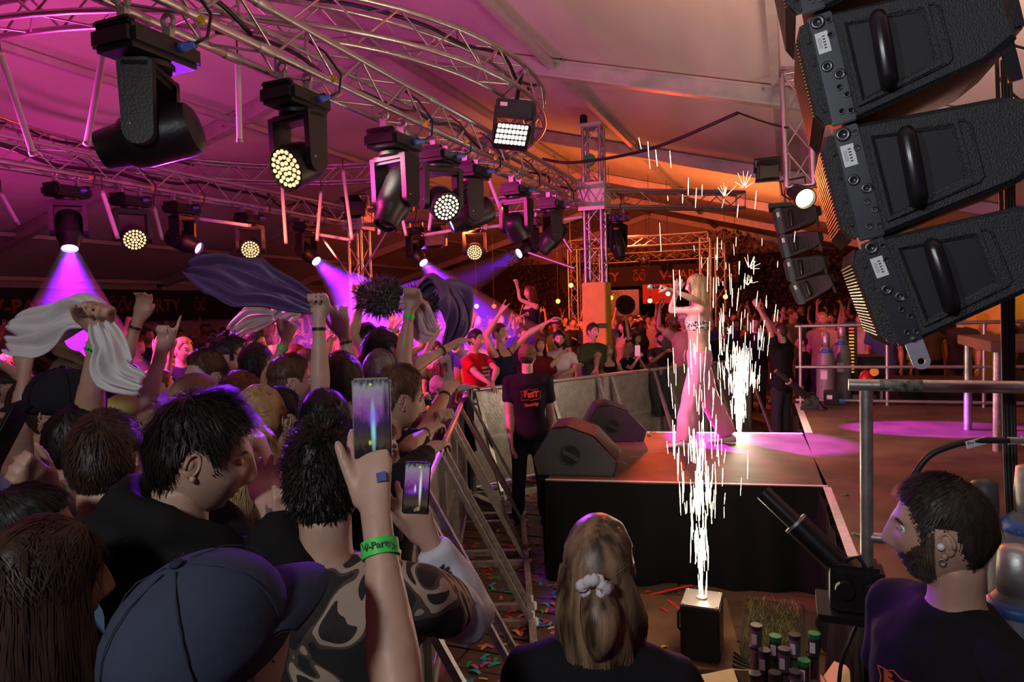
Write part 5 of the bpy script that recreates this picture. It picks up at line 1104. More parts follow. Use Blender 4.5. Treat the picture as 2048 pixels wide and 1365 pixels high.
h20 = P_('person pointing one finger straight up, pink forearm', (255, 850, 2.75), 120, hair=sh(capped=1), cap=('hat', (.50, .46, .14), 0), top=('tee', (.03, .02, .06)), arms={'R': ((292, 805, 2.7), (322, 708, 2.75))}, hands=('point', 'relaxed'), palm=(-FX, None), hi=False, skin=3)
h21 = P_('person with a beaded bracelet raising a limp hand beside the white shirt', (240, 775, 3.4), 100, hair=sh(), hcol='dark', top=('tee', (.05, .03, .1)), arms={'R': ((246, 728, 3.3), (272, 652, 3.3))}, hands=('relaxed', 'relaxed'), palm=(-FX, None), hi=False)
P_('orange-lit man with a fade haircut looking left', (411, 755, 3.4), -58, hair=sh(n=1600, top_only=1, thick=.02), hcol='lbrown', top=('tee', BK), mouth=.3, skin=3)
P_('man with a neat fade haircut and black T-shirt looking right', (582, 765, 3.3), 100, hair=sh(n=1800, top_only=1, thick=.02), hcol='lbrown', top=('tee', BK), skin=3)
h24 = P_('man with cropped hair raising an orange-lit arm with a wristband', (512, 738, 3.6), 158, hair=sh(n=1200, top_only=1, thick=.016), hcol='dark', top=('tee', BK), arms={'R': ((540, 780, 3.45), (568, 690, 3.45))}, hands=('fist', 'relaxed'), hi=False)
P_('young man with curly dark hair and bare face in profile', (456, 724, 3.8), 80, hair=sh(n=1200, thick=.032, side=.02, mess=.9), hcol='dark', top=('tee', BK), hi=False)
P_('red-haired head low in the crowd before the fade haircut', (482, 800, 2.9), 150, fem=1, hair=lg(n=900, sideL=.2), hcol='red', top=('tee', BK), hi=False)
flagm = P_('person holding up a long black jacket like a flag', (560, 838, 2.75), 120, hair=sh(), hcol='dark', top=('tee', BK), arms={'R': ((648, 752, 2.7), (638, 645, 2.7))}, hands=('fist', 'relaxed'), palm=(-FX, None), skin=3)
h28 = P_('man with black hair holding a pink cloth in his raised fist', (764, 712, 3.55), 140, hair=sh(thick=.02), hcol='dark', top=('tee', BK), arms={'R': ((808, 722, 3.4), (818, 628, 3.4))}, hands=('fist', 'relaxed'), palm=(-FX, None), hi=False)
h29 = P_('person swinging a fluffy black hat above the crowd', (735, 690, 4.6), 130, hair=sh(thick=.02), hcol='dark', top=('tee', BK), arms={'R': ((705, 672, 4.5), (720, 608, 4.5))}, hands=('fist', 'relaxed'), hi=False)
P_('person in a tan brimmed hat behind the young man in the hoodie', (392, 812, 2.7), 130, hair=sh(capped=1), cap=('hat', (.36, .24, .14), .5), top=('tee', BK), hi=False)
# --- behind the far barrier
RED = P_('man in a red T-shirt with white print resting his hands on the barrier', (952, 680, 8.15), 58, hair=sh(n=900), hcol='dark', top=('tee', (.42, .008, .012)), arms={'R': ((950, 745, 7.9), (975, 765, 7.78)), 'L': ((1000, 745, 8.0), (985, 764, 7.85))}, hands=('relaxed', 'relaxed'), vox=.014)
P_('woman in a grey long-sleeved top leaning over the barrier corner', (886, 722, 7.25), 55, fem=1, hair=lg(n=700, sideL=.25), hcol='lbrown', top=('long', (.30, .27, .28)), arms={'R': ((905, 778, 7.1), (940, 775, 7.3)), 'L': ((890, 700, 7.1), (872, 725, 7.0))}, hands=('relaxed', 'relaxed'), hi=False)
P_('cheering man in a navy sleeveless shirt with both arms raised', (1001, 668, 8.6), 52, hair=sh(n=900), hcol='brown', top=('tank', (.012, .015, .045)), arms={'R': ((974, 676, 8.45), (1003, 622, 8.4)), 'L': ((1060, 664, 8.6), (1095, 645, 8.6))}, hands=('horns', 'relaxed'), mouth=1, nod=-.2, vox=.014)
P_('woman with glasses and dark red hair beside the white T-shirt', (1080, 690, 9.1), 15, fem=1, hair=lg(n=500), hcol='red', top=('tee', (.12, .01, .015)), hi=False)
P_('bearded man in a white T-shirt with a hand at his mouth', (1118, 680, 9.3), 8, hair=sh(n=900, thick=.022), hcol='dark', beard=(.006, 500), top=('tee', (.66, .60, .58)), arms={'R': ((1100, 735, 9.1), (1124, 708, 9.1)), 'L': ((1150, 740, 9.2), (1122, 752, 8.85))}, hands=('fist', 'relaxed'), vox=.014)
grn = P_('man in an olive T-shirt with glasses, leaning on the barrier', (1186, 664, 9.75), 40, hair=sh(n=900), hcol='brown', top=('tee', (.055, .075, .025)), arms={'L': ((1190, 725, 9.5), (1192, 752, 9.15))}, hands=('relaxed', 'relaxed'), mouth=.5, vox=.014)
P_('smiling woman with braids in a black strap top at the barrier', (1218, 702, 9.9), 12, fem=1, hair=('long', dict(n=700, sideL=.2)), hcol='ash', top=('tank', BK), mouth=.5, arms={'R': ((1202, 745, 9.7), (1214, 750, 9.4)), 'L': ((1242, 742, 9.8), (1262, 746, 9.6))}, vox=.014)
ph3 = P_('blonde woman filming with a white phone at the barrier', (1258, 698, 10.3), 48, fem=1, hair=lg(n=800, sideL=.24), hcol='blond', top=('tee', BK), arms={'R': ((1262, 738, 10.1), (1274, 720, 10.05)), 'L': ((1290, 736, 10.2), (1280, 720, 10.1))}, hands=('grip', 'grip'), vox=.014)
ph4 = P_('bearded man in a dark T-shirt holding a phone before his face', (1321, 678, 11.0), 22, hair=sh(n=700), hcol='dark', beard=(.006, 400), top=('tee', (.035, .03, .025)), arms={'R': ((1304, 728, 10.7), (1328, 706, 10.6))}, hands=('grip', 'relaxed'), vox=.014)
hatp = P_('person raising a dark hat high on a straight arm', (1274, 678, 11.0), 30, fem=1, hair=lg(n=400), hcol='brown', top=('tee', BK), arms={'R': ((1256, 662, 10.9), (1249, 624, 10.9))}, hands=('fist', 'relaxed'), mouth=.8, hi=False)
guard = P_('security guard in a tan beanie and black T-shirt standing in the pit, back turned', (1055, 714, 6.42), 172, hair=sh(capped=1, n=300), cap=('beanie', (.16, .11, .06), 0), top=('tee', BK), pants=(.012, .012, .016), arms={'L': ((1018, 830, 6.4), (1022, 885, 6.3)), 'R': ((1102, 830, 6.5), (1092, 880, 6.7))}, shoes=(.012, .012, .012), skin=1, vox=.013, stance=.03)
SIT = {'R': (Vector((.09, 0, .90)), Vector((.15, .36, .86)), Vector((.15, .40, .48))), 'L': (Vector((-.09, 0, .90)), Vector((-.15, .36, .86)), Vector((-.15, .40, .48)))}
P_('woman in a black top sitting on shoulders above the crowd, one arm raised', (1058, 586, 11.0), -50, fem=1, hair=lg(n=500, sideL=.22), hcol='red', top=('tank', BK), arms={'L': ((1040, 600, 10.9), (1034, 572, 10.9)), 'R': ((1060, 625, 11), (1046, 632, 10.8))}, hands=('relaxed', 'fist'), hi=False, scale=.97, legs=SIT)
P_('man carrying the woman in black on his shoulders', (1056, 641, 11.05), -40, hair=sh(n=300), hcol='brown', top=('tee', BK), hi=False)
# --- on and behind the stage
SING = {'R': (Vector((.09, 0, .90)), Vector((.14, -.10, .50)), Vector((.15, -.30, .095))), 'L': (Vector((-.09, 0, .90)), Vector((-.10, .10, .49)), Vector((-.10, .17, .075)))}
singer = P_('singer with long blonde hair, patterned bra top and wide pink trousers on stage', (1392, 572, 6.12), -82, fem=1, base=SZ, hair=lg(n=2600, sideL=.56), hcol=(.62, .47, .26), top=('crop', (.6, .5, .5), leopard()), pants=None, arms={'R': ((1392, 592, 5.85), (1340, 580, 5.95)), 'L': ((1337, 622, 6.2), (1350, 592, 6.1))}, hands=('fist', 'relaxed'), legs=SING, shoes=(.8, .78, .76), skin=3, vox=.012)
PINK = mat('pink_satin', (.75, .30, .46), .5, bump=.4, bscale=7, sheen=.2)
link('trousers', bottom_mesh(singer, .015, PINK, .035, .008, 1.02), singer.obj, None); MB().path([(.02, .135, 1.0), (.025, .15, .95), (.03, .145, .88)], .005, 6).build('drawstring', PINK, singer.obj, True)
mic = (singer.M @ singer.A['R'][2]); md = (singer.M.to_3x3() @ (singer.A['R'][2] - singer.A['R'][1])).normalized()
t = thing('microphone', 'black hand microphone held out by the singer', 'microphone', loc=mic + md * .07); MB().path([RX * .06, -RX * .09], [.010, .013], 10).build('handle', BLKM, t, True); MB().ell(-RX * .11, (.025, .025, .025), None, 12, 8).build('grille_ball', STEEL, t, True)
P_('crew member in a black T-shirt lifting both arms behind the stage', (1560, 664, 9.3), -125, hair=sh(n=500, thick=.012), hcol='brown', top=('tee', BK), arms={'R': ((1530, 640, 9.2), (1510, 600, 9.2)), 'L': ((1538, 650, 9.0), (1514, 612, 9.0))}, hands=('grip', 'grip'), hi=False)
P_('crew member in black standing behind the far stage rail', (1603, 686, 10.3), -80, hair=sh(n=500, top_only=1), hcol='brown', top=('long', BK), hi=False)
rg = P_('bearded security man in a black T-shirt in the lower right corner, in profile', (1880, 1064, 1.42), -52, turn=-.62, hair=sh(n=3800, thick=.016, side=.008, length=.03, mess=.4, top_only=0), hcol=(.035, .026, .02), beard=(.0035, 5000), bcol=(.075, .05, .035), top=('tee', BK), skin=0, nod=.0)
wm = P_('woman with half tied-up blonde hair and white scrunchie, back to the camera', (1198, 1135, 1.42), 176, fem=1, hair=('half', dict(n=3200, sideL=.17, side=.014, thick=.016, m_=mat('streaked_hair', (.34, .22, .12), .42, color2=(.05, .028, .016), nscale=38, stretch=(1, 1, .10), spec=.4))), hcol=(.22, .14, .075), top=('long', BK), skin=1)
# --- small parts of these people
o, c, d, r0 = wristband(capman, 'R', 'bright green paper wristband', t=.80, w_=.026)
for f, sd in ((blackcap, 'L'), (den, 'R'), (h24, 'R'), (h28, 'R'), (ls, 'L'), (h29, 'R')): wristband(f, sd)
def wtext(f, sd, body, t, size, towards):
    S0, E, W = f.A[sd]; d = (W - E).normalized(); n = (f.M.to_3x3().inverted() @ towards); n = (n - d * n.dot(d)).normalized(); x = d.cross(n)
    link('lettering', text_mesh(body, size, INK, .0004, bold=.0003), f.obj, frame(E + (W - E) * t + n * (.0318 if t < .85 else .0285), x, n))
wtext(capman, 'R', 'V-Party', .80, .016, -FX + RX * .1); wtext(blackcap, 'L', 'V-Party', .92, .014, -FX)
DKB = mat('dark_bracelet', (.02, .018, .016), .5); 
for f, sd, lb in ((h21, 'R', 'dark beaded bracelet'), (h12, 'R', 'woven bracelet'), (h14, 'R', 'dark cord bracelet'), (h13, 'R', 'thin cord bracelet'), (b1, 'R', 'leather bracelet'), (flagm, 'R', 'thin bracelet')): wristband(f, sd, lb, DKB, .90, .012, name='bracelet')
# tattooed stamp, scrunchie, strap, ear plug
S0, E, W = capman.A['R']; d = (W - E).normalized(); n_ = capman.M.to_3x3().inverted() @ (-FX); n_ = (n_ - d * n_.dot(d)).normalized()
link('hand_stamp', MB().box((0, 0, 0), (.016, .016, .002)).mesh('hand_stamp', mat('blue_ink', (.03, .08, .3), .6)), capman.obj, frame(W + d * .055 + n_ * .020 + d.cross(n_) * .022, d.cross(n_), n_))
SCR = mat('white_scrunchie', (.72, .68, .68), .9); m = MB()
m.path([(.024 * cos(t) * (1 + .15 * sin(t * 7)), -.138 - .012 * sin(t) - .005 * sin(t * 5), .010 + .020 * sin(t) * (1 + .15 * sin(t * 9))) for t in np.linspace(0, 2 * pi, 41)], [.012 + .004 * sin(k * 2.1) for k in range(41)], 8, False); link('scrunchie', m.mesh('scrunchie', SCR, True), wm.obj, wm.Hm)
STRAP = mat('brown_leather', (.07, .028, .015), .5); V = [wm.spine(Vector(p)) for p in ((-.06, .02, 1.52), (-.05, -.085, 1.475), (.03, -.115, 1.40), (.12, -.125, 1.33), (.19, -.08, 1.25), (.21, .0, 1.2))]
m = MB(); rows = [[p + Vector((.0, 0, .016)), p + Vector((0, -.006, 0)), p - Vector((0, 0, .016))] for p in V]; m.loft(rows, False, False); m.loft([[q + Vector((0, .004, 0)) for q in r_] for r_ in rows[::-1]], False, False); m.build('bag_strap', STRAP, wm.obj, True)
link('ear_plug', MB().ell((-.084, .002, -.008), (.007, .008, .008), None, 10, 8).mesh('ear_plug', WHT, True), rg.obj, rg.Hm); link('ear_ring', MB().path([(-.084, .0 + .006 * cos(t), -.040 + .006 * sin(t)) for t in np.linspace(0, 2 * pi, 13)], .0016, 6, False).mesh('ear_ring', STEEL, True), rg.obj, rg.Hm)
m = MB().path([(-.017 * cos(t) * 2.2, .0965 + .0, .006 + .016 * sin(t)) for t in np.linspace(0, 2 * pi, 15)], .0015, 5, False)
# printed emblems on the security shirts: FEST in a jagged frame, Security below
ORI = mat('orange_print', (.62, .11, .02), .7)
def emblem(f, M, sc, sk):
    g = link('shirt_print', MB().mesh('e', ORI), f.obj, M @ Matrix.Scale(sc, 4)) if False else None
    T = M @ Matrix.Scale(sc, 4)
    for i, (ch, x, z, s_) in enumerate((('F', -.032, .012, .048), ('E', -.010, .004, .036), ('S', .010, .008, .042), ('T', .032, .012, .046))): link('lettering', text_mesh(ch, s_, ORI, .0012, bold=.0022), f.obj, T @ Matrix.Translation((x, z, 0)))
    link('lettering', text_mesh('Security', .026, ORI, .0012, bold=.0012, shear=.1), f.obj, T @ Matrix.Translation((.002, -.050, 0)) @ rotz(.10))
    pts = [(-.058, -.018), (-.052, .012), (-.062, .032), (-.035, .034), (-.015, .044), (.008, .036), (.040, .046), (.046, .034), (.062, .030), (.054, .010), (.062, -.006), (.050, -.016), (.020, -.018), (.006, -.026), (-.012, -.020), (-.058, -.024)]
    m = MB(); m.path([(x, z, 0) for x, z in pts] + [(*pts[0], 0)], .0014, 5); link('print_frame', m.mesh('print_frame', ORI), f.obj, T)
def on_shirt(f, x, z, ysign, inf=.020):
    zz, rx, ry, oy = min(TORSO, key=lambda q: abs(q[0] - z)); xs = min(.98, abs(x) / (rx + .014)); y = oy + ysign * (ry + inf) * max(.25, (1 - xs ** 2.35)) ** (.425); n = Vector((.55 * x / rx, ysign, 0)); return frame(f.spine(Vector((x, y, z))), (-ysign * -1 if False else (1 if ysign < 0 else -1), 0, 0), n)
emblem(guard, on_shirt(guard, .045, 1.29, -1, .022), 1.6, 0); emblem(rg, on_shirt(rg, -.035, 1.33, 1, .026), 1.0, 0)
# white print on the red shirt
WP = mat('white_print', (.7, .68, .66), .7)
link('lettering', text_mesh('19 72', .055, WP, .002, bold=.001), RED.obj, on_shirt(RED, 0, 1.19, 1, .03))
for i in range(3):                                        # three rows of blurred print above the year
    for k in range(9 - i):
        link('print_mark', shared('rmark%d' % (k % 3), lambda: MB().box((0, 0, 0), (.016, (.030, .024, .027)[k % 3], .003)).mesh('print_mark', WP)), RED.obj, on_shirt(RED, 0, 1.335 - .045 * i, 1, .030) @ Matrix.Translation(((k - (8 - i) / 2) * .022, 0, 0)))
# white sleeves with lettering for the camouflage jacket
SLV = mat('white_sleeve', (.60, .62, .66), .75, bump=.35, bscale=16); S0, E, W = camom.A['R']; dd = W - E; ud = E - S0
m = MB(); m.path([S0 + ud * .45, S0 + ud * .8, E], [.066, .066, .064], 16); m.path([E - dd * .12, E, E + dd * .3, E + dd * .7, E + dd * .93, E + dd * .97], [.050, .066, .062, .052, .045, .040], 16); me = fuse(m, .010, 3); wrinkle(me, .006, 5, 20); me.materials.clear(); me.materials.append(SLV); me.polygons.foreach_set('use_smooth', [True] * len(me.polygons)); link('sleeve', me, camom.obj)
n_ = camom.M.to_3x3().inverted() @ (-FX + RX * .15); dn = dd.normalized(); n_ = (n_ - dn * n_.dot(dn)).normalized()
for i, ch in enumerate('NS\u039bOFM'): link('lettering', text_mesh(ch, .026, INK, .002, bold=.0015, shear=-.2), camom.obj, frame(E + dd * (.80 - i * .13) + n_ * (.060 + .012 * min(1, i / 4)), -dn, n_))
# ------------------------------------------------------------------ phones and cup
def phone(M, label, case, screen, w_=.072, h_=.152, group=None):
    t = thing('phone', label, 'phone', M, group); MB().box((0, 0, 0), (w_, h_, .009), None, .004).build('case', case, t); s_ = MB().box((0, 0, .0047), (w_ - .006, h_ - .006, .0008)).build('screen', screen, t); return t
def screen_mat(name, seed, tint, estr=.9):
    m = bpy.data.materials.new(name); m.use_nodes = True; nt = m.node_tree; b = nt.nodes['Principled BSDF']; N = nt.nodes.new; L = nt.links.new; tc = N('ShaderNodeTexCoord'); sp = N('ShaderNodeSeparateXYZ'); L(tc.outputs['Generated'], sp.inputs[0])
    r = N('ShaderNodeValToRGB'); e = r.color_ramp.elements; e[0].color = (.004, .004, .005, 1); e[1].color = (.012, .03, .035, 1); e[1].position = 1
    for p, c in ((.10, (.004, .004, .005, 1)), (.20, (.05, .04, .02, 1)), (.34, (.03, .02, .03, 1)), (.46, (.03, .012, .07, 1)), (.58, (.16, .04, .22, 1)), (.72, (.22, .10, .26, 1)), (.90, (.22, .20, .24, 1))): q = e.new(p); q.color = c
    n = N('ShaderNodeTexNoise'); n.inputs['Scale'].default_value = 9 + seed; n.inputs['Detail'].default_value = 6; L(tc.outputs['Generated'], n.inputs[0]); ad = N('ShaderNodeMath'); ad.operation = 'MULTIPLY_ADD'; ad.inputs[1].default_value = .30; ad.inputs[2].default_value = -.15; L(n.outputs[0], ad.inputs[0]); a2 = N('ShaderNodeMath'); L(sp.outputs[1], a2.inputs[0]); L(ad.outputs[0], a2.inputs[1]); L(a2.outputs[0], r.inputs[0])
    def blob(cx, cy, sx, sy, col, k):                       # a bright feature of the filmed picture
        sx_ = N('ShaderNodeMath'); sx_.operation = 'SUBTRACT'; L(sp.outputs[0], sx_.inputs[0]); sx_.inputs[1].default_value = cx; mx_ = N('ShaderNodeMath'); mx_.operation = 'DIVIDE'; L(sx_.outputs[0], mx_.inputs[0]); mx_.inputs[1].default_value = sx; sy_ = N('ShaderNodeMath'); sy_.operation = 'SUBTRACT'; L(sp.outputs[1], sy_.inputs[0]); sy_.inputs[1].default_value = cy; my_ = N('ShaderNodeMath'); my_.operation = 'DIVIDE'; L(sy_.outputs[0], my_.inputs[0]); my_.inputs[1].default_value = sy
        cb = N('ShaderNodeCombineXYZ'); L(mx_.outputs[0], cb.inputs[0]); L(my_.outputs[0], cb.inputs[1]); ln = N('ShaderNodeVectorMath'); ln.operation = 'LENGTH'; L(cb.outputs[0], ln.inputs[0]); mr = N('ShaderNodeMapRange'); mr.inputs[1].default_value = 1; mr.inputs[2].default_value = .2; mr.inputs[3].default_value = 0; mr.inputs[4].default_value = k; L(ln.outputs['Value'], mr.inputs[0]); return mr.outputs[0], col
    last = r.outputs[0]
    for fac, col in [blob(*q) for q in tint]:
        mx = N('ShaderNodeMix'); mx.data_type = 'RGBA'; L(fac, mx.inputs[0]); L(last, mx.inputs[6]); mx.inputs[7].default_value = (*col, 1); last = mx.outputs[2]
    b.inputs['Base Color'].default_value = (.01, .01, .01, 1); b.inputs['Roughness'].default_value = .2; L(last, b.inputs['Emission Color']); b.inputs['Emission Strength'].default_value = estr; return m
SC1 = screen_mat('filmed_picture_large', 0, [(.55, .40, .09, .40, (.25, .75, .85), .9), (.55, .52, .2, .16, (.25, .10, .75), .7), (.92, .62, .12, .5, (.01, .01, .012), .9), (.5, .94, .05, .022, (.8, .75, .02), 1), (.45, .20, .07, .04, (.6, .55, .02), 1)])
SC2 = screen_mat('filmed_picture_small', 3, [(.66, .52, .07, .45, (.75, .75, .72), .95), (.35, .44, .35, .08, (.22, .04, .6), .8), (.45, .50, .06, .10, (.85, .6, .8), .9), (.6, .93, .06, .03, (.8, .75, .02), 1), (.6, .10, .10, .05, (.5, .45, .02), .8)])
SILV = mat('rose_silver', (.5, .42, .4), .3, .8)
HC = Vector(); hw = capman.M @ capman.A['R'][2]
phone(frame(at(744, 838, 1.165), RX + UX * .03, -FX), 'large silver-edged phone held high in the foreground, filming the stage', SILV, SC1, .066, .140)
phone(frame(at(833, 977, 1.60), RX - UX * .06 + FX * .12, -FX + RX * .1), 'black phone filming the singer, held in front of the barrier', BLKM, SC2, .062, .124)
phone(frame(at(1275, 702, 10.0), RX, FX), 'white phone held by the blonde woman at the barrier', WHT, LENSD, .08, .16); phone(frame(at(1328, 690, 10.55), RX, FX), 'dark phone held by the bearded man at the barrier', BLKM, LENSD)
phone(frame(at(8, 880, 1.62), RX - FX * .4, UX * .2 - RX), 'dark phone in the raised hand at the left edge', BLKM, LENSD); phone(frame(at(1205, 652, 10.0), UX, FX), 'dark phone held sideways in front of the padded tower', BLKM, LENSD)
for px_, lb_ in ((1308, 'left'), (1331, 'right')):
    t = thing('drinking_cup', 'empty clear plastic cup at the foot of the far barrier, %s one' % lb_, 'cup', loc=onz(px_, 862, .012)); MB().lathe([(.038, 0), (.05, .16), (.047, .16), (.035, .004), (.001, .004)], 14).build('wall', mat('clear_plastic', (.8, .8, .85), .1, trans=.9, alpha=.6), t, True); MB().lathe([(.05, .155), (.053, .158), (.05, .163)], 14).build('rim', MATS['clear_plastic'], t, True)
t = thing('drinking_cup', 'clear plastic cup held by the man in the hoodie', 'cup', loc=at(565, 1048, 1.55)); MB().lathe([(.030, -.05), (.036, .045), (.034, .045), (.028, -.046), (.001, -.046)], 18).build('cup', mat('clear_plastic', (.8, .8, .85), .1, trans=.9, alpha=.6), t, True); MB().path([(0, 0, -.03), (.03, .0, .07)], .003, 6).build('spoon', STEEL, t)
# ------------------------------------------------------------------ cloths in the air
def cloth(name, label, pts, widths, axis, m, cat_, wav=.02, seed=0, n=26, th=.004, col=None):
    r = random.Random(seed); P = [Vector(p) for p in pts]; C = []
    for i in range(len(P) - 1):
        for k in range(7):
            t = k / 7; a, b, c, d = P[max(i - 1, 0)], P[i], P[i + 1], P[min(i + 2, len(P) - 1)]; C.append((.5 * ((2 * b) + (c - a) * t + (2 * a - 5 * b + 4 * c - d) * t * t + (3 * b - a - 3 * c + d) * t ** 3), i + t))
    C.append((P[-1], len(P) - 1)); ph = [r.uniform(0, 6) for _ in range(6)]; rows = []
    for i, (c, u) in enumerate(C):
        w_ = np.interp(u, range(len(widths)), widths); tg = (C[min(i + 1, len(C) - 1)][0] - C[max(i - 1, 0)][0]).normalized(); ax = Vector(axis); ax = (ax - tg * ax.dot(tg)).normalized(); nn = tg.cross(ax); row = []
        for k in range(n):
            v = k / (n - 1) - .5; off = wav * (sin(v * 16 + ph[0] + u * .7) + .6 * sin(v * 29 + ph[1] - u * 1.3) + .5 * sin(u * 3 + v * 6 + ph[2])) * min(1, w_ / .12); row.append(c + ax * v * w_ * (1 + .06 * sin(u * 5 + ph[3])) + nn * off)
        rows.append(row)
    o = rows[0][n // 2].copy(); m_ = MB(); m_.loft([[p - o for p in r_] for r_ in rows], False, False); me = m_.mesh(name, m, True); ob = link(name, me, None, None, label, cat_); ob.location = o; sd = ob.modifiers.new('thickness', 'SOLIDIFY'); sd.thickness = th; return ob
LIN = mat('white_linen', (.66, .63, .62), .85, noise=.06, bump=.3, bscale=30); VLIT = mat('violet_lit_satin', (.11, .06, .17), .45); FUZZ = mat('black_fleece', (.01, .01, .012), .95, sheen=.5, bump=.6, bscale=90); ROSE = mat('rose_cotton', (.62, .42, .5), .85)  # satin: violet light on black cloth put into its base colour
cloth('waved_shirt', 'white linen shirt whirled to the left from a raised fist', [at(205, 640, 2.05), at(150, 628, 2.1), at(90, 660, 2.2), at(20, 668, 2.3)], [.06, .16, .22, .12], UX + FX * .5, LIN, 'shirt', .016, 2)
cloth('waved_shirt_sleeve', 'white sleeve of the whirled shirt hanging to the right of the fist', [at(200, 645, 2.02), at(218, 690, 2.0), at(228, 745, 2.0), at(282, 770, 2.0)], [.05, .09, .13, .07], RX - UX * .3, LIN, 'shirt', .014, 5)
cloth('waved_jacket', 'long black and violet jacket streaming left from a raised hand', [at(640, 618, 2.7), at(575, 588, 2.72), at(500, 568, 2.75), at(430, 545, 2.8), at(376, 540, 2.85)], [.05, .12, .22, .20, .06], UX + FX * .6, VLIT, 'jacket', .022, 3)
cloth('waved_cloth', 'violet-lit dark cloth swung in an arc at the centre of the crowd', [at(888, 695, 4.5), at(918, 650, 4.5), at(908, 592, 4.5), at(868, 566, 4.5), at(835, 590, 4.5)], [.05, .18, .28, .20, .06], RX * .6 - UX * .3 + FX * .5, VLIT, 'cloth', .03, 8)
cloth('waved_cloth', 'rose cloth hanging from a fist right of the black hat', [at(800, 605, 3.45), at(832, 612, 3.45), at(850, 655, 3.5), at(870, 668, 3.5)], [.05, .1, .18, .08], UX + RX * .4, ROSE, 'cloth', .018, 4)
cloth('waved_cloth', 'pink-white cloth whirled above the middle of the crowd', [at(600, 618, 5.5), at(570, 625, 5.5), at(545, 640, 5.5)], [.08, .24, .10], UX, LIN, 'cloth', .03, 6)
cloth('waved_cloth', 'lilac cloth whirled left of the middle of the crowd', [at(545, 632, 5.0), at(500, 640, 5.0), at(462, 668, 5.0)], [.08, .2, .10], UX + RX * .2, LIN, 'cloth', .025, 9)
cloth('waved_cloth', 'brown cloth swirling in front of the crowd at the left edge', [at(60, 690, 2.9), at(100, 720, 2.9), at(150, 735, 2.9), at(180, 745, 2.9)], [.1, .16, .14, .05], UX, mat('brown_cotton', (.13, .07, .04), .9), 'cloth', .02, 11)
cloth('hung_shirt', 'black T-shirt with white emblem hung over the barrier', [(-1.66, 9.42, 1.19), (-1.61, 9.37, 1.0), (-1.58, 9.34, .72), (-1.57, 9.33, .52)], [.42, .46, .40, .34], (.5, .85, 0), mat('black_cotton', (.012, .012, .013), .9), 'shirt', .014, 12)
cloth('hung_jacket', 'dark navy jacket hung over the barrier below the fist', [(-2.93, 5.93, 1.19), (-2.90, 5.92, 1.0), (-2.87, 5.92, .8), (-2.87, 5.92, .66)], [.30, .34, .26, .14], (-.4, .9, 0), mat('navy_cotton', (.012, .012, .03), .9), 'jacket', .03, 13)
def fuzzy(label, p, r_, seed):
    rr = np.random.default_rng(seed); m = MB(); m.ell((0, 0, 0), r_, None, 20, 14); d = nrml(rr.normal(size=(1600, 3))); base = d * np.array(r_); tip = base + d * .045 + rr.normal(size=d.shape) * .02; C = np.stack([base * .97, (base + tip) / 2 + rr.normal(size=d.shape) * .008, tip], 1); Wd = nrml(np.cross(C[:, 1:2] - C[:, :1], rr.normal(size=(1600, 1, 3)))) * .003; ribbons(m, C, Wd * np.array([1, .8, .2])[None, :, None]); o = m.build('fluffy_hat', FUZZ, None, True, label=label, cat='hat'); o.location = p
fuzzy('round fluffy black hat swung beside the left tower', at(762, 596, 4.45), (.13, .12, .10), 3); fuzzy('second fluffy black hat right of the first one', at(842, 605, 4.9), (.11, .11, .09), 5)
cp_ = cap_mb('hat'); t = thing('felt_hat', 'dark felt hat held up on a straight arm before the padded tower', 'hat', frame(at(1250, 612, 10.8), RX, UX * .3 - FX * .8)); 
for k, q in cp_.items(): q.build(k, CLOTH, t, True, color=(.03, .008, .012))
# ------------------------------------------------------------------ the wider crowd: variants copied one by one
def variant(arms, hands=('relaxed', 'relaxed'), fem=0, hair=('short', {}), top='tee', mouth=0, nod=0, roll=0, lean=(0, 0), beard=False, cap=None, pose=''):
    A = {sd: (None if arms.get(sd) is None else tuple(Vector(q) + Vector(((.185 if sd == 'R' else -.185), 0, 1.41)) for q in arms[sd])) for sd in 'RL'}
    f = skel(A, lean, 0, None, nod, 0, roll, fem); v = dict(f=f, fem=fem, pose=pose, hairk=hair[0])
    v['body'] = body_mesh(f, hands, (None, None), False, .021, 'open', mouth, (28, 24)); v['top'] = top_mesh(f, top, .021, None, .004, 2); v['bottom'] = bottom_mesh(f, .026)
    v['hair'] = hair_mesh(hair[0], hi=False, fem=fem, seed=3, n=500, **hair[1]); v['H'] = Matrix.Translation(f.H) @ f.HR.to_4x4(); v['shoes'] = [q.mesh('shoe', CLOTH, True) for q in shoe_mb(f)]
    v['cap'] = {k: q.mesh(k, CLOTH, True) for k, q in cap_mb('cap').items()} if cap else None; return v
UPR = ((.08, .08, .27), (.05, .14, .52)); UPR2 = ((.16, .16, .18), (.10, .30, .40)); UPL = ((-.10, .06, .27), (-.06, .12, .52)); UPL2 = ((-.2, .12, .14), (-.22, .24, .38)); PHN = ((.08, .22, .02), (-.06, .38, .22)); PHL = ((-.05, .24, .0), (.05, .38, .22)); FWD = ((.12, .12, -.20), (.02, .32, -.08)); FWL = ((-.12, .12, -.2), (-.02, .32, -.08))
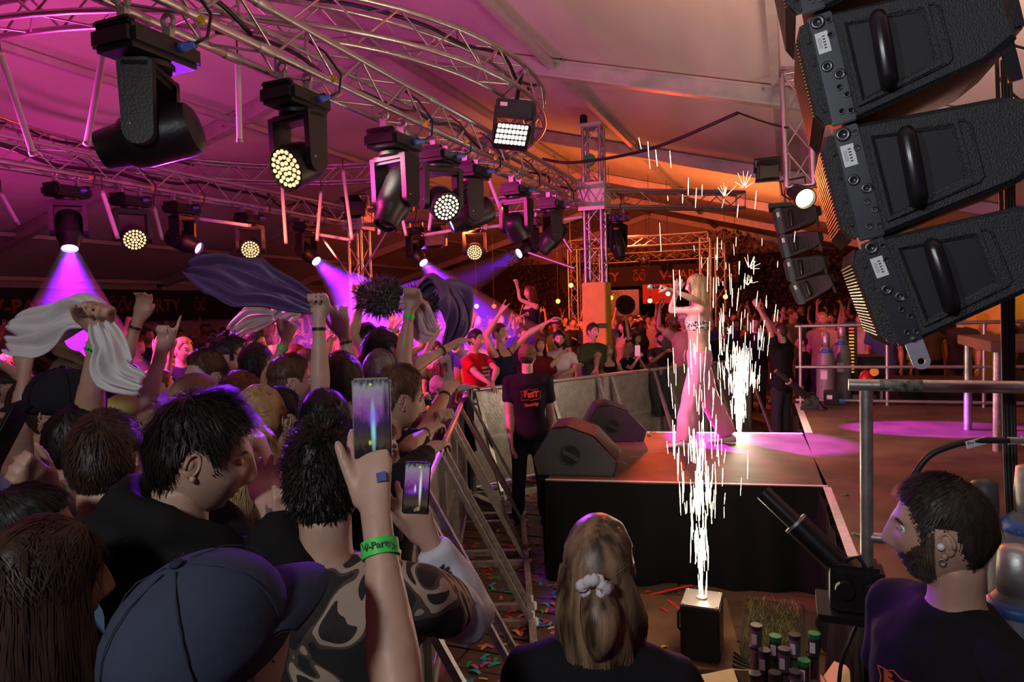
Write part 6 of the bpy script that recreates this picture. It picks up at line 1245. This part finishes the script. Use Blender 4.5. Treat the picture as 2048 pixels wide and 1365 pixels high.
VAR = [variant({'R': UPR}, ('fist', 'relaxed'), 0, sh(), mouth=.6, pose='one fist raised'), variant({'R': UPR2, 'L': UPL2}, ('open', 'open'), 0, sh(thick=.024), mouth=1, pose='both arms raised'),
       variant({}, fem=0, hair=sh(thick=.012, side=.006), pose='arms down'), variant({}, fem=1, hair=lg(sideL=.26), pose='arms down'), variant({'L': UPL}, ('relaxed', 'point'), 1, lg(sideL=.24), 'tank', .6, pose='one arm pointing up'),
       variant({'R': PHN, 'L': PHL}, ('grip', 'grip'), 1, lg(sideL=.22), pose='hands up filming'), variant({'R': FWD, 'L': FWL}, ('fist', 'relaxed'), 0, sh(thick=.02), 'long', .3, pose='hands before the chest'),
       variant({'R': UPR2}, ('open', 'relaxed'), 0, sh(capped=1), cap=1, pose='one open hand raised'), variant({'L': UPL2}, ('relaxed', 'peace'), 0, sh(top_only=1), mouth=.4, pose='one hand waving'),
       variant({}, fem=0, hair=sh(thick=.03, side=.016, mess=.7), top='hoodie', pose='arms down', nod=.1), variant({'R': UPR, 'L': UPL}, ('relaxed', 'fist'), 1, ('pony', dict(sideL=.2)), 'tank', 1, pose='both arms raised')]
SHIRTS = [('black', (.014, .014, .016)), ('black', (.02, .018, .02)), ('navy', (.015, .02, .06)), ('white', (.62, .58, .56)), ('grey', (.16, .15, .16)), ('red', (.30, .02, .02)), ('green', (.04, .08, .03)), ('blue', (.05, .10, .22)), ('beige', (.36, .27, .19))]
HC = ['dark', 'dark', 'brown', 'brown', 'lbrown', 'blond', 'ash', 'red']; HN = {'dark': 'dark', 'brown': 'brown', 'lbrown': 'light brown', 'blond': 'blonde', 'ash': 'ash blonde', 'red': 'red'}
def crowd_ok(x, y):
    if y < 6.75: lim = K0.x + (KN.x - K0.x) * (6.75 - y) / (6.75 - 2.0) - .5
    elif y < 11.2: lim = K0.x + (KF.x - K0.x) * (y - 6.75) / (11.2 - 6.75) - .5
    else: lim = 3.6 if y > 12.6 else -1.1 + (y - 11.2) * .4
    return x < lim and x > EX0 + .5
def pix(p): q = Vector(p) - CAM; d = q.dot(FX); return CX + FPX * q.dot(RX) / d, CY - FPX * q.dot(UX) / d, d
rc = random.Random(42); spots = []; taken = list(HERO) + [(X1, YB), (X2, YB)]
tries = 0; grid = {}
cand = []
while tries < 60000:
    tries += 1; x, y = rc.uniform(EX0 + .5, 3.6), rc.uniform(.6, 25)
    if not crowd_ok(x, y): continue
    px, py, d = pix((x, y, 1.6))
    if d < 3.75 or d > 24 or px < -80 or px > 2080: continue
    cand.append((d, x, y, px))
    if len(cand) > 9000: break
for d, x, y, px in cand:
    if len(spots) >= 252: break
    md = .50 if d < 7 else .58 if d < 12 else .74 if d < 17 else 1.0
    if any((x - a) ** 2 + (y - b) ** 2 < md * md for a, b in taken): continue
    taken.append((x, y)); spots.append((d, x, y, px))
ZONES = [('left', 'far left crowd'), ('mid', 'middle crowd'), ('back', 'red-lit back crowd'), ('side', 'beyond the stage')]
for d, x, y, px in sorted(spots):
    zone = 3 if x > -1.5 and y > 10 else 2 if y > 10.5 else 0 if px < 480 else 1
    raised = rc.random() < (.48 if d < 14 else .35); v = VAR[rc.choice([0, 1, 4, 5, 7, 8, 10])] if raised else VAR[rc.choice([2, 3, 6, 9, 2])]
    if zone in (2, 3) and d > 12 and rc.random() < .4: v = VAR[rc.choice([2, 3, 6])]
    sn, sc_ = rc.choice(SHIRTS); hc = rc.choice(HC); s = rc.uniform(.95, 1.06) * (.95 if v['fem'] else 1.01)
    if d < 6: s = min(s, 1.0)
    h = atan2(-(-.7 - x), (6.0 - y)) + rc.uniform(-.35, .35)
    if d > 11 and rc.random() < .2: h += rc.uniform(-1.5, 1.5)
    M = Matrix.Translation((x, y, 0)) @ rotz(h) @ Matrix.Scale(s, 4)
    o = link('person', v['body'], None, M, 'person, %s hair, %s top, %s, %s' % (HN[hc], sn, v['pose'], ZONES[zone][1]), 'person', 'crowd ' + ZONES[zone][0], None, rc.choice(SKINS))
    link('shirt', v['top'], o, color=sc_)
    if d < 13: link('trousers', v['bottom'], o, color=rc.choice(((.02, .024, .04), (.012, .012, .013), (.05, .045, .04))))
    link('hair', v['hair'], o, v['H'], color=HAIRS[hc])
    if v['cap']:
        c_ = rc.choice(((.02, .02, .03), (.5, .48, .46), (.06, .05, .16))); co = link('cap', v['cap']['crown'], o, v['H'], color=c_)
        for k in ('brim', 'button', 'seam'): link(k, v['cap'][k], co, color=tuple(q * .7 for q in c_))
    if d < 9:
        for q in v['shoes']: link('shoe', q, o, color=(.03, .03, .03))
# ------------------------------------------------------------------ banners with lettering and the eyes emblem
BAN = mat('banner_black', (.012, .010, .010), .7); BPR = mat('banner_orange', (.42, .12, .02), .7)
def eyes_mesh(s, m=None):
    mb = MB()
    for sd in (-1, 1):
        c = [(sd * .27 * s + .22 * s * cos(t) , .36 * s * sin(t), 0) for t in np.linspace(0, 2 * pi, 25)]; mb.path(c, .035 * s, 5, False); mb.ell((sd * .20 * s, -.20 * s, 0), (.09 * s, .09 * s, .012 * s), None, 10, 6)
        mb.path([(sd * .30 * s + .26 * s * cos(t), .32 * s + .24 * s * sin(t), 0) for t in np.linspace(.5 if sd > 0 else .9, 2.2 if sd > 0 else 2.7, 9)], [.01 * s, .03 * s, .05 * s, .06 * s, .06 * s, .06 * s, .05 * s, .03 * s, .01 * s], 5)
    return mb.mesh('eyes_emblem', m or BPR)
EYEM = eyes_mesh(.42); VTX = text_mesh('V-PARTY', .50, BPR, .004, bold=.008)
def banner(M, w_, h_, items, label):
    t = thing('banner', label, 'banner', M)
    if h_ < .7:
        for sx in (-1, 1): stick('cord', (sx * w_ * .48, h_ / 2, 0), (sx * w_ * .48, h_ / 2 + roofz(M.translation.x + sx * w_ * .48) - M.translation.z - h_ / 2, 0), .008, RUB, t)
    MB().box((0, 0, 0), (w_, h_, .012)).build('cloth', BAN, t)
    for kind, x, s in items:
        link('eyes_emblem' if kind == 'e' else 'lettering', EYEM if kind == 'e' else VTX, t, Matrix.Translation((x, -.02 * s, .012)) @ Matrix.Scale(s, 4))
yc = onx(345, 622, -14.8); y2 = onx(240, 624, -14.8).y; y3 = onx(403, 612, -14.8).y
Lb = 11.0; ycent = yc.y - 2.0
banner(frame((-14.85, ycent, 2.36), (0, 1, 0), (1, 0, 0)), Lb, .78, [('t', yc.y - .55 - ycent, .85), ('e', y2 - ycent, 1), ('e', y3 - ycent, .9), ('t', y2 - 2.0 - ycent, .85), ('e', y2 - 3.6 - ycent, 1)], 'black banner with orange V-PARTY lettering along the left tent wall')
bc = ony(1290, 552, 21.5); banner(frame(bc, (1, 0, 0), (0, -1, 0)), 5.6, .62, [('t', -1.62, .80), ('e', -.18, .85), ('t', 1.25, .80), ('e', 2.55, .85)], 'black banner with orange V-PARTY lettering above the bar at the back')
# red-lit truss goal at the bar, disco ball
def pt(px, py, y): return ony(px, py, y)
for (a, b, lab) in (((1147, 500), (1147, 620), 'left leg of the red-lit truss frame at the bar'), ((1192, 500), (1192, 620), 'second leg of the red-lit truss frame, behind the padded tower'), ((1410, 478), (1410, 620), 'right leg of the red-lit truss frame, behind the singer'), ((1440, 488), (1440, 620), 'rightmost leg of the red-lit truss frame')):
    yy = 18.6 if a[0] in (1147, 1410) else 20.4; p = pt(*a, yy); truss('truss', lab, (p.x, yy, 0), (p.x, yy, p.z), size=.13, pitch=.4, group='red-lit bar trusses')
for (a, b, yy, lab) in (((1140, 492), (1416, 482), 18.6, 'front beam of the red-lit truss frame at the bar'), ((1186, 520), (1446, 505), 20.4, 'rear beam of the red-lit truss frame at the bar')):
    p, q = pt(*a, yy), pt(*b, yy); truss('truss', lab, (p.x, yy, p.z), (q.x, yy, p.z), size=.13, pitch=.4, group='red-lit bar trusses')
db = ony(1288, 522, 19.4); t = thing('disco_ball', 'mirrored disco ball hanging from the bar truss', 'disco ball', loc=db); m = MB()
for i in range(12):
    th = pi * (i + .5) / 12; k = max(4, int(24 * sin(th)))
    for j in range(k):
        n_ = Vector((sin(th) * cos(2 * pi * j / k), sin(th) * sin(2 * pi * j / k), cos(th))); fr_ = frame(n_ * .165, Vector((0, 0, 1)).cross(n_) if abs(n_.z) < .98 else (1, 0, 0), n_); m.loft([[fr_ @ Vector((a_ * .019, b_ * .019, 0)) for a_, b_ in ((-1, -1), (1, -1), (1, 1), (-1, 1))], [fr_ @ Vector((a_ * .017, b_ * .017, .006)) for a_, b_ in ((-1, -1), (1, -1), (1, 1), (-1, 1))]])
mt = m.build('mirror_tiles', mat('mirror', (.8, .8, .8), .05, 1), t); mt['kind'] = 'stuff'; MB().ell((0, 0, 0), (.165, .165, .165), None, 16, 10).build('core', BLKM, t, True); stick('wire', (0, 0, .16), (0, 0, .62), .004, BLKM, t)
# camouflage net and dark drapes behind the bar
NET = mat('net_leaves', (.035, .03, .022), .9, color2=(.08, .06, .05), nscale=6); m = MB(); rn = random.Random(5)
for k in range(5200):
    x = rn.uniform(-9.5, 3.2); z = rn.uniform(1.7, min(4.7, roofz(x) - .3)); 
    if z > 3.2 + 1.2 * abs(sin(x * .8)): continue
    c = Vector((x, 23.2 + .25 * sin(x * 3) + rn.uniform(-.12, .12), z)); s = rn.uniform(.06, .15); R_ = Euler((rn.uniform(-1, 1), rn.uniform(-3, 3), rn.uniform(-1, 1))).to_matrix(); m.add([c + R_ @ Vector(q) * s for q in ((-.5, 0, 0), (0, .1, .35), (.6, 0, .1), (.2, -.1, -.4))], [(0, 1, 2, 3)])
m.build('camouflage_net', NET, None, label='dark leafy camouflage net draped across the back wall', cat='net', kind='stuff')
dr = MB(); rows = [[Vector((x, 23.7 + .12 * sin(x * 5), z)) for x in np.linspace(-12, 3.5, 110)] for z in (.02, 2.0, 3.6)]; dr.loft(rows, False, False); dr.build('backdrop_curtain', mat('dark_curtain', (.022, .014, .012), .9), None, True, label='dark brown curtain hanging across the back of the tent', cat='curtain')
# string-light bulbs
BUL = [((953, 613), (1, .45, .04), 'amber bulb, leftmost above the back crowd'), ((988, 613), (1, .05, .03), 'red bulb beside the amber one above the back crowd'), ((1116, 603), (1, .72, .05), 'yellow bulb left of the padded tower'), ((1142, 571), (1, .85, .1), 'yellow bulb on the left truss leg at the bar'), ((1222, 596), (1, .40, .03), 'orange bulb just right of the padded tower'), ((1300, 602), (.1, 1, .25), 'green bulb below the red sign'), ((1336, 588), (.1, 1, .35), 'green bulb by the singer\'s hand'), ((1451, 594), (1, .70, .05), 'yellow bulb right of the singer'),
       ((1977, 632), (1, .38, .03), 'orange bulb under the near line array'), ((1999, 616), (1, .62, .06), 'yellow bulb under the near line array'), ((2036, 612), (.05, 1, .35), 'green bulb at the right edge')]
for (px, py), c, lab in BUL:
    t = thing('light_bulb', 'glowing round ' + lab, 'light bulb', loc=at(px, py, 16.0 if px < 1900 else 12.5)); r_ = .052 if px < 1900 else .055
    MB().ell((0, 0, 0), (r_, r_, r_), None, 10, 8).build('globe', mat('bulb_%d%d%d' % tuple(int(q * 9) for q in c), c, .4, emit=c, estr=5), t, True); stick('socket', (0, 0, r_ * .8), (0, 0, r_ * 2), .02, BLKM, t); stick('wire', (0, 0, r_ * 2), (0, 0, roofz(t.location.x) - t.location.z), .005, RUB, t)
p = ony(1315, 588, 19.8); t = thing('sign_board', 'red rectangular board hanging at the bar', 'sign', loc=p); MB().box((0, 0, 0), (.85, .04, .55), None, .01).build('panel', mat('sign_red', (.45, .03, .01), .6), t); stick('cord', (-.3, 0, .27), (-.3, 0, roofz(p.x - .3) - p.z), .008, RUB, t); stick('cord', (.3, 0, .27), (.3, 0, roofz(p.x + .3) - p.z), .008, RUB, t)
p = ony(1240, 606, 21.0); t = thing('bar_mirror', 'dull silver panel glinting behind the bar', 'panel', loc=p); MB().box((0, 0, 0), (1.2, .05, .8), None, .01).build('panel', mat('crinkled_foil', (.10, .12, .13), .35, .8, bump=1, bscale=18), t); MB().box((0, -.02, -.43), (1.3, .1, .06)).build('ledge', BLKM, t); MB().box((0, .03, -.45 - (p.z - .45) / 2), (1.2, .3, p.z - .45)).build('bar_cabinet', BLKM, t)
# right-hand side beyond the stage: added drape with yellow wall light in its colour, flight cases, racks
p = onz(2000, 760, 0); t = thing('lit_wall_drape', 'amber-lit drape glowing at the far right behind the stage', 'curtain', loc=(4.2, 13.2, 0)); m = MB(); m.loft([[Vector((x, .1 * sin(x * 8), z)) for x in np.linspace(-1.6, .6, 50)] for z in (.02, 1.4, 2.9)], False, False); m.build('fabric', mat('yellow_lit_cloth', (.50, .30, .06), .8), t, True); stick('rod', (-1.65, 0, 2.92), (.65, 0, 2.92), .02, STEEL, t)
lamp('drape_light', 'SPOT', (3.6, 12.0, 2.8), 60, (1, .55, .10), (3.6, 13.2, 1.4), .1, 110, .5)
lamp('backstage_orange', 'SPOT', (1.4, 11.6, 2.7), 90, (1, .22, .04), (1.8, 14.6, 1.5), .15, 110, .6)
def case(loc, d_, rz, label):
    t = thing('flight_case', label, 'flight case', Matrix.Translation(loc) @ rotz(rz)); x, y_, z = d_; MB().box((0, 0, z / 2 + .001), d_, None, .008).build('body', BLK, t)
    for s in (-1, 1):
        for q in (-1, 1): MB().box((s * (x / 2), q * (y_ / 2), z / 2), (.03, .03, z + .006)).build('edge_profile', ALU, t)
    for s in (-1, 1): MB().box((s * x * .25, -y_ / 2 - .006, z * .55), (.1, .012, .09)).build('latch', STEEL, t)
case((1.75, 10.1, 0), (1.3, .6, 1.0), 0, 'black flight case with silver edges behind the far rail'); case((.95, 10.6, 0), (.5, .5, 1.25), .1, 'narrow black equipment rack with lit meters behind the far rail')
rk = thing('level_meter', 'rack meter with small red and amber lights behind the gas bottles', 'audio rack', loc=ony(1703, 700, 10.2)); MB().box((0, .1, 0), (.14, .2, .75)).build('housing', BLK, rk)
for k in range(14): MB().box((0, -.005, -.3 + k * .045), (.06, .01, .016)).build('led', mat('meter_red', (1, .05, .02), .4, emit=(1, .05, .02), estr=2) if k > 11 else mat('meter_amber', (1, .4, .05), .4, emit=(1, .35, .03), estr=1.2), rk)
dj = thing('control_desk', 'low control desk with tiny lights behind the far rail', 'desk', loc=(1.9, 9.9, SZ)); MB().box((0, .1, .12), (1.2, .5, .07), Matrix.Rotation(.15, 3, 'X'), .01).build('console', BLK, dj); MB().box((0, .2, .04), (1.1, .4, .09)).build('stand', BLKM, dj); MB().box((.08, -.12, .16), (.035, .02, .012)).build('indicator', mat('ind_white', (1, 1, .9), .4, emit=(1, 1, .9), estr=4), dj); MB().box((.42, -.12, .14), (.08, .02, .012)).build('indicator', mat('ind_teal', (.3, 1, .8), .4, emit=(.2, 1, .7), estr=3), dj)
for k in range(14): MB().box((-.45 + k * .07, 0, .165), (.012, .05, .02)).build('fader', mat('grey_knob', (.3, .3, .3), .4), dj)
ds = thing('stage_screen', 'small teal indicator on the left tower', 'lamp', loc=at(733, 578, 11.98)); MB().box((0, 0, 0), (.1, .04, .05), Matrix.Rotation(-.3, 3, 'Y')).build('glass', mat('ind_teal', (.3, 1, .8), .4), ds); MB().box((0, .03, 0), (.12, .03, .07), Matrix.Rotation(-.3, 3, 'Y')).build('housing', BLK, ds)
# ------------------------------------------------------------------ sparks
SPARK = mat('spark', (1, .8, .5), .5, emit=(1, .80, .48), estr=9); SPARK2 = mat('spark_core', (1, .9, .7), .5, emit=(1, .88, .64), estr=22)
SPARK.cycles.emission_sampling = 'NONE'; SPARK2.cycles.emission_sampling = 'NONE'
def fountain(name, label, base, H, n, seed, spread, core, hcore):
    r = np.random.default_rng(seed); m = MB()
    for k in range(n):
        q = r.random()
        if q < core: h = hcore * r.random() ** 1.2; rr = (.012 + .10 * spread * h) * r.normal(); r2 = (.012 + .10 * spread * h) * r.normal(); L_ = r.uniform(.08, .22); w_ = r.uniform(.0014, .0028); m.cm = 1
        else:
            h = hcore * .55 + (H - hcore * .55) * r.random() ** 1.9; sg = .05 + .13 * spread * min(h, 1.6); rr = sg * r.normal(); r2 = sg * r.normal(); L_ = r.uniform(.05, .19) * (1 if h < H * .75 else .6); w_ = r.uniform(.0010, .0021); m.cm = 0
        p = np.array((rr, r2, h)); d = np.array((rr * .25 + .04 * r.normal(), r2 * .25, 1.0)); d /= np.linalg.norm(d)
        a, b = p, p + d * L_; m.path([Vector(a), Vector(a + (b - a) * .5), Vector(b)], [w_ * .4, w_, w_ * .4], 4)
    m.cm = 0
    for k in range(3):                                       # small bursts where a grain splits
        c = np.array((r.normal() * .16, r.normal() * .16, H * r.uniform(.5, .85)))
        for j in range(9):
            d = r.normal(size=3) * .4 + np.array((0, 0, .6)); d /= np.linalg.norm(d); L_ = r.uniform(.03, .09); m.path([Vector(c + d * .01), Vector(c + d * L_)], [.0006, .0003], 4)
    o = m.build(name, [SPARK, SPARK2], None, label=label, cat='sparks', kind='stuff'); o.location = base; return o
S1 = Vector((sm.x - .0, sm.y, .345)); fountain('spark_fountain', 'tall fountain of white-hot sparks rising from the front machine', S1, 2.75, 210, 4, .50, .48, .85)
S2 = Vector((sm2.x, 7.3, .70)); fountain('spark_fountain', 'second fountain of sparks behind the singer', S2, 1.95, 330, 9, .85, .62, .75)
for nm, b, hs, e in (('front_sparks', S1, (.25, .8, 1.4), 7), ('rear_sparks', S2, (.15, .5, 1.0), 20)):
    for h in hs: lamp(nm + '_light', 'POINT', b + Vector((0, 0, h)), e, (1, .80, .52), None, .06)
# ------------------------------------------------------------------ confetti
CC = {'red': (.55, .02, .03), 'blue': (.02, .18, .45), 'green': (.03, .32, .10), 'yellow': (.65, .42, .03), 'pink': (.60, .10, .30), 'orange': (.60, .16, .02), 'turquoise': (.03, .35, .40)}
CM = {}
for k, c in CC.items():
    for q in range(2):
        mb = MB(); L_, w_, b = .062, .021, (.004, .010)[q]; top = [[Vector((x, s * w_ / 2, b * (1 - (2 * x / L_) ** 2) * (1 if q else .6) + .0012)) for s in (-1, 1)] for x in np.linspace(-L_ / 2, L_ / 2, 4)]
        mb.loft([[r_[0], r_[1], r_[1] - Vector((0, 0, .0008)), r_[0] - Vector((0, 0, .0008))] for r_ in top]); CM[k, q] = mb.mesh('confetti', mat('confetti_' + k, c, .55))
def pit_ok(x, y):
    if y < 3.0 or y > 9.4 or x > .15: return False
    if y < 6.75: lim = K0.x + (KN.x - K0.x) * (6.75 - y) / 4.75 + .1
    else: lim = K0.x + (KF.x - K0.x) * (y - 6.75) / 4.45 + .1
    if x < lim: return False
    return not (x > -1.78 and 4.7 < y < 7.2) 
rf_ = random.Random(11); nc = 0; tries = 0; dense = MB(); far = {k: [] for k in CC}
while nc < 270 and tries < 9000:
    tries += 1; px, py = rf_.uniform(930, 1330), rf_.uniform(985, 1365); p = onz(px, py, .012)
    if not pit_ok(p.x, p.y) or (p.x > -.95 and 3.75 < p.y < 4.75 and rf_.random() < .8): continue
    k = rf_.choice(list(CC)); z = .012 if not (p.x > -.95 and 3.7 < p.y < 4.75) else .036
    link('confetti_strip', CM[k, rf_.randint(0, 1)], None, Matrix.Translation((p.x, p.y, z)) @ rotz(rf_.uniform(0, 6.3)) @ Matrix.Scale(rf_.uniform(.8, 1.25), 4), 'small %s paper confetti strip on the plank floor of the pit' % k, 'confetti', 'confetti strewn over the pit floor'); nc += 1
for k, c in CC.items():
    mb = MB()
    for q in range(70):
        t = rf_.random(); a = lerp(K0, KF, t * .8); x = a.x + rf_.uniform(.1, 1.2) ; y = a.y - rf_.uniform(.0, .9)
        if not pit_ok(x, y): continue
        R_ = Matrix.Rotation(rf_.uniform(0, 6.3), 3, 'Z'); mb.box((x, y, .013 + rf_.uniform(0, .004)), (.05, .017, .001), R_)
    mb.build('confetti_heap', MATS['confetti_' + k], None, label='%s confetti scattered densely along the foot of the far barrier' % k, cat='confetti', kind='stuff')
for i, (px, py, k) in enumerate(((1288, 866, 'green'), (1298, 872, 'blue'), (1280, 876, 'turquoise'), (1306, 866, 'green'), (1272, 884, 'blue'), (1238, 900, 'red'), (1242, 906, 'blue'), (1246, 928, 'blue'), (1214, 935, 'orange'), (1225, 948, 'blue'), (1268, 915, 'orange'), (1204, 948, 'yellow'))):
    p = onz(px, py, SZ + .002); link('confetti_strip', CM[k, i % 2], None, Matrix.Translation(p) @ rotz(i * 1.3) @ Matrix.Scale(1.1, 4), '%s confetti strip on the stage boards beside the monitors' % k, 'confetti', 'confetti on the stage')
GT = mat('green_streamer', (.03, .42, .06), .6)
for i, (px, py, s, nm) in enumerate(((1690, 993, .05, 'upper'), (1722, 1072, .09, 'long middle'), (1752, 1085, .05, 'lower'), (1636, 1012, .07, 'hanging'))):
    p = onz(px, py, SZ + .004) if i < 3 else at(1636, 1012, 4.75); m = MB(); m.path([Vector((s * (t - .5), .012 * sin(t * 9), .004 + .006 * sin(t * 14) ** 2)) if i < 3 else Vector((.01 * sin(t * 9), -.02, s * 1.6 * (t - .5))) for t in np.linspace(0, 1, 9)], [.004, .008, .010, .011, .012, .011, .010, .008, .004], 5, True, .3); o = m.build('paper_streamer', GT, None, label='crumpled green paper streamer at the stage corner, %s one' % nm, cat='streamer'); o.location = p
# ------------------------------------------------------------------ haze hanging in the light beams
def haze(label, lens_px, d, aimv, L_, half, dens):
    p = Vector(lens_px) if len(lens_px) == 3 else at(*lens_px, d); a = Vector(aimv).normalized(); m = MB(); r0 = .08; m.lathe([(r0, 0), (r0 + L_ * math.tan(rad(half)), L_)], 24, frame(p, (1, 0, 0) if abs(a.x) < .9 else (0, 1, 0), a))
    hm = bpy.data.materials.new('haze'); hm.use_nodes = True; nt = hm.node_tree; nt.nodes.remove(nt.nodes['Principled BSDF']); v = nt.nodes.new('ShaderNodeVolumeScatter'); v.inputs['Density'].default_value = dens; v.inputs['Anisotropy'].default_value = .3; nt.links.new(v.outputs[0], nt.nodes['Material Output'].inputs['Volume'])
    return m.build('haze', hm, None, True, label=label, cat='haze', kind='stuff')
for o in [q for q in list(S.objects) if q.type == 'LIGHT' and q.name.startswith('beam_lamp')]:
    a = o.matrix_basis.to_3x3() @ Vector((0, 0, -1)); half = math.degrees(o.data.spot_size) / 2 + 1
    px = pix(o.location)[0]; L_ = (o.location.z - 1.25) / max(.25, -a.z); L_ = min(L_, 4.2)
    haze('haze glowing violet in the beam %s' % ('at the far left' if px < 300 else 'left of the left tower' if px < 700 else 'from the bright head on the back truss' if px < 950 else 'falling faintly to the lower left'), o.location + a * .03, 0, a, L_, half, .45 if px < 950 else .2)
bpy.data.scenes.remove(TMP)
